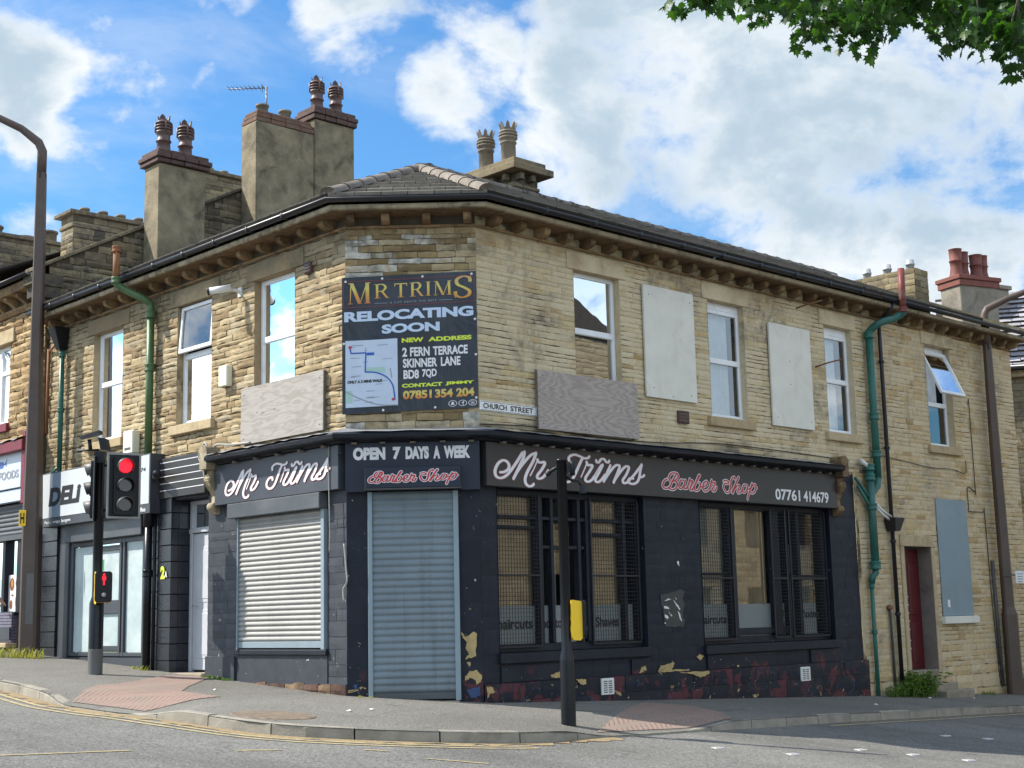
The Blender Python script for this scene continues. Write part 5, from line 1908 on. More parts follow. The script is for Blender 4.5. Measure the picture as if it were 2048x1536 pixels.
roller(FL, 0.445, 2.60, 0.74, 2.6, 0.01, M['shutter_pale'], M['steel_guide'], M['box_grey'], shop, (0.215, 0.15, -0.02, 0.13), 0.075, 0.02, pitch=0.072, amp=0.022)
q = MB()
q.box(FL, 0.40, 2.64, 0.0, 0.06, 0.645, 0.718)
q.build('sill', M['paint_sill'], shop, bevel=0.008)

# white door beside the shop
q = MB()
dz0 = gzF(FL, 4.0) + 0.02
for a, b, c, d in ((3.50, 3.56, dz0, 3.0), (4.37, 4.44, dz0, 3.0), (3.56, 4.37, 2.5, 2.58), (3.56, 4.37, 2.94, 3.0)):
    q.box(FL, a, b, -0.33, -0.25, c, d)
q.box(FL, 3.58, 4.46, -0.34, -0.24, 2.5, 2.565)
dr = q.build('entrance_door', M['pvc_shade'], shop, bevel=0.006)
q = MB()
q.box(FL, 3.57, 4.36, -0.31, -0.275, dz0 + 0.03, 2.49)
for a, b, c, d in ((3.70, 4.24, dz0 + 0.2, dz0 + 0.95), (3.70, 4.24, dz0 + 1.05, 2.28)):
    for e, o_ in ((0.0, -0.268), (0.055, -0.262)):
        q.box(FL, a + e, b - e, -0.29, o_, c + e, d - e)
q.build('door_leaf', M['pvc_shade'], dr, bevel=0.008)
q = MB()
q.quad(FL(3.56, -0.29, 2.58), FL(4.37, -0.29, 2.58), FL(4.37, -0.29, 2.94), FL(3.56, -0.29, 2.94))
q.build('fanlight_pane', M['glass_shop'], dr, recalc=False)
q = MB()
q.tube([FL(4.27, -0.26, 1.38), FL(4.27, -0.22, 1.38), FL(4.16, -0.22, 1.38)], 0.012, 8)
q.build('handle', M['galv'], dr)
q = MB()
q.box(FL, 3.47, 4.46, -0.34, 0.1, -0.2, dz0)
q.build('doorstep', M['brick_step'], shop, bevel=0.015)
# glazed tile column and reveal, the recess head
q = MB(71)
for k in range(11):
    z = 0.30 + k * 0.252
    for a, b in ((4.445, 4.86),):
        q.box(FL, a, b, -0.06, 0.075 + q.rng.uniform(-0.003, 0.003), z + 0.004, z + 0.248, (q.rng.random(), 0.5, 0))
    q.box(FL, 4.4455, 4.475, -0.34, -0.062, z + 0.003, z + 0.249, (q.rng.random(), 0.5, 0))
q.box(FL, 4.44, 4.87, -0.35, 0.07, -0.2, 0.30, (0.5, 0.5, 0))
q.build('tiled_pilaster', M['ceramic'], shop, bevel=0.006)
q = MB()
q.box(FL, 3.45, 4.98, -0.4, -0.355, -0.2, 3.5)
q.box(FL, 3.46, 4.46, -0.34, 0.02, 3.01, 3.1)
q.box(FL, 4.87, 5.27, -0.1, 0.0, -0.1, 3.5)
q.build('recess_lining', M['paint_sill'], shop)

# DELI frontage
q = MB(72)
for k in range(9):
    z = 0.50 + k * 0.262
    q.box(FL, 8.32, 9.02, -0.05, 0.09 + q.rng.uniform(-0.004, 0.004), z + 0.004, z + 0.256, (q.rng.random(), 0.5, 0))
q.build('tiled_pilaster', M['ceramic'], shop, bevel=0.006)
q = MB(78)
for k in range(9):
    z = 0.30 + k * 0.262
    q.box(FL, 4.88, 5.16, -0.05, 0.03 + q.rng.uniform(-0.004, 0.004), z + 0.004, z + 0.256, (q.rng.random(), 0.5, 0))
q.build('tiled_pilaster', M['ceramic'], shop, bevel=0.006)
q = MB(73)
q.box(FL, 7.95, 8.32, -0.1, 0.05, 0.3, 2.86)
q.box(FL, 5.16, 5.34, -0.1, 0.06, 0.2, 2.86)
q.box(FL, 5.34, 7.95, -0.25, 0.0, 0.2, 0.60)
q.build('frontage_surround', M['deli_dark'], shop, bevel=0.01)
q = MB()
q.box(FL, 5.30, 7.97, -0.1, 0.13, 2.53, 2.84)
q.build('shutter_box', M['box_grey'], shop, bevel=0.01)
q = MB()
zf0, zf1 = 0.61, 2.53
for a, b in ((5.345, 5.43), (6.02, 6.08), (6.13, 6.20), (6.94, 7.04), (7.84, 7.945)):
    q.box(FL, a, b, -0.06, 0.02, zf0, zf1)
for a, b, z, h in ((5.43, 7.84, zf0 + 0.001, 0.06), (5.43, 7.84, 2.45, 0.075), (6.20, 6.94, 1.30, 0.22), (6.2, 6.94, 0.70, 0.08), (6.2, 6.94, 2.34, 0.08)):
    q.box(FL, a, b, -0.055, 0.015, z, z + h)
fr = q.build('shopfront_frame', M['deli_dark'], shop, bevel=0.005)
q = MB()
q.quad(FL(5.4, -0.025, zf0), FL(7.9, -0.025, zf0), FL(7.9, -0.025, zf1), FL(5.4, -0.025, zf1))
q.build('pane', M['glass'], fr, recalc=False)
q = MB(75)
for a, b, z1 in ((5.36, 6.03, 2.45), (6.14, 6.97, 2.40), (7.0, 7.92, 2.44)):
    n = 6
    for i in range(n):
        for j in range(7):
            ua, ub = a + (b - a) * i / n, a + (b - a) * (i + 1) / n
            za, zb = 0.68 + (z1 - 0.68) * j / 7, 0.68 + (z1 - 0.68) * (j + 1) / 7
            q.quad(FL(ua, -0.0245, za), FL(ub, -0.0245, za), FL(ub, -0.0245, zb), FL(ua, -0.0245, zb))
q.build('pasted_paper', M['paper'], fr, recalc=False)
q = MB()
q.box(FL, 7.10, 7.20, -0.0235, -0.020, 1.60, 1.86)
q.build('notice', M['orange'], fr)
q = MB()
q.box(FL, 6.80, 6.90, -0.0235, -0.020, 2.02, 2.2)
q.build('notice', M['green_notice'], fr)
# dark room behind the DELI front and wall over it
q = MB()
q.quad(FL(5.2, -0.5, 0.2), FL(8.2, -0.5, 0.2), FL(8.2, -0.5, 3), FL(5.2, -0.5, 3))
q.box(FL, 4.9, 9.02, -0.1, 0.0, 2.84, 3.5)
q.build('shop_interior', M['dark_room'], shop)

# --- shop cornice round the corner
mb = MB(81)
cp = [(0.0, 3.425), (0.13, 3.43), (0.16, 3.455), (0.30, 3.46), (0.34, 3.475), (0.35, 3.525), (0.33, 3.55), (0.0, 3.60)]
mb.sweep(cp, [ringL(3.06), ringL(2.0), ringL(1.0), cornL, cornR, ringR(2), ringR(4), ringR(6), ringR(8.28)])
mb.build('shop_cornice', M['paint_sill'], shop)
mb = MB(82)
P = []
n = 46
for k in range(n + 1):
    u = 8.28 - 8.28 * k / n
    P += [FR(u, 0.0, 3.625 + mb.rng.uniform(-0.012, 0.012)), FR(u, 0.365, 3.552 + mb.rng.uniform(-0.008, 0.006))]
for k in range(1, 6):
    a = FR.P.lerp(FL.P, k / 6)
    P += [a + Z * 3.625, a + FC.n * 0.365 + Z * (3.552 + mb.rng.uniform(-0.008, 0.006))]
for k in range(n // 2 + 1):
    u = 3.06 * k / (n // 2)
    P += [FL(u, 0.0, 3.64 + mb.rng.uniform(-0.015, 0.015)), FL(u, 0.365, 3.556 + mb.rng.uniform(-0.012, 0.012))]
mb.add(P, [(2 * i, 2 * i + 1, 2 * i + 3, 2 * i + 2) for i in range(len(P) // 2 - 1)])
mb.build('lead_flashing', M['lead'], shop, recalc=False)
# little blocks under the cornice
for F, us in ((FR, [0.3 + 0.31 * k for k in range(26)]), (FC, [0.12, 0.5, 0.9, 1.3, 1.68]), (FL, [0.3 + 0.55 * k for k in range(5)])):
    for u in us:
        q = MB()
        q.box(F, u - 0.035, u + 0.035, 0.122, 0.19, 3.405, 3.428)
        q.build('dentil', M['timber_edge'], shop)


def console(F, u, parent, mat, s=1):
    """scrolled bracket at a fascia end"""
    q = MB(3)
    side = Fr(F(u, 0, 0), F.n, F.d)
    prof = [(0.0, 2.72), (0.05, 2.70), (0.11, 2.76), (0.12, 2.84), (0.07, 2.88), (0.06, 2.98), (0.10, 3.06), (0.16, 3.12), (0.20, 3.20), (0.19, 3.28), (0.14, 3.30), (0.15, 3.36), (0.0, 3.36)]
    q.prism(side, prof, -0.075, 0.075, (0.6, 0.5, 0))
    for zc, r, o_ in ((2.82, 0.062, 0.085), (3.235, 0.055, 0.15)):
        c = F(u, o_, zc)
        q.tube([c - F.d * 0.085, c + F.d * 0.085], r, 12)
    q.box(F, u - 0.10, u + 0.10, 0.0, 0.27, 3.365, 3.60, (0.7, 0.5, 0))
    arch = [(-0.10, 3.603)] + [(-0.10 + 0.10 * (1 - math.cos(a / 8 * math.pi)), 3.603 + 0.13 * math.sin(a / 8 * math.pi)) for a in range(1, 8)] + [(0.10, 3.603)]
    q.prism(Fr(F(u, 0, 0), F.d, F.n), arch, 0.0, 0.265, (0.7, 0.5, 0))
    return q.build('console_bracket', mat, parent, bevel=0.008)


console(FR, 8.40, shop, M['soffit'])
console(FL, 3.22, shop, M['fascia_stone'])
# rear of the building, unseen from the street
q = MB()
q.quad(FL(9.03, -6.2, -1), FL(3.0, -6.2, -1), FL(3.0, -6.2, 7), FL(9.03, -6.2, 7))
q.quad(FR(U_END, -6.2, -1), FR(3.0, -6.2, -1), FR(3.0, -6.2, 7), FR(U_END, -6.2, 7))
q.build('rear_wall', M['mortar'], shop)

# ================================================================== TERRACED HOUSE (right end)
house = thing('terraced_house', 'tan stone terraced house end with a recessed dark red door and a tilted-open upper window', 'house', tuple(FR(12.5, 0, gzF(FR, 12.5))))
H0, H1 = U_END + 0.01, 15.30
W4 = (11.80, 12.76, 4.18, 6.16)
HD = (10.55, 11.50, -0.25, 2.22)
mb = MB(101)
ops = blocked([W4], 0.0, 0.12) + [(HD[0] - 0.13, HD[1] + 0.13, -1.0, HD[3] + 0.22), (11.78, 12.98, 0.92, 3.16)]
stone_wall(mb, FR, 9.12, H1, 0.0, 3.5, [o for o in ops], h=0.092, lens=(0.18, 0.5), relief=0.011, jit=0.006, gap=0.009, bulge=0.25, ends=0.9, vg=0.22)
stone_wall(mb, FR, H0, H1, 3.5, EAV - 0.03, ops, h=0.088, lens=(0.18, 0.5), relief=0.011, jit=0.006, gap=0.009, bulge=0.25, ends=0.9, vg=0.22)
stone_wall(mb, FR, 9.12, H1, -1.0, 0.0, ops, h=0.22, lens=(0.3, 0.8), relief=0.03, jit=0.012, gap=0.014, bulge=0.4)
back_sheet(mb, FR, 9.03, H1, -1.2, 3.5, [(HD[0], HD[1], HD[2], HD[3])], 1, 0.002)
back_sheet(mb, FR, H0, H1, 3.5, EAV + 0.25, [W4], 1)
reveal(mb, FR, W4, 0.15, 0, 2)
FE = Fr(FR(H1, 0, 0), -FR.n, FR.d)
stone_wall(mb, FE, 0.0, 6.2, -1.2, EAV - 0.03, [], h=0.13, lens=(0.2, 0.6), relief=0.02, gap=0.01)
back_sheet(mb, FE, 0.0, 6.2, -1.2, EAV + 0.2, [], 1)
mb.prism(FE, [(0, EAV + 0.2), (6.2, EAV + 0.2), (3.1, zr - 0.1)], -0.02, 0.0)
mb.build('house_wall', [M['stone_house'], M['mortar_filled'], M['dark_room']], house, recalc=False)
mb = MB(102)
lintels(FR, [W4], 0.12, mb=mb)
mb.build('lintel', M['stone_house'], house, bevel=0.008)
window(house, FR, W4, 5.02, dep=0.13, tilt=R_(24), curtain=(M['curtain'], 11.9, 12.6, 5.1, 6.0, 0.015), tall_head=0.10)
mb = MB(103)
mb.box(FR, HD[0] - 0.125, HD[0] - 0.003, -0.28, 0.035, -0.9, HD[3], (0.8, 0.2, 0))
mb.box(FR, HD[1] + 0.003, HD[1] + 0.125, -0.28, 0.035, -0.9, HD[3], (0.8, 0.3, 0))
mb.box(FR, HD[0] - 0.13, HD[1] + 0.13, -0.28, 0.04, HD[3] + 0.003, HD[3] + 0.215, (0.7, 0.2, 0))
mb.build('door_surround', M['ashlar'], house, bevel=0.01)
mb = MB(104)
P = [(HD[0], -0.8), (HD[1], -0.8), (HD[1], HD[3]), (HD[0], HD[3])]
mb.add([FR(HD[1], 0.02, -0.8), FR(HD[1], -0.31, -0.8), FR(HD[1], -0.31, HD[3]), FR(HD[1], 0.02, HD[3])], [(0, 1, 2, 3)])
mb.add([FR(HD[0], 0.02, -0.8), FR(HD[0], -0.31, -0.8), FR(HD[0], -0.31, HD[3]), FR(HD[0], 0.02, HD[3])], [(0, 1, 2, 3)])
mb.add([FR(HD[0], 0.02, HD[3]), FR(HD[1], 0.02, HD[3]), FR(HD[1], -0.31, HD[3]), FR(HD[0], -0.31, HD[3])], [(0, 1, 2, 3)])
mb.add([FR(HD[0], -0.31, -0.8), FR(HD[1], -0.31, -0.8), FR(HD[1], -0.31, HD[3]), FR(HD[0], -0.31, HD[3])], [(0, 1, 2, 3)])
mb.build('door_recess', M['jamb'], house, recalc=False)
mb = MB(105)
zb = -0.02
mb.box(FR, HD[0] + 0.02, HD[0] + 0.93, -0.28, -0.245, zb, HD[3] - 0.03)
for a, b in ((0.10, 0.40), (0.52, 0.83)):
    for c, d in ((0.12, 0.85), (1.0, 1.95)):
        mb.box(FR, HD[0] + a, HD[0] + b, -0.25, -0.228, zb + c, zb + d)
dr = mb.build('front_door', M['door_red'], house, bevel=0.012)
mb = MB()
for z in (0.35, 0.5, 0.7, 0.85, 1.0, 1.15, 1.3):
    mb.box(FR, HD[0] + 0.455, HD[0] + 0.475, -0.247, -0.236, z, z + 0.02)
mb.box(FR, HD[0] + 0.06, HD[0] + 0.12, -0.247, -0.226, 0.95, 1.02)
mb.tube([FR(HD[0] + 0.08, -0.24, 1.12), FR(HD[0] + 0.08, -0.2, 1.12)], 0.025, 8)
mb.build('door_fittings', M['litter'], dr)
mb = MB()
gzd = gzF(FR, 11)
mb.box(FR, HD[0] + 0.002, HD[1] - 0.002, -0.5, 0.03, -0.9, zb - 0.01)
mb.box(FR, HD[0] - 0.02, HD[1] + 0.1, 0.036, 0.34, -0.9, gzd + 0.21)
mb.box(FR, HD[0] + 0.25, HD[1] + 0.3, 0.345, 0.55, -0.9, gzd + 0.08)
mb.build('doorstep', M['brick_step'], house, bevel=0.015)
mb = MB(31)
mb.sweep([(-0.02, 6.575), (0.36, 6.578), (0.385, 6.592), (0.39, 6.645), (0.33, 6.66), (-0.02, 6.66)], [ringR(H0), ringR(12.2), ringR(H1 + 0.15)], tint=(0.4, 0.6, 0))
mb.build('eaves_stone', M['fascia_stone'], house, bevel=0.004)
mb = MB(34)
mb.sweep([(-0.01, 6.562), (0.352, 6.564), (0.352, 6.574), (-0.01, 6.573)], [ringR(H0), ringR(H1 + 0.1)], tint=(0.1, 0.9, 0))
mb.build('soffit', M['soffit'], house)
mb = MB(32)
mb.sweep([(-0.02, 6.40), (0.03, 6.404), (0.045, 6.42), (0.045, 6.436), (-0.02, 6.44)], [ringR(H0), ringR(H1)], tint=(0.6, 0.5, 0))
mb.build('frieze_moulding', M['soffit'], house)
u = 9.98
while u < H1:
    q = MB(4)
    q.prism(Fr(FR(u, 0, 0), FR.n, FR.d), [(-0.02, 6.442), (0.13, 6.446), (0.19, 6.462), (0.225, 6.492), (0.228, 6.561), (-0.02, 6.561)], -0.055, 0.055, (rng.random(), rng.random(), 0))
    q.build('corbel', M['soffit'], house, bevel=0.008)
    u += 0.475
mb = MB(33)
mb.smooth = True
mb.sweep(gp, [ringR(H0), ringR(H1 + 0.2)], tint=(0.4, 0.5, 0))
mb.build('gutter', M['gutter'], house)
mb = MB(106)
for k in range(ncr):
    r0 = -E0 + (RM + E0) * k / ncr
    r1 = min(RM, -E0 + (RM + E0) * (k + 1.12) / ncr)
    course_tiles(mb, FR, lambda r: H0, lambda r: 13.35, r0, r1, 0.66)
mb.quad(FR(H0, -RM, zr), FR(H1, -RM, zr), FR(H1, -6.2, zr - 1.5), FR(H0, -6.2, zr - 1.5))
mb.build('roof', M['tile'], house, recalc=False)
mb = MB(107)
for k in range(7):
    r0 = -E0 + (RM + E0) * k / 7
    r1 = min(RM, -E0 + (RM + E0) * (k + 1.1) / 7)
    course_tiles(mb, FR, lambda r: 13.355, lambda r: H1 + 0.12, r0, r1, 0.5, 0.055)
mb.build('stone_slates', M['flag'], house, recalc=False)
mb = MB(108)
ridge_run(mb, FR(H0, -RM, zr + 0.03), FR(13.4, -RM, zr + 0.03))
mb.build('ridge_tiles', M['ridge'], house, recalc=False)
# stone stack with steel flues
q = MB(109)
q.box(FR, 13.52, 14.04, -2.62, -1.06, 7.2, 8.16)
c = q.build('chimney', M['mortar_dark'], house)
q = MB(110)
stone_wall(q, Fr(FR(0, -1.06, 0), FR.d, FR.n), 13.52, 14.04, 7.2, 8.16, [], h=0.14, lens=(0.16, 0.4), relief=0.025, gap=0.012)
stone_wall(q, Fr(FR(13.52, 0, 0), -FR.n, -FR.d), 1.06, 2.62, 7.2, 8.16, [], h=0.12, lens=(0.16, 0.5), relief=0.025, gap=0.012)
stone_wall(q, Fr(FR(14.04, 0, 0), -FR.n, FR.d), 1.06, 2.62, 7.2, 8.16, [], h=0.12, lens=(0.16, 0.5), relief=0.025, gap=0.012)
q.build('chimney_masonry', M['stone_dark'], c, recalc=False)
for v in (1.3, 1.85, 2.35):
    p = FR(13.78, -v, 8.13)
    pot(c, tuple(p), [(0.085, 0), (0.085, 0.16), (0.10, 0.165), (0.10, 0.20), (0.085, 0.205), (0.085, 0.28), (0.07, 0.28), (0.07, 0.1)], M['galv'])

# ================================================================== SLATE-ROOFED HOUSE far right
FX = Fr((13.0, 38.0, 0), (0.96, -0.28, 0), (-0.28, -0.96, 0))
far = thing('slate_roofed_house', 'far house with a grey slate roof and sunlit yellow stone wall beyond the terrace end', 'house', (16, 39, -1.0))
mb = MB(111)
stone_wall(mb, FX, -1.0, 12, -1.6, 7.15, [], h=0.16, lens=(0.3, 0.7), relief=0.03, gap=0.014)
back_sheet(mb, FX, -1.0, 12, -1.6, 7.3, [], 1)
mb.add([FX(-1, 0, -1.6), FX(-1, -9, -1.6), FX(-1, -9, 7.2), FX(-1, -4.5, 10.4), FX(-1, 0, 7.2)], [(0, 1, 2, 3, 4)], None, 1)
mb.build('house_wall', [M['stone_gold'], M['mortar']], far, recalc=False)
mb = MB()
mb.box(FX, -1.2, 12.2, -0.05, 0.24, 7.16, 7.42)
mb.build('eaves_board', M['ashlar'], far, bevel=0.02)
mb = MB(112)
for k in range(16):
    a, b = k / 16, (k + 1.15) / 16
    n = 30
    for i in range(n):
        u0, u1 = -1.3 + 13.6 * (i + (k % 2) * 0.5) / n, -1.3 + 13.6 * (i + 1 + (k % 2) * 0.5) / n
        j = mb.rng.uniform(0, 0.04)
        P = [FX(u0, 0.4 - 4.9 * a, 7.35 + 3.1 * a + 0.05 + j), FX(u1 - 0.015, 0.4 - 4.9 * a, 7.35 + 3.1 * a + 0.05 + j), FX(u1 - 0.015, 0.4 - 4.9 * b, 7.35 + 3.1 * b), FX(u0, 0.4 - 4.9 * b, 7.35 + 3.1 * b)]
        mb.add(P, [(0, 1, 2, 3)], (mb.rng.random(), mb.rng.random(), 0))
mb.quad(FX(-1.3, -4.5, 10.42), FX(12.3, -4.5, 10.42), FX(12.3, -9.4, 7.3), FX(-1.3, -9.4, 7.3))
mb.build('roof', M['slate'], far, recalc=False)
mb = MB(33)
mb.tube([FX(-1.3, 0.42, 7.38), FX(12.3, 0.42, 7.38)], 0.09, 8)
mb.build('gutter', M['gutter'], far)
q = MB(113)
FK = Fr((13.2, 40.3, 0), (0.87, 0.49, 0), (0.49, -0.87, 0))
q.box(FK, 0.15, 1.9, -1.0, -0.1, 8.8, 10.35)
q.box(FK, 0.08, 1.97, -1.07, -0.03, 10.353, 10.48)
q.build('chimney', M['render_grey'], far, bevel=0.02)

# red-potted chimney on the roof behind the terrace
back = thing('rear_house', 'rear house roof behind the terrace carrying a grey rendered chimney with four red pots', 'house', (13.2, 39.5, -1))
FQ = Fr((12.32, 38.0, 0), (0.9, 0.436, 0), (0.436, -0.9, 0))
q = MB(114)
q.box(FQ, -0.03, 1.32, -0.78, 0.0, 7.2, 9.92)
c = q.build('chimney', M['render_grey'], back, bevel=0.02)
q = MB(115)
q.box(FQ, -0.08, 1.37, -0.83, 0.05, 9.79, 9.96)
q.box(FQ, -0.12, 1.41, -0.87, 0.09, 9.963, 10.08)
q.build('chimney_cap', M['clay_red'], c, bevel=0.012)
for k, (u, h) in enumerate(((0.08, 0.80), (0.40, 0.76), (0.80, 0.70), (1.10, 0.72))):
    p = FQ(u + 0.08, -0.3 - 0.1 * (k % 2), 10.07)
    pot(c, tuple(p), [(0.22, 0), (0.185, 0.10), (0.155, 0.36 * h), (0.165, 0.55 * h), (0.185, 0.56 * h), (0.185, 0.60 * h), (0.165, 0.61 * h), (0.175, 0.98 * h), (0.19, h), (0.15, h), (0.15, 0.4)], M['clay_red'])
q = MB(116)
q.prism(FQ, [(-3.0, -1.0), (6.0, -1.0), (6.0, 7.6), (1.5, 8.3), (-3.0, 7.2)], -7.0, -0.6)
q.build('house_wall', M['render_grey'], back)

# ================================================================== FOODS BUILDING (left)
foods = thing('takeaway_building', 'ochre stone shop building with a higher eave and gable, next to the deli front', 'building', tuple(FL(10.8, 0, gzF(FL, 10.8))))
OF = 0.07
F2 = Fr(FL(0, OF, 0), FL.d, FL.n)
WF = (10.52, 11.75, 4.92, 6.46)
mb = MB(121)
ops = blocked([WF], 0.02, 0.2)
stone_wall(mb, F2, 9.05, 14.5, 4.30, 6.95, ops, h=0.135, lens=(0.18, 0.5), relief=0.05, jit=0.012, gap=0.014, bulge=0.7)
back_sheet(mb, F2, 9.04, 14.5, -0.5, 7.4, [WF, (9.86, 14.2, 1.38, 3.4)], 1)
reveal(mb, F2, WF, 0.16, 0, 2)
mb.add([F2(9.04, 0, -0.5), F2(9.04, -OF, -0.5), F2(9.04, -OF, 7.3), F2(9.04, 0, 7.3)], [(0, 1, 2, 3)], None, 1)
mb.build('front_wall', [M['stone_rock'], M['mortar'], M['dark_room']], foods, recalc=False)
mb = MB(122)
mb.box(F2, WF[0] - 0.2, WF[1] + 0.2, -0.02, 0.06, WF[3] + 0.004, WF[3] + 0.27, (0.7, 0.3, 0))
mb.build('window_surround', M['ashlar'], foods, bevel=0.01)
mb = MB(123)
for a, b, c, d in ((WF[0], WF[0] + 0.07, WF[2], WF[3]), (WF[1] - 0.07, WF[1], WF[2], WF[3]), (WF[0] + 0.07, WF[1] - 0.07, WF[3] - 0.07, WF[3]), (WF[0] + 0.07, WF[1] - 0.07, WF[2], WF[2] + 0.08),
                   (11.10, 11.18, WF[2] + 0.08, WF[3] - 0.07), (WF[0] + 0.07, 11.10, 5.90, 5.99)):
    mb.box(F2, a, b, -0.16, -0.09, c, d)
for s in (0.0, 0.42):
    mb.hexa([F2(10.6 + 0.0, -0.11, 6.0), F2(10.66, -0.11, 6.0), F2(10.66, -0.07, 6.0), F2(10.6, -0.07, 6.0), F2(10.62 + s, -0.11, 6.38), F2(10.68 + s, -0.11, 6.38), F2(10.68 + s, -0.07, 6.38), F2(10.62 + s, -0.07, 6.38)])
w = mb.build('window', M['pvc'], foods, bevel=0.006)
mb = MB()
mb.quad(F2(WF[0], -0.13, WF[2]), F2(WF[1], -0.13, WF[2]), F2(WF[1], -0.13, WF[3]), F2(WF[0], -0.13, WF[3]))
mb.build('pane', M['glass_mirror'], w, recalc=False)
mb = MB()
mb.box(F2, WF[0] - 0.1, WF[1] + 0.1, -0.08, 0.1, WF[2] - 0.16, WF[2] - 0.003)
mb.build('sill', M['maroon'], w, bevel=0.01)
mb = MB(124)
P2 = lambda u: (lambda o, z: F2(u, o, z))
mb.sweep([(-0.02, 6.95), (0.05, 6.96), (0.10, 7.03), (0.10, 7.06), (-0.02, 7.07)], [P2(9.06), P2(14.5)], tint=(0.5, 0.5, 0))
mb.sweep([(-0.02, 7.27), (0.30, 7.28), (0.33, 7.42), (-0.02, 7.42)], [P2(9.04), P2(14.5)], tint=(0.6, 0.5, 0))
mb.build('eaves_stone', M['soffit'], foods)
u = 9.3
while u < 12:
    q = MB(4)
    q.prism(Fr(F2(u, 0, 0), FL.n, FL.d), [(-0.02, 6.98), (0.06, 7.0), (0.08, 7.1), (0.16, 7.16), (0.26, 7.2), (0.265, 7.265), (-0.02, 7.265)], -0.06, 0.06, (rng.random(), 0.5, 0))
    q.build('corbel', M['soffit'], foods, bevel=0.008)
    u += 0.5
mb = MB(33)
mb.smooth = True
mb.sweep([(x - 0.05, z + 0.78) for x, z in gp], [P2(9.02), P2(14.5)])
mb.build('gutter', M['gutter'], foods)
# gable above the neighbour roof, FG: u = depth behind the street
mb = MB(125)
slope = lambda v: 7.74 + 0.538 * v if v < 4.62 else 7.74 + 0.538 * 4.62 - 0.53 * (v - 4.62)


def gclip(a, b, z0, z1):
    m = (a + b) / 2
    if m < 4.62:
        lim = (z1 - 7.74) / 0.538
        a2 = max(a, lim)
        return (a2, b) if b - a2 > 0.05 else None
    lim = 4.62 + (7.74 + 0.538 * 4.62 - z1) / 0.53
    b2 = min(b, lim)
    return (a, b2) if b2 - a > 0.05 else None


stone_wall(mb, FG, -0.06, 9.2, 6.3, 10.25, [], h=0.135, lens=(0.2, 0.65), relief=0.035, jit=0.014, gap=0.014, clip=gclip, bulge=0.4)
mb.add([FG(-0.06, -0.005, 6.2), FG(9.3, -0.005, 6.2), FG(9.3, -0.005, slope(9.3)), FG(4.62, -0.005, slope(4.62)), FG(-0.06, -0.005, 7.72)], [(0, 1, 2, 3, 4)], None, 1)
mb.build('gable_wall', [M['stone_dark'], M['mortar_dark']], foods, recalc=False)
mb = MB(126)
for k in range(9):
    a, b = -0.38 + 5.0 * k / 9, -0.38 + 5.0 * (k + 1) / 9 - 0.01
    mb.hexa([FG(a, -0.32, slope(a)), FG(b, -0.32, slope(b)), FG(b, 0.07, slope(b)), FG(a, 0.07, slope(a)),
             FG(a, -0.32, slope(a) + 0.075), FG(b, -0.32, slope(b) + 0.075), FG(b, 0.07, slope(b) + 0.075), FG(a, 0.07, slope(a) + 0.075)], (mb.rng.random(), 0.9, 0))
for k in range(9):
    a, b = 4.63 + 5.0 * k / 9, 4.63 + 5.0 * (k + 1) / 9 - 0.01
    mb.hexa([FG(a, -0.32, slope(a)), FG(b, -0.32, slope(b)), FG(b, 0.07, slope(b)), FG(a, 0.07, slope(a)),
             FG(a, -0.32, slope(a) + 0.075), FG(b, -0.32, slope(b) + 0.075), FG(b, 0.07, slope(b) + 0.075), FG(a, 0.07, slope(a) + 0.075)], (mb.rng.random(), 0.9, 0))
mb.box(FG, -0.42, 0.18, -0.3, 0.09, 7.28, 7.50, (0.2, 0.9, 0))
mb.box(FG, -0.34, 0.14, -0.3, 0.075, 7.06, 7.275, (0.1, 0.9, 0))
mb.build('gable_coping', M['stone_dark'], foods, bevel=0.01)
mb = MB(127)
mb.quad(FL(9.2, 0.4, 7.5), FL(14.5, 0.4, 7.5), FL(14.5, -4.62, 10.15), FL(9.2, -4.62, 10.15))
mb.quad(FL(9.2, -4.62, 10.15), FL(14.5, -4.62, 10.15), FL(14.5, -9.2, 7.7), FL(9.2, -9.2, 7.7))
mb.build('roof', M['slate'], foods, recalc=False)
mb = MB()
mb.quad(FL(9.2, -9.2, -1), FL(14.5, -9.2, -1), FL(14.5, -9.2, 8), FL(9.2, -9.2, 8))
mb.quad(FG(0, -0.01, -1), FG(9.2, -0.01, -1), FG(9.2, -0.01, 6.3), FG(0, -0.01, 6.3))
mb.build('rear_wall', M['mortar_dark'], foods)


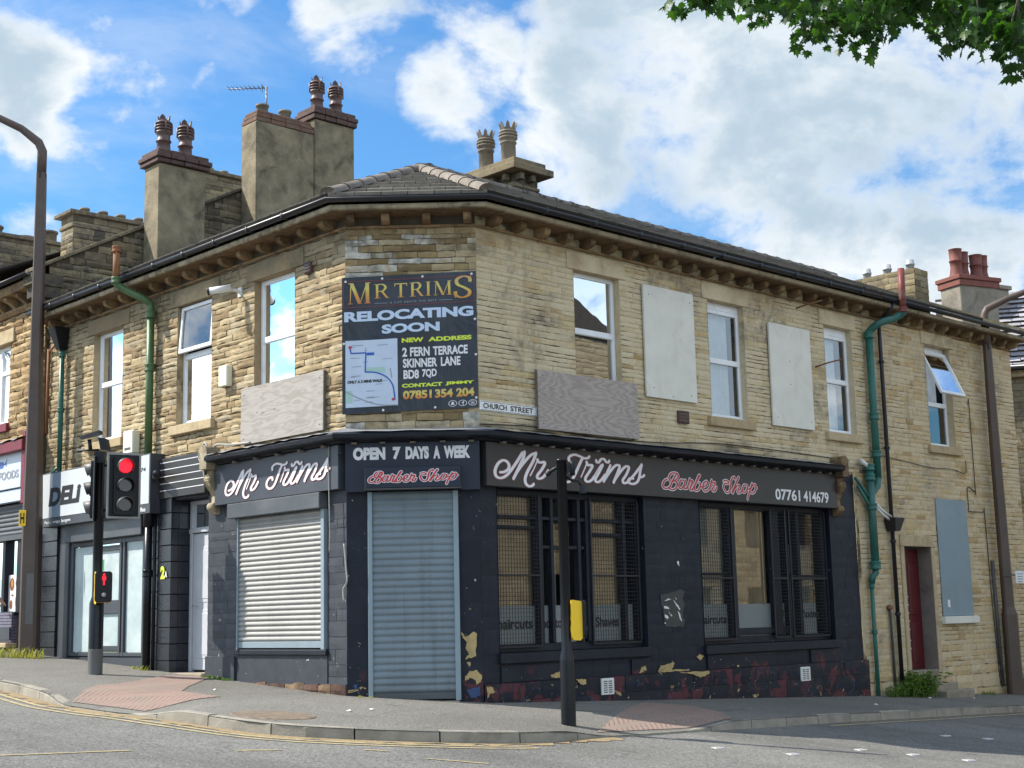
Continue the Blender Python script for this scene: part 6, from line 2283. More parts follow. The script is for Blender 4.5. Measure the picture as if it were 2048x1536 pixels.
def stone_stack(parent, u0, u1, v0, v1, z0, z1, seed, flues, mat='stone_dark'):
    q = MB(seed)
    q.box(FL, u0, u1, -v1, -v0, z0, z1)
    c = q.build('chimney', M['mortar_dark'], parent)
    q = MB(seed + 1)
    stone_wall(q, Fr(FL(u0, 0, 0), -FL.n, -FL.d), v0, v1, z0, z1, [], h=0.13, lens=(0.2, 0.6), relief=0.03, gap=0.014)
    stone_wall(q, Fr(FL(0, -v0, 0), FL.d, FL.n), u0, u1, z0, z1, [], h=0.13, lens=(0.2, 0.6), relief=0.03, gap=0.014)
    q.build('chimney_masonry', M[mat], c, recalc=False)
    q = MB(seed + 2)
    q.box(FL, u0 - 0.12, u1 + 0.12, -v1 - 0.12, -v0 + 0.14, z1 + 0.002, z1 + 0.09, (0.4, 0.9, 0))
    q.box(FL, u0 - 0.04, u1 + 0.04, -v1 - 0.04, -v0 + 0.045, z1 - 0.28, z1 - 0.2, (0.5, 0.5, 0))
    q.build('chimney_cap', M['stone_dark'], c, bevel=0.012)
    for v, r, h in flues:
        p = frame_at((u0 + u1) / 2, v)
        pot(c, (p.x, p.y, z1 + 0.08), [(r, 0), (r, h), (r * 1.15, h), (r * 1.15, h + 0.05), (r * 0.8, h + 0.05), (r * 0.8, 0)], M['clay_buff'])
    return c


stone_stack(foods, 13.9, 14.5, 2.75, 4.75, 8.6, 10.28, 130, [(3.15, 0.1, 0.14), (3.6, 0.1, 0.14), (4.05, 0.1, 0.14), (4.5, 0.1, 0.14)])
stone_stack(foods, 13.9, 14.5, 5.5, 7.6, 8.6, 11.92, 134, [(6.0, 0.1, 0.12), (6.4, 0.09, 0.12), (6.8, 0.1, 0.12)])
# next terrace uphill, only its stacks show over the eave
terr = thing('uphill_terrace', 'stone terrace farther up the side street, only its dark chimney stacks showing over the eave', 'building', tuple(FL(18, -3, 1.2)))
mb = MB(140)
mb.box(FL, 14.6, 26, -9, 0.0, 0.3, 8.2)
mb.build('front_wall', M['stone_rock'], terr)
mb = MB()
mb.quad(FL(14.6, 0.4, 8.2), FL(26, 0.4, 8.2), FL(26, -4.5, 10.3), FL(14.6, -4.5, 10.3))
mb.quad(FL(14.6, -9.4, 8.2), FL(26, -9.4, 8.2), FL(26, -4.5, 10.3), FL(14.6, -4.5, 10.3))
mb.build('roof', M['slate'], terr, recalc=False)
stone_stack(terr, 17.3, 18.0, 2.0, 4.4, 8.4, 10.45, 142, [(2.5, 0.2, 0.2), (3.3, 0.24, 0.05), (3.9, 0.2, 0.3)])
stone_stack(terr, 20.8, 21.5, 2.0, 3.4, 8.4, 10.2, 146, [(2.6, 0.15, 0.2)])

# FOODS shopfront
mb = MB(150)
mb.box(F2, 9.06, 9.28, 0.0, 0.12, 0.3, 2.75)
mb.build('tile_strip_pilaster', M['tile_strip'], foods)
mb = MB(151)
z = 0.85
while z < 1.36:
    mb.box(F2, 9.88, 14, 0.0, 0.10 + mb.rng.uniform(-0.004, 0.004), z + 0.004, z + 0.05)
    z += 0.054
z = 0.4
while z < 2.7:
    mb.box(F2, 9.07, 9.27, 0.121, 0.135, z + 0.005, z + 0.045)
    z += 0.05
mb.build('tile_courses', M['tile_strip'], foods)
mb = MB()
mb.box(F2, 9.9, 14, 0.102, 0.13, 0.90, 1.12)
mb.build('stall_riser', M['deli_dark'], foods)
mb = MB()
mb.box(F2, 9.83, 14, 0.0, 0.22, 0.76, 0.845, (0.8, 0.2, 0))
mb.build('stone_ledge', M['ashlar'], foods, bevel=0.012)
mb = MB(152)
stone_wall(mb, F2, 9.3, 14, 0.1, 0.755, [], h=0.26, lens=(0.3, 0.7), relief=0.07, jit=0.02, gap=0.02, bulge=0.6, base=0.04)
mb.build('base_course', M['stone_gold'], foods, recalc=False)
mb = MB()
for a, b in ((9.3, 9.86), (10.36, 10.48), (12.4, 12.5)):
    mb.box(F2, a, b, -0.1, 0.05, 1.38, 2.76)
mb.box(F2, 9.86, 14, -0.1, 0.06, 1.33, 1.40)
fw = mb.build('shopfront_frame', M['paint_sill'], foods, bevel=0.006)
mb = MB()
mb.quad(F2(9.86, -0.04, 1.38), F2(14, -0.04, 1.38), F2(14, -0.04, 2.8), F2(9.86, -0.04, 2.8))
mb.build('pane', M['glass_shop'], fw, recalc=False)
mb = MB()
mb.quad(F2(9.86, -0.6, 1.3), F2(14, -0.6, 1.3), F2(14, -0.6, 3), F2(9.86, -0.6, 3))
mb.build('shop_interior', M['dark_room'], fw, recalc=False)
mb = MB()
mb.box(F2, 9.76, 10.35, -0.036, -0.030, 1.41, 2.07)
pf = mb.build('menu_poster', M['poster'], fw)
mb = MB(5)
for cx, cz, w_, h_ in ((10.2, 1.90, 0.095, 0.12), (9.97, 1.92, 0.08, 0.11), (10.22, 1.53, 0.06, 0.085), (10.17, 1.70, 0.05, 0.02)):
    ring = [F2(cx + w_ * math.cos(a / 8 * math.pi) * (1 + 0.1 * math.cos(a * 2)), -0.027, cz + h_ * math.sin(a / 8 * math.pi)) for a in range(16)]
    mb.add(ring, [tuple(range(16))])
mb.build('food_print', M['food_brown'], pf, recalc=False)
mb = MB(5)
for cx, cz, w_, h_ in ((9.97, 1.58, 0.085, 0.13), (10.19, 1.92, 0.04, 0.07), (9.96, 1.9, 0.035, 0.05)):
    ring = [F2(cx + w_ * math.cos(a / 8 * math.pi), -0.0255, cz + h_ * math.sin(a / 8 * math.pi)) for a in range(16)]
    mb.add(ring, [tuple(range(16))])
mb.build('food_print', M['food_gold'], pf, recalc=False)
mb = MB()
mb.box(F2, 10.5, 11.4, -0.036, -0.030, 1.42, 2.0)
mb.build('price_sheet', M['paper'], fw)
q = MB()
slats(q, F2, 9.25, 14, 2.78, 3.36, 0.06, 0.085, 0.02)
q.box(F2, 9.25, 14, 0.03, 0.09, 2.70, 2.79)
q.build('roller_shutter', M['shutter_dark'], foods, recalc=False)
mb = MB(153)
mb.box(F2, 9.12, 14, 0.0, 0.36, 4.26, 4.46)
mb.box(F2, 9.10, 9.26, 0.0, 0.30, 3.3, 4.62)
mb.build('fascia_surround', M['maroon'], foods, bevel=0.015)
mb = MB(154)
P = []
for k in range(30):
    u = 9.1 + 4.9 * k / 29
    P += [F2(u, 0.0, 4.60 + mb.rng.uniform(-0.02, 0.02)), F2(u, 0.38, 4.475 + mb.rng.uniform(-0.02, 0.02))]
mb.add(P, [(2 * i, 2 * i + 1, 2 * i + 3, 2 * i + 2) for i in range(29)])
mb.build('lead_flashing', M['lead'], foods, recalc=False)

# ================================================================== OPPOSITE HOUSE (seen only as a reflection in the glass)
FO = Fr(FR(0, 17, 0), FR.d, -FR.n)
opp = thing('opposite_house', 'tall stone house across Church Street, seen only as a gable reflected in the upper window', 'house', tuple(FO(20, 0, -2)))
mb = MB(160)
opw = [(a, a + 1.0, z0, z0 + 1.7) for a in (26.0, 29.0, 32.0, 35.0) for z0 in (0.3, 3.4)] + [(19.0, 20.0, 0.5, 2.4), (19.0, 20.0, 4.0, 5.8)]
stone_wall(mb, FO, 11.5, 21.9, -2.5, 10.1, [o for o in opw if o[0] < 24], h=0.17, lens=(0.3, 0.8), relief=0.03, gap=0.015)
stone_wall(mb, FO, 21.9, 38, -2.5, 6.6, [o for o in opw if o[0] > 24], h=0.17, lens=(0.3, 0.8), relief=0.03, gap=0.015)
back_sheet(mb, FO, 11.5, 38, -2.5, 6.6, opw, 1)
back_sheet(mb, FO, 11.5, 21.9, 6.6, 10.2, [], 1)
for o in opw:
    reveal(mb, FO, o, 0.15, 0, 2)
mb.build('house_wall', [M['stone_gold'], M['mortar'], M['dark_room']], opp, recalc=False)
mb = MB()
mb.prism(FO, [(11.3, 10.2), (22.4, 10.2), (16.8, 13.0)], -8, 0.15)
mb.quad(FO(24.5, 0.3, 6.5), FO(38, 0.3, 6.5), FO(38, -4, 9.0), FO(24.5, -4, 9.0))
mb.quad(FO(24.5, -8.3, 6.5), FO(38, -8.3, 6.5), FO(38, -4, 9.0), FO(24.5, -4, 9.0))
mb.build('roof', M['tile'], opp)

# ================================================================== SIGNS
# --- Church Street fascia
t = thing('fascia_sign', 'long charcoal shop fascia on Church Street with white script, red script and phone number', 'shop sign', tuple(FR(4, 0.1, 2.8)))
mb = MB(201)
mb.box(FR, 0.02, 8.32, 0.0, 0.12, 2.825, 3.42)
mb.build('panel', M['sign_dark'], t, bevel=0.006)
ID = (1, 0, 1, 0)
for mat, gr, c in (('letter_rim', 0.011, 0.0035), ('letter_white', 0.0, 0.0075)):
    mb = MB()
    script(mb, TR(0.12), MR_TRIMS, ID, 0.050, gr, c, {4: 0.45, 8: 0.45, 10: 0.5, 14: 0.9})
    mb.build('script_lettering', M[mat], t, recalc=False)
for mat, gr, c in (('letter_white', 0.013, 0.0035), ('letter_red', 0.0, 0.0075)):
    mb = MB()
    script(mb, TR(0.12), BARBER, ID, 0.032, gr, c)
    script(mb, TR(0.12), SHOP, ID, 0.032, gr, c)
    mb.build('script_lettering', M[mat], t, recalc=False)
mb = MB()
text(mb, TR(0.12), '07761', 6.50, 7.20, 2.902, 3.09, bold=0.025)
text(mb, TR(0.12), '414679', 7.30, 8.04, 2.902, 3.09, bold=0.025)
mb.build('phone_number', M['letter_white'], t, recalc=False)

# --- side fascia
t = thing('fascia_sign', 'short slate fascia over the pale shutter with white script lettering', 'shop sign', tuple(FL(1.5, 0.1, 2.8)))
mb = MB(202)
mb.box(FL, 0.03, 3.12, 0.0, 0.12, 2.825, 3.42)
mb.build('panel', M['sign_slate'], t, bevel=0.006)
ML = (0.852, -2.945, 0.855, 0.44)
for mat, gr, c in (('letter_rim', 0.010, 0.0035), ('letter_white', 0.0, 0.0075)):
    mb = MB()
    script(mb, TL(0.12), MR_TRIMS, ML, 0.045, gr, c, {4: 0.45, 8: 0.45, 10: 0.5, 14: 0.9})
    mb.build('script_lettering', M[mat], t, recalc=False)

# --- cut-corner fascia
t = thing('fascia_sign', 'navy corner fascia reading OPEN 7 DAYS A WEEK above the door', 'shop sign', tuple(FC(0.9, 0.1, 2.8)))
mb = MB(203)
P = [(0.0, 2.78), (0.30, 2.78), (0.30, 2.83), (1.49, 2.83), (1.49, 2.78), (CW, 2.78), (CW, 3.42), (0.0, 3.42)]
mb.prism(FC, P, 0.0, 0.118)
mb.build('panel', M['sign_navy'], t, bevel=0.005)
mb = MB()
for s, a, b in (('OPEN', 0.10, 0.53), ('7', 0.63, 0.735), ('DAYS', 0.80, 1.11), ('A', 1.17, 1.26), ('WEEK', 1.31, 1.66)):
    text(mb, TC(0.118), s, a, b, 3.195, 3.365, bold=0.065)
mb.build('lettering', M['letter_white'], t, recalc=False)
mb = MB()
mb.tube([FC(-0.07 + 0.0, 0.12, 3.30), FC(-0.07, 0.15, 3.30)], 0.03, 10)
mb.build('lamp_fitting', M['mesh_steel'], t)

t = thing('box_sign', 'small black box sign with red script directly above the corner shutter', 'shop sign', tuple(FC(0.9, 0.2, 2.8)))
mb = MB(204)
mb.box(FC, 0.27, 1.535, 0.12, 0.29, 2.80, 3.085)
mb.build('panel', M['sign_navy'], t, bevel=0.008)
mb = MB()
mb.box(FC, 0.262, 1.543, 0.14, 0.295, 2.785, 2.799)
mb.build('edge_trim', M['visor'], t)
for mat, gr, c in (('letter_white', 0.009, 0.0035), ('letter_red', 0.0, 0.0075)):
    mb = MB()
    script(mb, TC(0.29), BARBER, (0.475, -1.40, 0.56, 1.222), 0.021, gr, c)
    script(mb, TC(0.29), SHOP, (0.555, -1.835, 0.56, 1.228), 0.021, gr, c)
    mb.build('script_lettering', M[mat], t, recalc=False)

# --- banner
t = thing('banner', 'black vinyl relocation banner with gold title and street map, high on the cut corner', 'banner', tuple(FC(0.9, 0.05, 3.8)))
mb = MB(205)
B0, B1, BZ0, BZ1 = -0.05, 1.78, 3.855, 5.74
nx, nz = 26, 26


def bsurf(a, z):
    """gentle slack in the vinyl"""
    s, q = (a - B0) / (B1 - B0), (z - BZ0) / (BZ1 - BZ0)
    e = math.sin(math.pi * min(1, max(0, s))) ** 0.5 * math.sin(math.pi * min(1, max(0, q))) ** 0.5
    return 0.045 + e * (0.016 * math.sin(5.2 * s + 3.1 * q) * math.sin(6.5 * q + 1.3 * s) + 0.010 * math.sin(11 * s - 7 * q))


def btilt(a, z):      # banner hangs very slightly askew
    return z + 0.028 * (a - 0.86) / 0.9


for j in range(nz + 1):
    for i in range(nx + 1):
        a, z = B0 + (B1 - B0) * i / nx, BZ0 + (BZ1 - BZ0) * j / nz
        mb.v.append(tuple(FC(a, bsurf(a, z), btilt(a, z))))
        mb.t.append((0.5, 0.5, 0))
for j in range(nz):
    for i in range(nx):
        k = j * (nx + 1) + i
        mb.f.append([k, k + 1, k + nx + 2, k + nx + 1]); mb.m.append(0); mb.sm.append(True)
mb.build('sheet', M['vinyl'], t, recalc=False)


class BT:             # writing that follows the vinyl
    def __call__(s, a, b, c=0.0):
        return FC(a, bsurf(a, b) + c + 0.003, btilt(a, b) - 0.0)


bt = BT()


def bquad(mb, a0, a1, b0, b1, c=0.003, n=10):
    P = []
    for j in range(n + 1):
        for i in range(n + 1):
            P.append(bt(a0 + (a1 - a0) * i / n, b0 + (b1 - b0) * j / n, c))
    mb.add(P, [(j * (n + 1) + i, j * (n + 1) + i + 1, (j + 1) * (n + 1) + i + 1, (j + 1) * (n + 1) + i) for j in range(n) for i in range(n)])


mb = MB()
for a0, a1, b0, b1 in ((-0.03, 1.755, 5.672, 5.680), (-0.03, 1.755, 5.312, 5.320), (-0.035, -0.027, 5.312, 5.68), (1.748, 1.756, 5.312, 5.68)):
    bquad(mb, a0, a1, b0, b1, 0.004, 6)
mb.build('border_line', M['letter_rim'], t, recalc=False)
mb = MB()
serif_word(mb, bt, [('M', 0.03, 0.345, 5.362, 5.655), ('R', 0.385, 0.59, 5.425, 5.622), ('T', 0.665, 0.84, 5.425, 5.622), ('R', 0.87, 1.06, 5.425, 5.622), ('I', 1.095, 1.16, 5.425, 5.622),
                     ('M', 1.20, 1.45, 5.425, 5.622), ('S', 1.48, 1.725, 5.378, 5.67)], 0.005)
mb.build('gold_title', M['gold'], t, recalc=False)
mb = MB()
text(mb, bt, 'A CUT ABOVE THE BEST', 0.60, 1.24, 5.343, 5.372, bold=0.01, space=1.25)
bquad(mb, 0.39, 0.57, 5.353, 5.360, 0.004, 4)
bquad(mb, 1.27, 1.45, 5.353, 5.360, 0.004, 4)
mb.build('strapline', M['letter_grey'], t, recalc=False)
mb = MB()
text(mb, bt, 'RELOCATING', -0.02, 1.735, 5.116, 5.257, bold=0.05)
text(mb, bt, 'SOON', 0.49, 1.275, 4.930, 5.058, bold=0.05)
mb.build('headline', M['letter_blue'], t, recalc=False)
mb = MB()
text(mb, bt, 'NEW', 0.76, 1.055, 4.790, 4.852, bold=0.05)
text(mb, bt, 'ADDRESS', 1.12, 1.705, 4.790, 4.852, bold=0.05)
text(mb, bt, 'CONTACT', 0.755, 1.30, 4.175, 4.228, bold=0.05)
text(mb, bt, 'JIMMY', 1.34, 1.732, 4.175, 4.228, bold=0.05)
mb.build('lime_lettering', M['letter_lime'], t, recalc=False)
mb = MB()
for s, a, b, z in (('2', 0.765, 0.83, 4.597), ('FERN', 0.87, 1.135, 4.597), ('TERRACE', 1.18, 1.65, 4.597), ('SKINNER', 0.772, 1.235, 4.445), ('LANE', 1.285, 1.55, 4.445), ('BD8', 0.778, 0.985, 4.292), ('7QD', 1.03, 1.226, 4.292)):
    text(mb, bt, s, a, b, z, z + 0.124, bold=0.035)
mb.build('address_lettering', M['letter_white'], t, recalc=False)
mb = MB()
for s, a, b in (('07851', 0.768, 1.155), ('354', 1.20, 1.44), ('204', 1.485, 1.73)):
    text(mb, bt, s, a, b, 4.012, 4.132, bold=0.045)
mb.build('phone_number', M['gold'], t, recalc=False)
mb = MB()
bquad(mb, -0.005, 0.70, 3.94, 4.857, 0.003, 14)
mp_ = mb.build('street_map', M['map_base'], t, recalc=False)
mb = MB()
bquad(mb, 0.27, 0.53, 4.40, 4.475, 0.005, 6)
bquad(mb, 0.0, 0.09, 4.0, 4.17, 0.005, 6)
mb.build('map_park', M['map_green'], mp_, recalc=False)
mb = MB()


def bline(mb, pts, w, c=0.007):
    L = crom(pts, 6) if len(pts) > 2 else pts
    for (ax, ay), (bx, by) in zip(L, L[1:]):
        dx, dy = bx - ax, by - ay
        l = math.hypot(dx, dy) or 1
        ox, oy = -dy / l * w / 2, dx / l * w / 2
        ex, ey = dx / l * w * 0.3, dy / l * w * 0.3
        mb.add([bt(ax - ex + ox, ay - ey + oy, c), bt(ax - ex - ox, ay - ey - oy, c), bt(bx + ex - ox, by + ey - oy, c), bt(bx + ex + ox, by + ey + oy, c)], [(0, 1, 2, 3)])


for seg in ([(0.06, 4.74), (0.068, 4.69)], [(0.068, 4.682), (0.27, 4.682)], [(0.272, 4.68), (0.262, 4.42)], [(0.262, 4.418), (0.41, 4.40), (0.546, 4.335), (0.627, 4.23), (0.65, 4.12), (0.66, 4.02)]):
    bline(mb, seg, 0.018)
bquad(mb, 0.285, 0.385, 4.645, 4.683, 0.0075, 3)
mb.build('map_route', M['map_blue'], mp_, recalc=False)
mb = MB()
for s, a, b, z in (('ONLY A 2 MINS WALK', 0.02, 0.50, 4.268),):
    text(mb, bt, s, a, b, z, z + 0.04, bold=0.05, c=0.008)
mb.build('map_caption', M['letter_black'], mp_, recalc=False)
mb = MB(77)
for k in range(17):
    a, z = mb.rng.uniform(0.02, 0.5), mb.rng.uniform(3.97, 4.8)
    bline(mb, [(a, z), (a + mb.rng.uniform(0.06, 0.17), z + mb.rng.uniform(-0.004, 0.004))], 0.007, 0.0055)
for seg in ([(0.0, 4.16), (0.2, 4.05), (0.45, 3.96), (0.69, 3.945)], [(0.6, 4.45), (0.62, 4.32)], [(0.27, 4.75), (0.27, 4.70)]):
    bline(mb, seg, 0.012, 0.0055)
mb.build('map_detail', M['letter_grey'], mp_, recalc=False)
mb = MB()
for x, z, r in ((0.06, 4.765, 0.022), (0.635, 4.025, 0.02)):
    mb.add([bt(x + r * math.cos(k * math.pi / 5), z + r * math.sin(k * math.pi / 5), 0.008) for k in range(10)], [tuple(range(10))])
mb.build('map_pin', M['letter_red'], mp_, recalc=False)
for k, x in enumerate((1.436, 1.571, 1.705)):
    mb = MB()
    z = 3.925
    n = 16
    P = [bt(x + 0.058 * math.cos(i * 2 * math.pi / n), z + 0.042 * math.sin(i * 2 * math.pi / n), 0.004) for i in range(n)] + [bt(x + 0.050 * math.cos(i * 2 * math.pi / n), z + 0.036 * math.sin(i * 2 * math.pi / n), 0.004) for i in range(n)]
    mb.add(P, [(i, (i + 1) % n, n + (i + 1) % n, n + i) for i in range(n)])
    if k == 0:       # ghost outline
        mb.add([bt(x + a, z + b, 0.005) for a, b in ((-0.024, -0.018), (0.024, -0.018), (0.018, -0.004), (0.016, 0.014), (0.0, 0.024), (-0.016, 0.014), (-0.018, -0.004))], [tuple(range(7))])
    elif k == 1:     # small f
        for p, q in (((0.004, -0.028), (0.004, 0.016)), ((0.004, 0.016), (0.016, 0.024)), ((-0.012, 0.004), (0.016, 0.004))):
            bline(mb, [(x + p[0], z + p[1]), (x + q[0], z + q[1])], 0.009, 0.005)
    else:            # camera outline
        for p, q in (((-0.02, -0.02), (0.02, -0.02)), ((0.02, -0.02), (0.02, 0.02)), ((0.02, 0.02), (-0.02, 0.02)), ((-0.02, 0.02), (-0.02, -0.02))):
            bline(mb, [(x + p[0], z + p[1]), (x + q[0], z + q[1])], 0.005, 0.005)
        mb.add([bt(x + 0.009 * math.cos(i * math.pi / 4), z + 0.009 * math.sin(i * math.pi / 4), 0.005) for i in range(8)], [tuple(range(8))])
    mb.build('round_icon', M['letter_white'], t, recalc=False)
mb = MB()
for a, z in ((0.5, 5.70), (1.05, 5.70), (1.72, 5.70), (0.0, 5.68), (1.755, 5.07), (1.76, 4.58), (1.755, 3.99), (0.5, 3.885), (1.2, 3.885), (-0.025, 4.82)):
    mb.add([bt(a + 0.017 * math.cos(k * math.pi / 5), z + 0.017 * math.sin(k * math.pi / 5), 0.006) for k in range(10)], [tuple(range(10))])
mb.build('eyelets', M['litter'], t, recalc=False)

# --- street name
t = thing('street_sign', 'white street nameplate reading CHURCH STREET, on the wall right of the banner', 'street sign', tuple(FR(0.55, 0.02, 3.9)))
mb = MB()
mb.box(FR, 0.0, 1.085, 0.012, 0.03, 3.85, 3.985)
mb.build('plate', M['poster'], t, bevel=0.004)
mb = MB()
text(mb, TR(0.03), 'CHURCH', 0.06, 0.50, 3.882, 3.956, bold=0.02)
text(mb, TR(0.03), 'STREET', 0.57, 1.01, 3.882, 3.956, bold=0.02)
for a0, a1, b0, b1 in ((0.015, 1.07, 3.858, 3.864), (0.015, 1.07, 3.971, 3.977)):
    mb.quad(TR(0.031)(a0, b0), TR(0.031)(a1, b0), TR(0.031)(a1, b1), TR(0.031)(a0, b1))
mb.build('lettering', M['letter_black'], t, recalc=False)

# --- DELI sign
t = thing('box_sign', 'large white and grey box sign reading DELi over the papered shopfront', 'shop sign', tuple(FL(6.8, 0.15, 2.8)))
mb = MB(206)
mb.box(FL, 4.80, 8.62, 0.0, 0.255, 2.83, 3.775)
mb.build('sign_case', M['deli_dark'], t, bevel=0.006)
mb = MB()
for a, b in ((4.83, 7.885), (8.205, 8.60)):
    mb.box(FL, a, b, 0.254, 0.262, 2.985, 3.755)
mb.build('sign_face', M['deli_white'], t)
mb = MB()
mb.box(FL, 7.887, 8.203, 0.254, 0.264, 2.985, 3.755)
mb.build('sign_stripe', M['deli_grey'], t)
mb = MB()
text(mb, TL(0.264), 'DELi', -8.33, -7.19, 3.18, 3.50, bold=0.05, shear=0.22)
text(mb, TL(0.262), '01274', -5.34, -4.94, 3.50, 3.56, bold=0.02, shear=0.1)
mb.build('lettering', M['letter_black'], t, recalc=False)
mb = MB()
text(mb, TL(0.256), 'Panini, wraps, burgers', -8.47, -7.5, 2.865, 2.935, bold=0.01, shear=0.1)
text(mb, TL(0.256), '& waffles', -5.40, -4.93, 2.865, 2.935, bold=0.02, shear=0.1)
mb.build('small_lettering', M['letter_white'], t, recalc=False)

# --- striped black panel over the white door
t = thing('striped_panel', 'black fascia panel with thin white horizontal stripes above the white door', 'fascia panel', tuple(FL(4.2, 0.05, 3.0)))
mb = MB()
mb.box(FL, 3.44, 4.79, 0.0, 0.10, 3.05, 3.68)
mb.build('panel', M['sign_dark'], t, bevel=0.006)
mb = MB()
for z in (3.165, 3.275, 3.385, 3.495, 3.605):
    mb.box(FL, 3.46, 4.77, 0.10, 0.104, z, z + 0.012)
mb.build('stripes', M['letter_white'], t)

# --- house number
t = thing('house_number', 'yellow number 2 with small white A on the black tiled column', 'house number', tuple(FL(4.65, 0.08, 1.8)))
mb = MB()
text(mb, TL(0.085), '2', -4.73, -4.60, 1.80, 2.0, bold=0.06)
mb.build('numeral', M['letter_lime'], t, recalc=False)
mb = MB()
text(mb, TL(0.085), 'A', -4.60, -4.53, 1.82, 1.92, bold=0.06)
mb.build('letter', M['letter_white'], t, recalc=False)

# --- FOODS sign
t = thing('fascia_sign', 'faded white and blue takeaway fascia reading FOODS at the left edge', 'shop sign', tuple(FL(10.5, 0.3, 3.6)))
mb = MB(207)
mb.box(FL, 9.42, 14, 0.1, 0.30, 3.62, 4.27)
mb.build('white_panel', M['foods_white'], t, bevel=0.006)
mb = MB()
mb.box(FL, 9.06, 9.415, 0.1, 0.29, 3.62, 4.27)
mb.build('blue_panel', M['foods_blue'], t, bevel=0.006)
mb = MB()
mb.box(FL, 9.42, 14, 0.14, 0.27, 3.38, 3.60)
mb.build('lower_panel', M['map_base'], t, bevel=0.006)
mb = MB()
text(mb, TL(0.302), 'FOODS', -10.34, -9.50, 3.80, 3.95, bold=0.03)
mb.build('lettering', M['letter_grey'], t, recalc=False)
mb = MB()
x, z = -10.24, 4.09
for ring in ([(-0.22, -0.02), (-0.1, 0.06), (0.05, 0.05), (0.14, 0.0), (0.05, -0.07), (-0.12, -0.07)], [(0.12, 0.0), (0.24, 0.11), (0.2, 0.0), (0.24, -0.06)]):
    mb.add([TL(0.302)(x + a, z + b) for a, b in ring], [tuple(range(len(ring)))])
mb.build('fish_emblem', M['foods_blue'], t, recalc=False)

# ================================================================== BOARDS
def board(name, mat, F, a0, a1, z0, z1, o, th, label, nails=(), edge=None, skew=0.0, lean=0.0):
    t = thing(name, label, 'board', tuple(F((a0 + a1) / 2, o, z0)))
    mb = MB(9)
    k = skew
    mb.hexa([F(a0, o, z0), F(a1, o, z0 + k), F(a1, o + th, z0 + k), F(a0, o + th, z0), F(a0, o + lean, z1), F(a1, o + lean, z1 + k), F(a1, o + th + lean, z1 + k), F(a0, o + th + lean, z1)])
    mb.build('sheet', mat, t, bevel=0.003)
    if edge:
        mb = MB()
        for a, b, c, d in ((a0 + 0.02, a0 + 0.08, z0, z1), (a1 - 0.08, a1 - 0.02, z0, z1), (a0 + 0.08, a1 - 0.08, z1 - 0.08, z1 - 0.02), (a0 + 0.08, a1 - 0.08, z0 + 0.02, z0 + 0.08)):
            mb.box(F, a, b, 0.012, o + min(lean, 0) - 0.001, c, d)
        mb.build('batten', M['timber_edge'], t)
    if nails:
        mb = MB()
        for a, z in nails:
            f = (z - z0) / (z1 - z0)
            mb.add([F(a + 0.012 * math.cos(i * math.pi / 4), o + th + lean * f + 0.002, z + 0.012 * math.sin(i * math.pi / 4)) for i in range(8)], [tuple(range(8))])
        mb.build('nail_heads', M['brown_vent'], t, recalc=False)
    return t


board('plywood_sheet', M['ply_lit'], FL, 0.42, 2.48, 3.665, 4.50, 0.07, 0.018, 'silvery weathered plywood sheet leaning under the window left of the banner', edge=True, lean=-0.01,
      nails=[(0.5, 3.75), (2.4, 3.75), (0.5, 4.4), (2.4, 4.4), (2.05, 4.1), (1.9, 4.08), (1.6, 4.1)])
board('plywood_sheet', M['ply_pink'], FR, 1.06, 3.18, 3.67, 4.51, 0.075, 0.018, 'pinkish plywood sheet with wavy grain under the blue window right of the street nameplate', edge=True,
      nails=[(1.15, 3.75), (3.1, 3.75), (1.15, 4.43), (3.1, 4.43), (2.1, 4.45), (2.0, 3.72)])
board('window_board', M['white_board'], FR, 3.43, 4.645, 4.35, 6.10, 0.025, 0.035, 'cream board over a bricked-up window between the blue window and the middle window', nails=[(3.6, 4.5), (4.5, 4.45), (4.05, 4.4), (3.55, 5.95), (4.55, 5.95)])
board('window_board', M['white_board'], FR, 6.65, 7.85, 4.16, 5.92, 0.025, 0.035, 'cream board with a rusty streak, beside the window nearest the green drainpipe', nails=[(6.78, 4.3), (7.2, 4.9), (7.75, 4.3), (7.2, 5.3)])
t = board('window_board', M['blue_board'], FR, 11.80, 12.95, 0.935, 3.15, 0.006, 0.02, 'tall blue-grey board covering the ground-floor window beside the red door')
mb = MB()
mb.box(FR, 11.74, 13.03, 0.0, 0.10, 0.79, 0.928)
mb.build('sill', M['white_board'], house, bevel=0.01)
mb = MB()
mb.box(FR, 11.98, 12.06, 0.026, 0.034, 1.10, 1.24)
mb.build('latch_plate', M['letter_white'], t)
mb = MB()
for a0, a1, z in ((11.9, 12.15, 1.36), (12.0, 12.12, 0.99), (12.4, 12.7, 1.02)):
    mb.box(FR, a0, a1, 0.0262, 0.03, z, z + 0.012)
mb.box(FR, 12.3, 12.306, 0.0262, 0.029, 1.0, 1.45)
mb.build('scratches', M['letter_grey'], t)
# ghost of old lettering on the first cream board is left blank

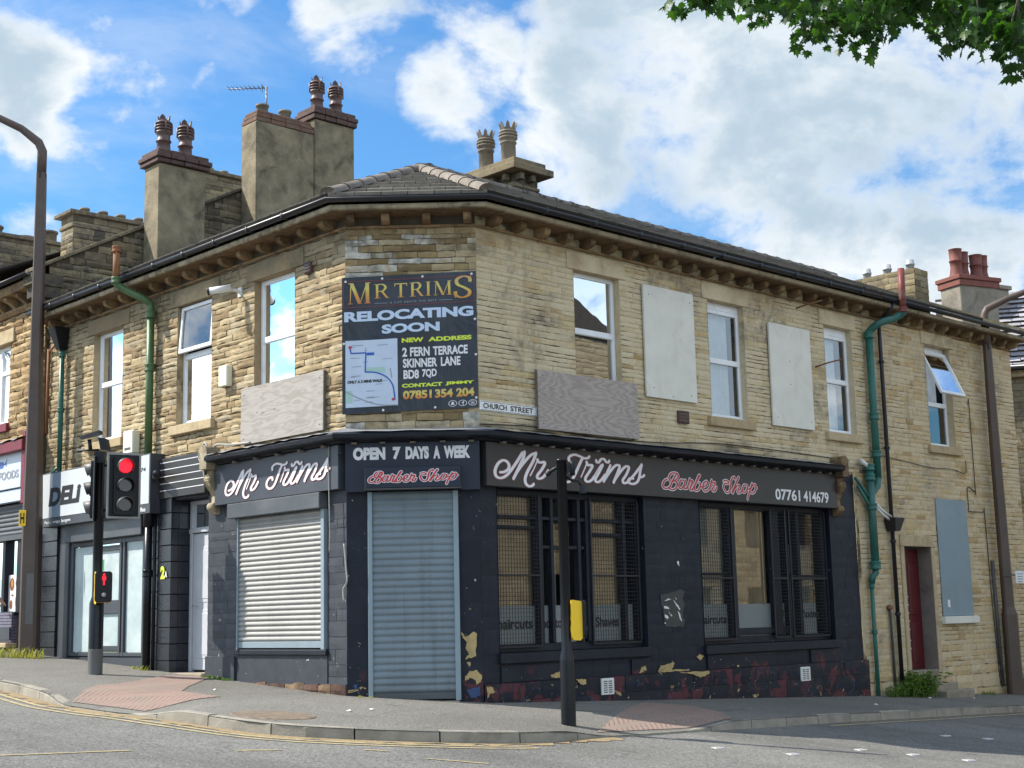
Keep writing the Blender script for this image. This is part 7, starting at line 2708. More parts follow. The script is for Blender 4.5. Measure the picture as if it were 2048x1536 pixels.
# ================================================================== WALL FITTINGS
t = thing('alarm_box', 'cream alarm box on the sunny wall between the two right-hand side windows', 'alarm box', tuple(FL(2.95, 0, 4.7)))
mb = MB(); mb.box(FL, 2.82, 3.06, 0.012, 0.12, 4.60, 4.92); mb.build('case', M['alarm'], t, bevel=0.015)
mb = MB(); mb.box(FL, 2.87, 3.0, 0.02, 0.09, 4.585, 4.599); mb.build('base_vent', M['brown_vent'], t)
t = thing('alarm_box', 'cream alarm box low on the wall beside the green drainpipe, above the deli sign', 'alarm box', tuple(FL(5.75, 0, 4.0)))
mb = MB(); mb.box(FL, 5.56, 5.88, 0.03, 0.17, 3.86, 4.24); mb.build('case', M['alarm'], t, bevel=0.015)
mb = MB(); mb.box(FL, 5.62, 5.82, 0.17, 0.173, 3.92, 3.96); mb.build('label_strip', M['visor'], t)


def camera_unit(F, u, z, label, du, mat_body, out=0.42, drop=-0.02):
    t = thing('security_camera', label, 'security camera', tuple(F(u, 0, z)))
    mb = MB(); mb.tube([F(u, 0.02, z - 0.03), F(u, 0.10, z), F(u + du * 0.3, out * 0.55, z + 0.02)], 0.022, 8); mb.box(F, u - 0.05, u + 0.05, 0.01, 0.035, z - 0.09, z + 0.05); mb.build('bracket', M['white_plastic'], t)
    mb = MB(); mb.tube([F(u + du * 0.05, out * 0.42, z + 0.03), F(u + du, out, z + drop)], 0.055, 12); mb.build('body', mat_body, t)
    mb = MB(); mb.tube([F(u + du, out, z + drop), F(u + du * 1.08, out * 1.05, z + drop - 0.005)], [0.06, 0.062], 12); mb.build('hood', M['mesh_steel'], t)
    return t


camera_unit(FL, 2.62, 6.02, 'white bullet camera with a black hood high on the sunny wall beside the window', 0.22, M['white_plastic'])
camera_unit(FL, 4.88, 3.36, 'small dark bullet camera on the black drainpipe below the striped panel', -0.35, M['visor'], 0.3, 0.06)
for F, u, z, w, h, lab in ((FL, 0.83, 6.02, 0.15, 0.17, 'small brown square vent on the sunny wall right of the window, left of the banner'), (FR, 4.30, 4.10, 0.24, 0.20, 'small brown cowled vent under the first cream board')):
    t = thing('wall_vent', lab, 'vent', tuple(F(u, 0, z)))
    mb = MB(); mb.box(F, u - w / 2, u + w / 2, 0.0, 0.07, z - h / 2, z + h / 2); mb.build('cowl', M['brown_vent'], t, bevel=0.012)
    mb = MB(); [mb.box(F, u - w / 2 + 0.02, u + w / 2 - 0.02, 0.07, 0.08, z - h / 2 + 0.02 + k * h / 4, z - h / 2 + 0.035 + k * h / 4) for k in range(4)]; mb.build('louvres', M['sign_dark'], t)
for u, z, lab in ((2.32, 0.0, 'white air brick with cut slots in the peeling plinth behind the traffic pole'), (7.15, -0.03, 'white air brick in the red-flaked plinth below the right shop window')):
    t = thing('air_brick', lab, 'air brick', tuple(FR(u, 0.06, z)))
    mb = MB(); mb.box(FR, u - 0.13, u + 0.13, 0.05, 0.085, z - 0.02, z + 0.21); mb.build('plate', M['white_plastic'], t, bevel=0.008)
    mb = MB()
    for a in range(2):
        for k in range(6):
            mb.box(FR, u - 0.095 + a * 0.1 + 0.0, u - 0.02 + a * 0.1, 0.085, 0.087, z + 0.01 + k * 0.03, z + 0.024 + k * 0.03)
    mb.build('slots', M['sign_dark'], t)

# ================================================================== PIPES AND CABLES
def joint(mb, p, r, h=0.09):
    mb.lathe(Vector(p) - Z * h / 2, [(0.0, 0), (r * 1.35, 0), (r * 1.4, 0.015), (r * 1.25, 0.03), (r * 1.25, h - 0.03), (r * 1.4, h - 0.015), (r * 1.35, h), (0, h)], 14)


# thick green soil pipe on the street face
t = thing('soil_pipe', 'thick green iron soil pipe with a red-primed vent top on the street face', 'drainpipe', tuple(FR(9.66, 0.1, -0.4)))
mb = MB(); mb.tube([FR(10.10, 0.60, 6.52), FR(10.12, 0.60, 7.28)], 0.062, 14); joint(mb, FR(10.10, 0.60, 6.50), 0.062); mb.build('vent_top', M['pipe_red'], t)
mb = MB()
pth = crom([(10.10, 6.50), (10.09, 6.42), (9.98, 6.34), (9.76, 6.27), (9.68, 6.2), (9.66, 6.05)], 5)
mb.tube([FR(a, 0.60 - 0.48 * min(1, max(0, (6.46 - z) / 0.35)), z) for a, z in pth], 0.068, 14)
mb.tube([FR(9.66, 0.12, 6.06), FR(9.66, 0.12, 3.42)], 0.068, 14)
for z in (6.05, 4.55, 3.86):
    joint(mb, FR(9.66, 0.12, z), 0.068, 0.12)
mb.build('upper_pipe', M['pipe_green'], t)
mb = MB()
mb.tube([FR(9.66, 0.12, 3.44), FR(9.62, 0.12, 3.28), FR(9.40, 0.12, 3.12), FR(9.38, 0.12, 3.0)], 0.066, 14)
mb.tube([FR(9.38, 0.13, 3.62), FR(9.38, 0.13, 1.85)], 0.072, 14)
for z in (3.60, 3.42, 2.90):
    joint(mb, FR(9.38, 0.13, z), 0.072, 0.11)
joint(mb, FR(9.38, 0.13, 1.86), 0.076, 0.14)
mb.tube([FR(9.38, 0.13, 1.82), FR(9.37, 0.13, 1.72), FR(9.30, 0.11, 1.66), FR(9.28, 0.09, 1.55)], 0.06, 12)
mb.tube([FR(9.28, 0.09, 1.60), FR(9.28, 0.09, -0.5)], 0.038, 12)
for z in (1.5, 0.7):
    joint(mb, FR(9.28, 0.09, z), 0.04, 0.07)
mb.tube([FR(9.05, 0.08, 3.25), FR(9.22, 0.1, 3.05), FR(9.38, 0.13, 2.8)], 0.03, 8)
mb.tube([FR(8.98, 0.08, 3.4), FR(9.2, 0.1, 3.2), FR(9.38, 0.13, 3.0)], 0.03, 8)
mb.build('lower_pipe', M['pipe_green'], t)
mb = MB()
for a, b in (((9.42, 2.93), (10.02, 2.66)), ((9.42, 3.0), (10.02, 2.74))):
    mb.tube([FR(a[0], 0.15, a[1]), FR((a[0] + b[0]) / 2, 0.13, (a[1] + b[1]) / 2 - 0.03), FR(b[0], 0.12, b[1])], 0.022, 8)
mb.build('waste_pipes', M['white_plastic'], t)
mb = MB(); mb.tube([FR(9.16, 0.1, 3.72), FR(9.36, 0.13, 3.60)], 0.04, 10); mb.build('overflow_stub', M['white_plastic'], t)

t = thing('rainwater_pipe', 'thin black plastic rainwater pipe with a hopper beside the red door', 'drainpipe', tuple(FR(10.08, 0.1, -0.4)))
mb = MB(); mb.tube([FR(10.08, 0.42, 6.66), FR(10.08, 0.3, 6.5), FR(10.08, 0.09, 6.32), FR(10.08, 0.09, 6.1), FR(10.08, 0.09, -0.42)], 0.038, 12)
for z in (5.6, 4.0, 2.3, 1.0):
    joint(mb, FR(10.08, 0.09, z), 0.04, 0.05)
mb.build('downpipe', M['gutter'], t)
mb = MB(); mb.hexa([FR(10.0, 0.02, 2.48), FR(10.18, 0.02, 2.48), FR(10.18, 0.2, 2.48), FR(10.0, 0.2, 2.48), FR(9.92, 0.02, 2.72), FR(10.26, 0.02, 2.72), FR(10.26, 0.26, 2.72), FR(9.92, 0.26, 2.72)]); mb.build('hopper', M['gutter'], t, bevel=0.01)
t = thing('gas_pipe', 'thin pale pipe rising a metre from the weeds by the black rainwater pipe', 'pipe', tuple(FR(9.92, 0.06, -0.4)))
mb = MB(); mb.tube([FR(9.92, 0.05, -0.45), FR(9.90, 0.05, 1.02), FR(9.88, 0.05, 1.12)], 0.024, 10); mb.build('pipe', M['visor'], t)
mb = MB(); mb.tube([FR(9.88, 0.02, 1.10), FR(9.88, 0.08, 1.13)], 0.05, 10); mb.build('valve', M['pipe_rust'], t)

# green soil pipe on the side face
t = thing('soil_pipe', 'olive green iron soil pipe between the two left windows of the side face', 'drainpipe', tuple(FL(5.13, 0.1, 0.4)))
mb = MB(); mb.tube([FL(5.45, 0.58, 6.60), FL(5.45, 0.58, 7.16)], 0.058, 12); joint(mb, FL(5.45, 0.58, 7.16), 0.058, 0.1); mb.build('vent_top', M['pipe_rust'], t)
mb = MB()
pth = crom([(5.45, 6.66), (5.44, 6.55), (5.34, 6.45), (5.2, 6.36), (5.14, 6.28), (5.13, 6.1)], 5)
mb.tube([FL(a, 0.58 - 0.46 * min(1, max(0, (6.6 - z) / 0.35)), z) for a, z in pth], 0.062, 14)
mb.tube([FL(5.13, 0.12, 6.12), FL(5.13, 0.12, 3.75)], 0.062, 14)
for z in (6.08, 5.2):
    joint(mb, FL(5.13, 0.12, z), 0.064, 0.12)
joint(mb, FL(5.45, 0.58, 6.64), 0.06, 0.1)
mb.build('upper_pipe', M['pipe_olive'], t)
mb = MB()
mb.tube([FL(5.0, 0.16, 3.3), FL(5.0, 0.16, 2.9)], 0.035, 10)
mb.tube([FL(5.0, 0.16, 2.94), FL(5.0, 0.16, 0.3)], 0.062, 14)
for z in (3.28, 3.1, 2.86, 1.9):
    joint(mb, FL(5.0, 0.16, z), 0.062 if z < 3 else 0.04, 0.11)
mb.lathe(FL(5.0, 0.16, 2.62), [(0.062, 0), (0.088, 0.02), (0.088, 0.2), (0.1, 0.24), (0.1, 0.28), (0.06, 0.3)], 14)
mb.tube([FL(4.9, 0.1, 2.9), FL(4.9, 0.1, 0.35)], 0.028, 10)
mb.build('lower_pipe', M['black_gloss'], t)

t = thing('rainwater_pipe', 'dark green rainwater pipe under the hopper at the left end of the side face', 'drainpipe', tuple(FL(8.3, 0.1, 3.8)))
mb = MB(); mb.tube([FL(8.32, 0.10, 6.0), FL(8.30, 0.10, 3.80)], 0.045, 12)
for z in (5.9, 4.9):
    joint(mb, FL(8.31, 0.10, z), 0.047, 0.08)
mb.tube([FL(8.30, 0.1, 3.9), FL(8.45, 0.12, 3.83), FL(8.6, 0.12, 3.8)], 0.02, 8)
mb.build('downpipe', M['pipe_green'], t)
mb = MB(); mb.hexa([FL(8.26, 0.04, 5.98), FL(8.40, 0.04, 5.98), FL(8.40, 0.18, 5.98), FL(8.26, 0.18, 5.98), FL(8.18, 0.04, 6.38), FL(8.48, 0.04, 6.38), FL(8.48, 0.32, 6.38), FL(8.18, 0.32, 6.38)]); mb.build('hopper', M['black_gloss'], t, bevel=0.012)
t = thing('rusty_pipe', 'thin rust-red pipe at the joint of the two stone shop buildings', 'drainpipe', tuple(FL(8.98, 0.05, 4.6)))
mb = MB(); mb.tube([FL(8.94, 0.06, 6.1), FL(8.94, 0.06, 4.55)], 0.03, 10); mb.tube([FL(8.94, 0.06, 6.05), FL(8.6, 0.10, 6.12), FL(8.42, 0.12, 6.16)], 0.02, 8); mb.build('pipe', M['pipe_rust'], t)


def cable(label, pts, F, r=0.009, mat='cable_black', o=0.03):
    mb = MB()
    P = crom([(a, z) for a, z in pts], 5)
    mb.tube([F(a, o, z) for a, z in P], r, 6)
    return solo(mb, 'cable', M[mat], label, 'cable')


cable('black cable looping down the house end wall beside the tilted window', [(13.30, 5.10), (13.34, 5.12), (13.36, 5.08), (13.36, 3.45), (13.34, 3.35), (13.06, 3.42), (13.04, 3.0), (13.06, 2.95), (13.6, 2.95), (13.66, 2.9), (13.7, 1.2), (13.78, -0.4)], FR)
cable('thin cable stapled beneath the sill of the tilted window', [(9.7, 3.88), (10.8, 3.80), (11.7, 3.74), (12.5, 3.75), (13.0, 3.70), (13.05, 3.95)], FR, 0.007)
cable('black cable running along the top of the street cornice', [(0.0, 3.66), (1.0, 3.70), (2.0, 3.655), (3.6, 3.66), (5.2, 3.75), (7.0, 3.74), (8.9, 3.70)], FR, 0.008)
cable('tangled pale cables lying on the left end of the side cornice', [(2.2, 3.68), (2.7, 3.70), (3.1, 3.74), (3.3, 3.68), (3.45, 3.80), (3.62, 3.62), (3.5, 3.45), (3.42, 3.2)], FL, 0.017, 'cable', 0.1)
cable('white cable hanging down the side fascia to the shutter pier', [(0.22, 3.42), (0.225, 3.1), (0.215, 2.8), (0.2, 2.3), (0.21, 2.0)], FL, 0.008, 'cable', 0.135)
cable('grey cable drooping beside the corner pier', [(0.01, 2.1), (-0.03, 1.8), (-0.05, 1.6), (0.03, 1.5), (0.02, 1.35)], FL, 0.012, 'cable', 0.04)
mb = MB(); mb.tube([FR(13.79, 0.05, 2.0), FR(13.84, 0.05, -0.45)], 0.035, 8)
solo(mb, 'cable_trunking', M['visor'], 'grey cable trunking down to the pavement left of the right lamp post', 'cable trunking')
for u, z, lab in ((7.55, 6.28, 'rusty iron holdfast under the eaves near the last street window'), (8.05, 5.30, 'rusty iron holdfast left of the last street window')):
    mb = MB(); mb.tube([FR(u, 0.0, z), FR(u + 0.05, 0.25, z + 0.05), FR(u + 0.2, 0.42, z + 0.1)], 0.014, 6)
    solo(mb, 'iron_holdfast', M['pipe_rust'], lab, 'wall bracket')

# aerial on the broad rendered chimney
t = thing('tv_aerial', 'thin television aerial on a mast above the broad chimney', 'aerial', tuple(FL(8.7, -4.4, 11.6)))
A0 = FL(8.7, -4.42, 11.4)
mb = MB(); mb.tube([A0, A0 + Z * 0.76], 0.018, 8); mb.build('mast', M['aerial'], t)
mb = MB()
bd = Vector((-1, 0.12, 0)).normalized()
bq = Vector((bd.y, -bd.x, 0))
T0 = A0 + Z * 0.73 + bd * -0.03
mb.tube([T0, T0 + bd * 0.86 + Z * 0.03], 0.011, 6)
for k in range(9):
    c_ = T0 + bd * (0.10 + 0.092 * k) + Z * (0.0035 * k + 0.012)
    mb.tube([c_ - bq * 0.14, c_ + bq * 0.14], 0.006, 5)
    mb.tube([c_ - Z * 0.02, c_ + Z * 0.032], 0.009, 5)
mb.tube([T0 + bd * 0.12 - Z * 0.09, T0 + bd * 0.12 + Z * 0.08], 0.008, 5)
mb.build('boom', M['aerial'], t)

# ================================================================== STREET FURNITURE
def square_post(mb, secs):
    """secs: (x, y, z, half-width) square sections"""
    P = []
    for x, y, z, h in secs:
        c_ = h * 0.28
        ring = [(-h, -h + c_), (-h + c_, -h), (h - c_, -h), (h, -h + c_), (h, h - c_), (h - c_, h), (-h + c_, h), (-h, h - c_)]
        P += [(x + a, y + b, z) for a, b in ring]
    n = 8
    F = []
    for i in range(len(secs) - 1):
        for k in range(n):
            F.append((i * n + k, i * n + (k + 1) % n, (i + 1) * n + (k + 1) % n, (i + 1) * n + k))
    F += [tuple(reversed(range(n))), tuple((len(secs) - 1) * n + k for k in range(n))]
    mb.add(P, F)


lx, ly = -8.36, 24.75
lz = pz(lx, ly)
t = thing('lamp_post', 'tall brown tapered lamp post at the far left with a curved arm', 'lamp post', (lx, ly, lz), 'street lamp posts')
mb = MB(); square_post(mb, [(lx, ly, lz - 0.1, 0.15), (lx - 0.01, ly, lz + 2.2, 0.145), (lx - 0.03, ly, 5.9, 0.10), (lx - 0.05, ly, 9.2, 0.078)]); mb.build('column', M['lamp_brown'], t)
mb = MB()
mb.tube([(lx - 0.05, ly, 9.1), (lx - 0.05, ly, 9.62), (lx - 0.12, ly, 9.78), (lx - 0.42, ly - 0.05, 10.03), (lx - 0.9, ly - 0.1, 10.27), (lx - 1.6, ly - 0.2, 10.42), (lx - 2.2, ly - 0.3, 10.46)], [0.085, 0.085, 0.082, 0.07, 0.065, 0.06, 0.06], 10)
mb.build('arm', M['lamp_brown'], t)
mb = MB(); mb.wbox((lx - 2.5, ly - 0.34, 10.44), (0.6, 0.26, 0.12)); mb.build('lantern', M['visor'], t, bevel=0.03)
mb = MB(); mb.wbox((lx + 0.035, ly - 0.149, lz + 0.98), (0.13, 0.012, 0.86)); mb.build('access_door', M['lamp_plate'], t, bevel=0.004)
t = thing('hydrant_plate', 'small yellow plate with a black H strapped to the left lamp post', 'sign plate', (lx - 0.15, ly - 0.16, 2.9))
mb = MB(); mb.wbox((lx - 0.13, ly - 0.165, 2.97), (0.12, 0.015, 0.27)); mb.build('plate', M['yellow'], t, bevel=0.004)
mb = MB(); text(mb, Tx((lx - 0.13, ly - 0.1735, 2.97), (1, 0, 0), Z, (0, -1, 0)), 'H', -0.035, 0.035, -0.09, 0.09, bold=0.03); mb.build('letter', M['letter_black'], t, recalc=False)

rx, ry = 9.72, 28.55
rzz = pz(rx, ry)
t = thing('lamp_post', 'brown lamp post against the end house, its angled arm reaching out at the right edge', 'lamp post', (rx, ry, rzz), 'street lamp posts')
mb = MB(); square_post(mb, [(rx, ry, rzz - 0.1, 0.135), (rx, ry, rzz + 1.55, 0.13), (rx - 0.01, ry, rzz + 1.7, 0.10), (rx - 0.03, ry, 4.3, 0.088), (rx - 0.03, ry, 6.35, 0.072)]); mb.build('column', M['lamp_brown'], t)
mb = MB()
mb.tube([(rx - 0.03, ry, 6.25), (rx - 0.04, ry, 6.98), (rx + 0.02, ry - 0.01, 7.10), (rx + 0.45, ry - 0.08, 7.30), (rx + 0.9, ry - 0.16, 7.45), (rx + 1.6, ry - 0.3, 7.56), (rx + 2.2, ry - 0.4, 7.58)], [0.08, 0.08, 0.078, 0.066, 0.062, 0.06, 0.06], 10)
mb.build('arm', M['lamp_brown'], t)
mb = MB(); mb.wbox((rx + 2.5, ry - 0.46, 7.55), (0.6, 0.26, 0.12)); mb.build('lantern', M['visor'], t, bevel=0.03)
t = thing('notice_plate', 'small white notice strapped to the right lamp post', 'sign plate', (rx + 0.2, ry - 0.1, 1.4))
mb = MB(); mb.wbox((rx + 0.22, ry - 0.13, 1.66), (0.17, 0.012, 0.24)); mb.build('plate', M['poster'], t)
mb = MB(); mb.wbox((rx + 0.06, ry - 0.12, 1.70), (0.34, 0.02, 0.03)); mb.build('strap', M['visor'], t)
mb = MB(); [mb.wbox((rx + 0.22, ry - 0.1375, 1.72 - 0.05 * k), (0.12 - 0.02 * (k % 2), 0.002, 0.016)) for k in range(4)]; mb.build('print_lines', M['letter_grey'], t)


def rounded(mb, F, u0, u1, o0, o1, z0, z1, r=0.04):
    pts = []
    for cx, cz, a0 in ((u1 - r, z0 + r, -90), (u1 - r, z1 - r, 0), (u0 + r, z1 - r, 90), (u0 + r, z0 + r, 180)):
        for k in range(5):
            a = R_(a0 + 22.5 * k)
            pts.append((cx + r * math.cos(a), cz + r * math.sin(a)))
    mb.prism(F, pts, o0, o1)


def local_frame(x, y, ang):       # d to the viewer's right of a face whose outward normal has azimuth ang
    n = Vector((math.sin(ang), math.cos(ang), 0))
    d = Vector((-n.y, n.x, 0))
    return Fr((x, y, 0), d, n)


def signal_head(parent, x, y, zb, ang, lit, board=True):
    """three-aspect head with backing board; F outward = facing direction"""
    F = local_frame(x, y, ang)
    mb = MB()
    rounded(mb, F, -0.155, 0.155, -0.10, 0.10, zb + 0.04, zb + 0.90, 0.03)
    h = mb.build('signal_head', M['signal_black'], parent, bevel=0.006)
    if board:
        mb = MB()
        rounded(mb, F, -0.25, 0.25, 0.02, 0.034, zb - 0.016, zb + 0.956, 0.02)
        mb.build('backing_board', M['signal_black'], h)
        mb = MB()
        for a, b, c, d in ((-0.252, -0.222, -0.018, 0.958), (0.222, 0.252, -0.018, 0.958), (-0.222, 0.222, -0.018, 0.012), (-0.222, 0.222, 0.928, 0.958)):
            mb.box(F, a, b, 0.0345, 0.041, zb + c, zb + d)
        mb.build('board_border', M['signal_edge'], h)
    for k in range(3):
        zc = zb + 0.76 - 0.285 * k
        mb = MB()
        n = 24
        ring = [F(0.10 * math.cos(i * 2 * math.pi / n), 0.108 + 0.012, zc + 0.10 * math.sin(i * 2 * math.pi / n)) for i in range(n)]
        back = [F(0.108 * math.cos(i * 2 * math.pi / n), 0.10, zc + 0.108 * math.sin(i * 2 * math.pi / n)) for i in range(n)]
        mb.add(ring + back, [tuple(range(n))] + [(i, (i + 1) % n, n + (i + 1) % n, n + i) for i in range(n)])
        mb.build('lens', M['red_light'] if (k == 0 and lit) else M['lens_dark'], h, recalc=False)
        mb = MB()
        P, Q = [], []
        n = 18
        for i in range(n + 1):
            a = R_(-35) + R_(250) * i / n
            c_, s_ = math.cos(a), math.sin(a)
            L = 0.13 * (0.35 + 0.65 * max(0, s_ * 0.5 + 0.5)) 
            for lst, r in ((P, 0.122), (Q, 0.114)):
                lst.append(F(r * c_, 0.09, zc + r * s_))
                lst.append(F(r * c_, 0.10 + L, zc + r * s_ - 0.02))
        m = len(P)
        mb.smooth = True
        mb.add(P + Q, [(2 * i, 2 * i + 1, 2 * i + 3, 2 * i + 2) for i in range(n)] + [(m + 2 * i, m + 2 * i + 1, m + 2 * i + 3, m + 2 * i + 2) for i in range(n)] + [(2 * i + 1, m + 2 * i + 1, m + 2 * i + 3, 2 * i + 3) for i in range(n)])
        mb.build('visor', M['visor'] if k != 1 else M['signal_black'], h, recalc=False)
    return h


def push_box(parent, x, y, zb, ang, lit, off=0.0):
    F = local_frame(x, y, ang)
    mb = MB()
    prof = [(0.03, zb - 0.01), (0.09, zb - 0.015), (0.128, zb + 0.02), (0.135, zb + 0.16), (0.13, zb + 0.36), (0.105, zb + 0.41), (0.02, zb + 0.425), (0.008, zb + 0.38), (0.015, zb + 0.22), (0.0, zb + 0.10), (0.008, zb + 0.03)]
    mb.prism(Fr(F(0, off, 0), F.n, F.d), prof, -0.095, 0.095)
    b = mb.build('push_button_box', M['yellow'], parent, bevel=0.018)
    mb = MB()
    rounded(mb, F, -0.112, 0.112, off + 0.128, off + 0.175, zb + 0.0, zb + 0.43, 0.035)
    mb.build('front_plate', M['signal_black'], b, bevel=0.01)
    mb = MB()
    o_ = off + 0.177
    pts = [(-0.012, 0.0), (-0.012, 0.07), (-0.028, 0.07), (-0.028, 0.13), (0.028, 0.13), (0.028, 0.07), (0.012, 0.07), (0.012, 0.0)]
    mb.prism(F, [(a, zb + 0.24 + b_) for a, b_ in pts], o_ - 0.001, o_ + 0.002)
    mb.add([F(0.02 * math.cos(i * math.pi / 5), o_ + 0.002, zb + 0.392 + 0.02 * math.sin(i * math.pi / 5)) for i in range(10)], [tuple(range(10))])
    mb.build('red_figure', M['red_light'] if lit else M['lens_dark'], b, recalc=False)
    mb = MB()
    mb.tube([F(0, o_ - 0.002, zb + 0.10), F(0, o_ + 0.018, zb + 0.10)], 0.032, 14)
    mb.build('button', M['galv'], b)
    return b


tx, ty = -6.20, 21.25
tz = pz(tx, ty)
t = thing('traffic_light', 'black traffic light showing red, with a lit push-button box, before the deli front', 'traffic light', (tx, ty, tz), 'crossing signal poles')
mb = MB(); mb.lathe((tx, ty, 0), [(0.105, tz - 0.1), (0.105, tz + 0.98), (0.072, tz + 1.08), (0.072, 3.60), (0.075, 3.60), (0.075, 3.63), (0.0, 3.63)], 18); mb.build('pole', M['black_gloss'], t)
mb = MB(9); mb.lathe((tx, ty, 0), [(0.1062, tz - 0.05), (0.1064, tz + 0.30), (0.1066, tz + 0.31), (0.105, tz + 0.315)], 18); mb.build('scuffed_sleeve', M['lamp_plate'], t)
signal_head(t, tx + 0.38, ty - 0.10, 2.63, R_(150), True)
signal_head(t, tx - 0.03, ty + 0.10, 2.60, R_(-95), False, True)
push_box(t, tx + 0.07, ty - 0.05, 1.40, R_(150), True)
mb = MB()
for z in (2.75, 3.42):
    mb.tube([(tx, ty, z), (tx + 0.2, ty - 0.05, z), (tx + 0.37, ty - 0.02, z)], 0.02, 8)
    mb.tube([(tx, ty, z), (tx - 0.12, ty + 0.02, z)], 0.02, 8)
mb.wbox((tx, ty, 3.54), (0.15, 0.15, 0.16))
mb.build('bracket', M['signal_black'], t)
mb = MB()
mb.tube([(tx - 0.02, ty, 3.66), (tx - 0.34, ty - 0.02, 3.65)], 0.018, 6)
mb.tube([(tx - 0.15, ty, 3.66), (tx - 0.17, ty, 3.82)], 0.03, 8)
mb.hexa([(tx - 0.30, ty - 0.09, 3.83), (tx + 0.0, ty - 0.09, 3.90), (tx + 0.0, ty + 0.09, 3.90), (tx - 0.30, ty + 0.09, 3.83), (tx - 0.29, ty - 0.08, 3.87), (tx + 0.0, ty - 0.08, 3.95), (tx + 0.0, ty + 0.08, 3.95), (tx - 0.29, ty + 0.08, 3.87)])
mb.hexa([(tx + 0.02, ty - 0.08, 3.66), (tx + 0.14, ty - 0.08, 3.64), (tx + 0.14, ty + 0.08, 3.64), (tx + 0.02, ty + 0.08, 3.66), (tx - 0.02, ty - 0.08, 3.84), (tx + 0.10, ty - 0.08, 3.82), (tx + 0.10, ty + 0.08, 3.82), (tx - 0.02, ty + 0.08, 3.84)])
mb.build('vehicle_sensor', M['signal_black'], t)

t.location.z += 0.05
px_, py_ = 0.575, 17.15
pzz = pz(px_, py_)
t = thing('signal_pole', 'plain dark crossing pole with a yellow push-button box, before the street shop window', 'signal pole', (px_, py_, pzz), 'crossing signal poles')
mb = MB(); mb.lathe((px_, py_, 0), [(0.088, pzz - 0.1), (0.088, pzz + 0.74), (0.084, pzz + 0.79), (0.06, pzz + 0.88), (0.059, 2.93), (0.066, 2.93), (0.066, 2.955), (0.0, 2.96)], 20); mb.build('pole', M['black_gloss'], t)
push_box(t, px_ + 0.055, py_ + 0.02, 0.83, R_(82), False)
mb = MB()
mb.tube([(px_, py_, 2.86), (px_ - 0.08, py_ + 0.02, 2.85), (px_ - 0.16, py_ + 0.05, 2.80)], 0.022, 8)
mb.tube([(px_ - 0.14, py_ + 0.05, 2.80), (px_ - 0.19, py_ + 0.05, 2.78)], 0.028, 8)
mb.wbox((px_ + 0.085, py_, 2.84), (0.05, 0.05, 0.10))
mb.tube([(px_ + 0.06, py_, 2.74), (px_ + 0.12, py_, 2.70), (px_ + 0.20, py_, 2.69), (px_ + 0.24, py_, 2.62)], 0.018, 8)
mb.tube([(px_ + 0.13, py_, 2.76), (px_ + 0.13, py_, 2.93)], [0.032, 0.04], 10)
mb.lathe((px_ + 0.245, py_, 2.54), [(0.05, 0.0), (0.035, 0.02), (0.028, 0.1), (0.02, 0.11)], 12)
mb.build('detector_brackets', M['signal_black'], t)

# ================================================================== PLANTS AND LITTER
def tuft(name, label, spots, mat, n, h, spread, w=0.012, seed=1, broad=False, cat='weeds'):
    mb = MB(seed)
    g = mb.rng
    for x, y, s in spots:
        for k in range(n):
            a = g.uniform(0, 2 * math.pi)
            r = spread * s * math.sqrt(g.random())
            bx, by = x + r * math.cos(a), y + r * math.sin(a)
            bz = pz(bx, by) - 0.01
            L = h * s * g.uniform(0.35, 1.0)
            la, ln = g.uniform(0, 2 * math.pi), g.uniform(0.1, 0.7) * L
            dx, dy = math.cos(la), math.sin(la)
            ww = w * g.uniform(0.6, 1.4)
            P = []
            for f in (0.0, 0.5, 1.0):
                cx, cy, cz = bx + dx * ln * f * f, by + dy * ln * f * f, bz + L * (f - 0.25 * f * f)
                q = ww * ((1 - f) if not broad else (0.35 + 1.6 * f * (1.15 - f)))
                P += [(cx - dy * q, cy + dx * q, cz), (cx + dy * q, cy - dx * q, cz)]
            mb.add(P, [(0, 1, 3, 2), (2, 3, 5, 4)], (g.random(), g.random(), 0))
            if broad:
                for f in (0.4, 0.6, 0.8, 1.0):
                    cx, cy, cz = bx + dx * ln * f * f, by + dy * ln * f * f, bz + L * (f - 0.25 * f * f)
                    a2 = g.uniform(0, 2 * math.pi)
                    e, l2 = 0.022 * s, 0.055 * s * g.uniform(0.7, 1.3)
                    ex, ey = math.cos(a2), math.sin(a2)
                    mb.add([(cx, cy, cz), (cx + ex * l2 - ey * e, cy + ey * l2 + ex * e, cz + 0.02), (cx + ex * l2 * 2, cy + ey * l2 * 2, cz - 0.01), (cx + ex * l2 + ey * e, cy + ey * l2 - ex * e, cz + 0.02)], [(0, 1, 2, 3)], (g.random(), g.random(), 0))
    return solo(mb, name, mat, label, cat, recalc=False)


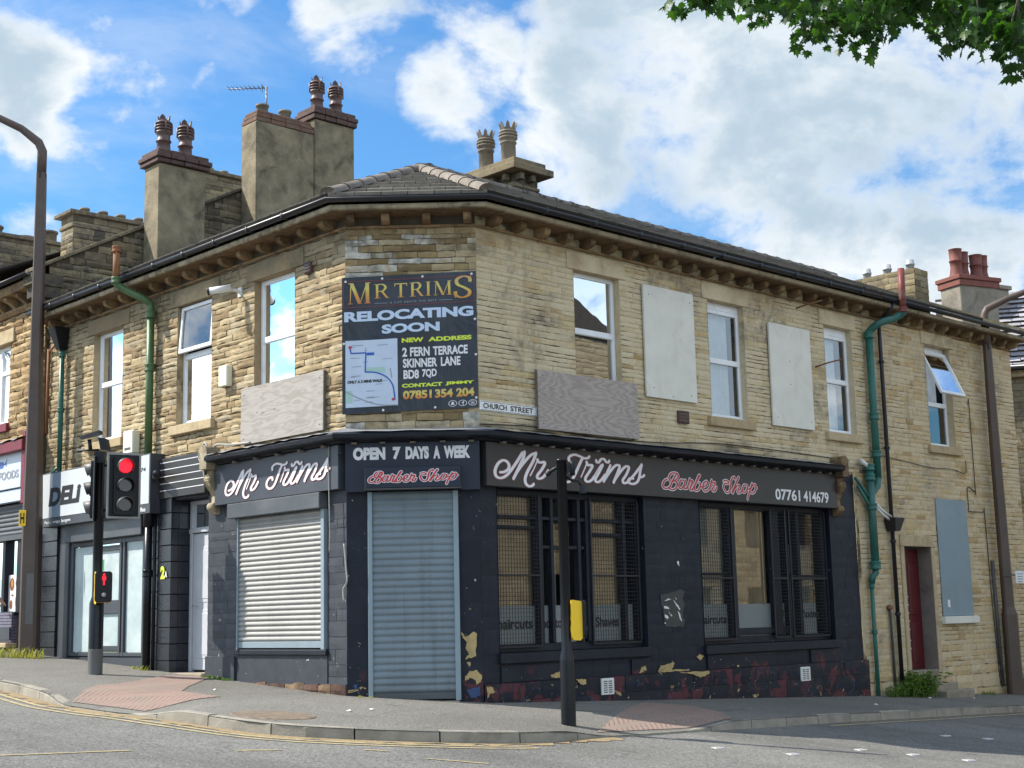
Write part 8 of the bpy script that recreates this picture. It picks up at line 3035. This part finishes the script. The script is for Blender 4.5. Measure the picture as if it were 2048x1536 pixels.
tuft('grass_tuft', 'yellow-green grass tuft round the foot of the left lamp post', [(-8.55, 24.45, 1.0), (-8.2, 24.4, 0.9), (-8.9, 24.5, 0.8)], M['dry_grass'], 70, 0.32, 0.22, 0.014, 3)
tuft('grass_tuft', 'yellow-green grass tuft at the foot of the black tiled pilaster', [(-7.6, 25.0, 1.0), (-7.35, 24.75, 0.8), (-7.85, 25.2, 0.9)], M['dry_grass'], 60, 0.3, 0.2, 0.014, 4)
tuft('grass_tuft', 'small grass tuft in the gutter by the black drainpipe', [(FL(4.95, 0.22, 0).x, FL(4.95, 0.22, 0).y, 0.7), (FL(5.3, 0.2, 0).x, FL(5.3, 0.2, 0).y, 0.5)], M['dry_grass'], 26, 0.2, 0.12, 0.012, 5)
tuft('grass_tuft', 'low green moss and grass at the pier by the white door', [(FL(u_, 0.12, 0).x, FL(u_, 0.12, 0).y, 0.6) for u_ in (3.3, 3.1, 2.9, 2.75)], M['weed'], 60, 0.14, 0.12, 0.01, 6)
tuft('weed_bush', 'bushy green weeds at the foot of the rainwater pipe by the red door', [(FR(u_, 0.28, 0).x, FR(u_, 0.28, 0).y, s_) for u_, s_ in ((9.95, 0.8), (10.2, 1.25), (10.42, 1.35), (10.6, 0.9), (9.7, 0.6), (9.45, 0.5))], M['weed'], 42, 0.46, 0.2, 0.011, 7, True)
tuft('weed_bush', 'green weeds at the right edge behind the right lamp post', [(FR(u_, 0.25, 0).x, FR(u_, 0.25, 0).y, s_) for u_, s_ in ((14.75, 1.1), (15.1, 1.3))], M['weed'], 46, 0.6, 0.22, 0.012, 8, True)
tuft('grass_tuft', 'tiny green weeds under the blue-grey board', [(FR(u_, 0.14, 0).x, FR(u_, 0.14, 0).y, 0.6) for u_ in (12.9, 13.2)], M['weed'], 30, 0.22, 0.14, 0.01, 9)
tuft('grass_tuft', 'tiny yellow flowers and moss at the left foot of the corner shutter', [(-2.05, 18.85, 0.5), (-1.92, 18.87, 0.4)], M['dry_grass'], 22, 0.12, 0.08, 0.012, 10)

mb = MB(90)
for x, y in ((-1.98, 16.94), (-1.79, 17.16), (-1.98, 16.99)):
    pass
for (x, y), lab in zip(((-1.98, 17.0), (-1.75, 17.25), (5.64, 23.1), (7.2, 25.6), (8.2, 26.3), (-3.99, 19.1)),
                       ('crumpled white litter scrap on the pavement before the corner door', 'flat white litter scrap just right of the crumpled one', 'white litter scrap on the shaded pavement below the green pipe', 'white litter scrap on the pavement below the red door', 'white litter scrap on the pavement below the blue-grey board', 'small white litter scrap beside the pink paving')):
    mb = MB(int(abs(x * 100)))
    g = mb.rng
    z = pz(x, y)
    n = 7
    P = [(x + 0.036 * g.uniform(0.5, 1.2) * math.cos(k * 2 * math.pi / n), y + 0.034 * g.uniform(0.5, 1.2) * math.sin(k * 2 * math.pi / n), z + g.uniform(0.005, 0.02)) for k in range(n)] + [(x, y, z + 0.026)]
    mb.add(P, [(k, (k + 1) % n, n) for k in range(n)])
    solo(mb, 'litter_scrap', M['litter'], lab, 'litter', 'litter on the pavement', recalc=False)

# ================================================================== MAPLE overhanging from the right
t = thing('maple_tree', 'maple tree whose leafy boughs hang into the upper right corner', 'tree', (8.2, 9.2, gz(8.2, 9.2)))
g = random.Random(77)
tips = [(1.57, 11.64, 6.28), (1.72, 11.52, 6.17), (2.05, 12.46, 6.63), (2.32, 13.18, 6.9), (2.61, 13.48, 6.92), (2.45, 11.94, 6.29), (2.5, 11.56, 6.15), (2.92, 12.86, 6.59), (3.04, 12.92, 6.76), (2.99, 12.4, 6.29),
        (3.14, 13.46, 6.61), (3.39, 13.4, 6.86), (3.42, 13.34, 6.68), (3.18, 11.68, 6.16), (3.5, 12.72, 6.46), (3.63, 13.42, 6.55), (3.45, 12.04, 6.27), (3.39, 12.8, 6.75), (3.67, 12.0, 6.38), (4.03, 13.04, 6.69),
        (3.88, 11.98, 6.28), (4.14, 12.52, 6.36), (4.04, 12.14, 6.01), (4.46, 12.9, 6.57), (4.14, 11.76, 5.9), (4.47, 12.28, 6.35), (4.55, 12.42, 6.21), (4.92, 12.96, 6.74), (5.1, 13.36, 6.65), (4.34, 11.52, 5.72),
        (4.54, 11.92, 5.70), (4.59, 12.7, 6.68), (4.75, 12.2, 6.0), (4.9, 12.5, 6.3)]
tips = [(x, y, z + 0.17) for x, y, z in tips]
mb = MB(91)
Tb = Vector((8.2, 9.2, gz(8.2, 9.2)))
mb.tube([Tb - Z * 0.2, Tb + Z * 0.4, Tb + Vector((-0.1, 0.1, 2.4)), Tb + Vector((-0.2, 0.3, 4.6)), Tb + Vector((0, 0.4, 7.5)), Tb + Vector((0.2, 0.5, 9.5))], [0.42, 0.32, 0.26, 0.22, 0.13, 0.05], 12)
mb.build('trunk', M['bark'], t)
mb = MB(92)
limbs = [[Tb + Vector((-0.2, 0.3, 4.4)), Vector((6.6, 10.6, 6.2)), Vector((5.0, 12.0, 7.2)), Vector((3.4, 12.5, 7.3)), Vector((1.9, 12.2, 7.0))],
         [Tb + Vector((-0.15, 0.3, 5.0)), Vector((7.0, 11.0, 7.0)), Vector((5.8, 12.4, 7.4)), Vector((4.6, 13.2, 7.4))],
         [Tb + Vector((0, 0.3, 5.4)), Vector((8.6, 11.5, 8.0)), Vector((8.4, 13.5, 8.8))],
         [Tb + Vector((0, 0.3, 5.8)), Vector((7.0, 8.4, 8.5)), Vector((5.6, 8.0, 9.2))],
         [Tb + Vector((0, 0.3, 5.2)), Vector((10.0, 9.4, 8.0)), Vector((11.5, 9.8, 9.0))]]
for L in limbs:
    mb.tube(L, [0.14 - 0.11 * i / (len(L) - 1) for i in range(len(L))], 8)
for p in tips:
    p = Vector(p)
    cands = [q for L in limbs[:2] for a, b in zip(L, L[1:]) for q in (a.lerp(b, 0.25), a.lerp(b, 0.5), a.lerp(b, 0.75), b)]
    q = min(cands, key=lambda c_: (c_ - p).length + (0 if c_.z > p.z else 1))
    mid = q.lerp(p, 0.5) + Vector((g.uniform(-0.15, 0.15), g.uniform(-0.15, 0.15), 0.12))
    mb.tube([q, mid, p + Z * 0.12, p - Z * 0.05], [0.022, 0.012, 0.007, 0.004], 5)
mb.build('limbs', M['bark'], t)
LOBE = [(0, 0.0), (0.12, 0.10), (0.36, -0.02), (0.30, 0.14), (0.52, 0.24), (0.36, 0.32), (0.50, 0.56), (0.34, 0.52), (0.22, 0.56), (0.20, 0.78), (0.10, 0.74), (0, 1.0)]
OUT = LOBE + [(-x, y) for x, y in reversed(LOBE[1:-1])]
mb = MB(93)


def leaf(mb, p, size, droop):
    az = g.uniform(0, 2 * math.pi)
    d = Vector((math.cos(az) * math.cos(droop), math.sin(az) * math.cos(droop), -math.sin(droop)))
    s = d.cross(Z).normalized()
    roll = g.gauss(0, 0.5)
    nrm = s.cross(d)
    s = (s * math.cos(roll) + nrm * math.sin(roll)).normalized()
    nrm = s.cross(d)
    P = [p + s * (x * size) + d * (y * size) + nrm * (-0.25 * size * (abs(x) * 1.1 + (y - 0.4) ** 2)) for x, y in OUT]
    c_ = p + d * (0.35 * size)
    n = len(P)
    mb.add(P + [c_], [(i, (i + 1) % n, n) for i in range(n)], (g.random(), g.random(), 0))


def cluster(c_, k, spread):
    for i in range(k):
        q_ = lambda: max(-1.7, min(1.7, g.gauss(0, 1))) * spread
        p = c_ + Vector((q_(), q_(), 0.03 + q_() * 0.75))
        leaf(mb, p, g.uniform(0.09, 0.17), g.uniform(0.35, 1.35))


for p in tips:
    cluster(Vector(p), 42, 0.135)
for L in limbs[:2]:         # the boughs above the frame
    for a, b in zip(L[1:], L[2:]):
        for k in range(6):
            c_ = a.lerp(b, g.random()) + Vector((g.gauss(0, 0.5), g.gauss(0, 0.5), g.uniform(0.15, 1.0)))
            cluster(c_, 20, 0.22)
for k in range(70):         # rest of the crown, out of frame
    th, ph = g.uniform(0, 2 * math.pi), math.acos(g.uniform(-0.35, 1))
    c_ = Vector((8.6, 9.4, 8.2)) + Vector((3.2 * math.sin(ph) * math.cos(th), 3.0 * math.sin(ph) * math.sin(th), 3.0 * math.cos(ph))) * g.uniform(0.6, 1)
    cluster(c_, 16, 0.4)
mb.build('crown', M['leaf'], t, recalc=False)

# ================================================================== PERSON at the left edge
def person(base, face):
    """standing figure, one skinned body; face = azimuth the figure looks to"""
    sx, cx = math.sin(face), math.cos(face)

    def W(r, f, z):        # r to the figure's right, f forward
        return Vector((base[0] + f * sx + r * cx, base[1] + f * cx - r * sx, base[2] + z))
    J = {'pel': (0, 0, 0.95, 0.15), 'bel': (0, 0.01, 1.10, 0.145), 'che': (0, 0.0, 1.30, 0.155), 'nek': (0, 0.0, 1.47, 0.062), 'nk2': (0, 0.02, 1.53, 0.06), 'hea': (0, 0.03, 1.62, 0.09), 'crn': (0, 0.02, 1.72, 0.07)}
    E_ = [('pel', 'bel'), ('bel', 'che'), ('che', 'nek'), ('nek', 'nk2'), ('nk2', 'hea'), ('hea', 'crn')]
    for s, n in ((1, 'r'), (-1, 'l')):
        J['sh' + n] = (0.19 * s, 0, 1.41, 0.07)
        J['el' + n] = (0.255 * s, -0.02, 1.13, 0.052)
        J['wr' + n] = (0.24 * s, 0.14, 0.93, 0.034)
        J['pa' + n] = (0.235 * s, 0.20, 0.87, 0.036)
        J['hp' + n] = (0.095 * s, 0, 0.88, 0.095)
        J['kn' + n] = (0.11 * s, 0.02, 0.48, 0.062)
        J['an' + n] = (0.115 * s, -0.02, 0.09, 0.045)
        J['to' + n] = (0.13 * s, 0.15, 0.04, 0.04)
        E_ += [('che', 'sh' + n), ('sh' + n, 'el' + n), ('el' + n, 'wr' + n), ('wr' + n, 'pa' + n), ('pel', 'hp' + n), ('hp' + n, 'kn' + n), ('kn' + n, 'an' + n), ('an' + n, 'to' + n)]
        for k in range(4):
            a = 0.026 - 0.017 * k
            J['f%d' % k + n] = (0.235 * s + a, 0.245 + 0.004 * (1.5 - abs(k - 1.5)), 0.835, 0.0095)
            J['g%d' % k + n] = (0.235 * s + a, 0.262, 0.795 - 0.006 * (1.5 - abs(k - 1.5)), 0.0085)
            E_ += [('pa' + n, 'f%d' % k + n), ('f%d' % k + n, 'g%d' % k + n)]
        J['th' + n] = (0.205 * s, 0.215, 0.84, 0.0105)
        J['ti' + n] = (0.20 * s, 0.24, 0.805, 0.009)
        E_ += [('pa' + n, 'th' + n), ('th' + n, 'ti' + n)]
    names = list(J)
    me = bpy.data.meshes.new('body')
    me.from_pydata([tuple(W(*J[k][:3])) for k in names], [(names.index(a), names.index(b)) for a, b in E_], [])
    o = bpy.data.objects.new('body', me)
    COL.objects.link(o)
    m = o.modifiers.new('skin', 'SKIN')
    for i, k in enumerate(names):
        me.skin_vertices[0].data[i].radius = (J[k][3], J[k][3])
    me.skin_vertices[0].data[names.index('pel')].use_root = True
    o.modifiers.new('sub', 'SUBSURF').levels = 2
    o.modifiers['sub'].render_levels = 2
    dg = bpy.context.evaluated_depsgraph_get()
    dg.update()
    me2 = bpy.data.meshes.new_from_object(o.evaluated_get(dg))
    bpy.data.objects.remove(o)
    me2.name = 'person'
    me2.materials.clear()
    for k in ('coat', 'trouser', 'skin'):
        me2.materials.append(M[k])
    for p in me2.polygons:
        z = p.center.z - base[2]
        q = p.center - Vector(base)
        lat = math.hypot(q.x, q.y)
        p.material_index = 2 if (z > 1.49 or (z < 0.93 and lat > 0.225 and z > 0.74)) else (0 if z > 0.86 else 1)
        p.use_smooth = True
    ob = bpy.data.objects.new('person', me2)
    COL.objects.link(ob)
    ob['_w'] = [0, 0, 0]
    mb = MB()
    H = W(0, 0.02, 1.655)
    P, F = [], []
    for i in range(7):
        for j in range(14):
            th, ph = j * 2 * math.pi / 14, 0.05 + i * 0.27
            P.append(H + Vector((0.098 * math.sin(ph) * math.cos(th), 0.105 * math.sin(ph) * math.sin(th), 0.105 * math.cos(ph))))
    for i in range(6):
        for j in range(14):
            F.append((i * 14 + j, i * 14 + (j + 1) % 14, (i + 1) * 14 + (j + 1) % 14, (i + 1) * 14 + j))
    mb.smooth = True
    mb.add(P, F)
    mb.build('hair', M['hair'], ob, recalc=False)
    mb = MB()
    for s in (-1, 1):
        mb.lathe(W(0.032 * s, 0.112, 1.625), [(0.0, -0.006), (0.009, 0.0), (0.0, 0.006)], 8)
    mb.tube([W(0, 0.105, 1.63), W(0, 0.128, 1.60), W(0, 0.108, 1.592)], [0.008, 0.013, 0.009], 6)
    mb.tube([W(-0.025, 0.108, 1.565), W(0, 0.116, 1.563), W(0.025, 0.108, 1.565)], 0.005, 6)
    mb.build('face_features', M['skin'], ob, recalc=False)
    return ob


b = FL(10.28, 0.95, 0)
b = Vector((-9.49, b.y, pz(-9.49, b.y)))
tag(person(tuple(b), R_(60)), 'person in a fawn jacket cut off by the left edge, before the takeaway', 'person')

for o in list(bpy.data.objects):
    if '_w' in o:
        del o['_w']
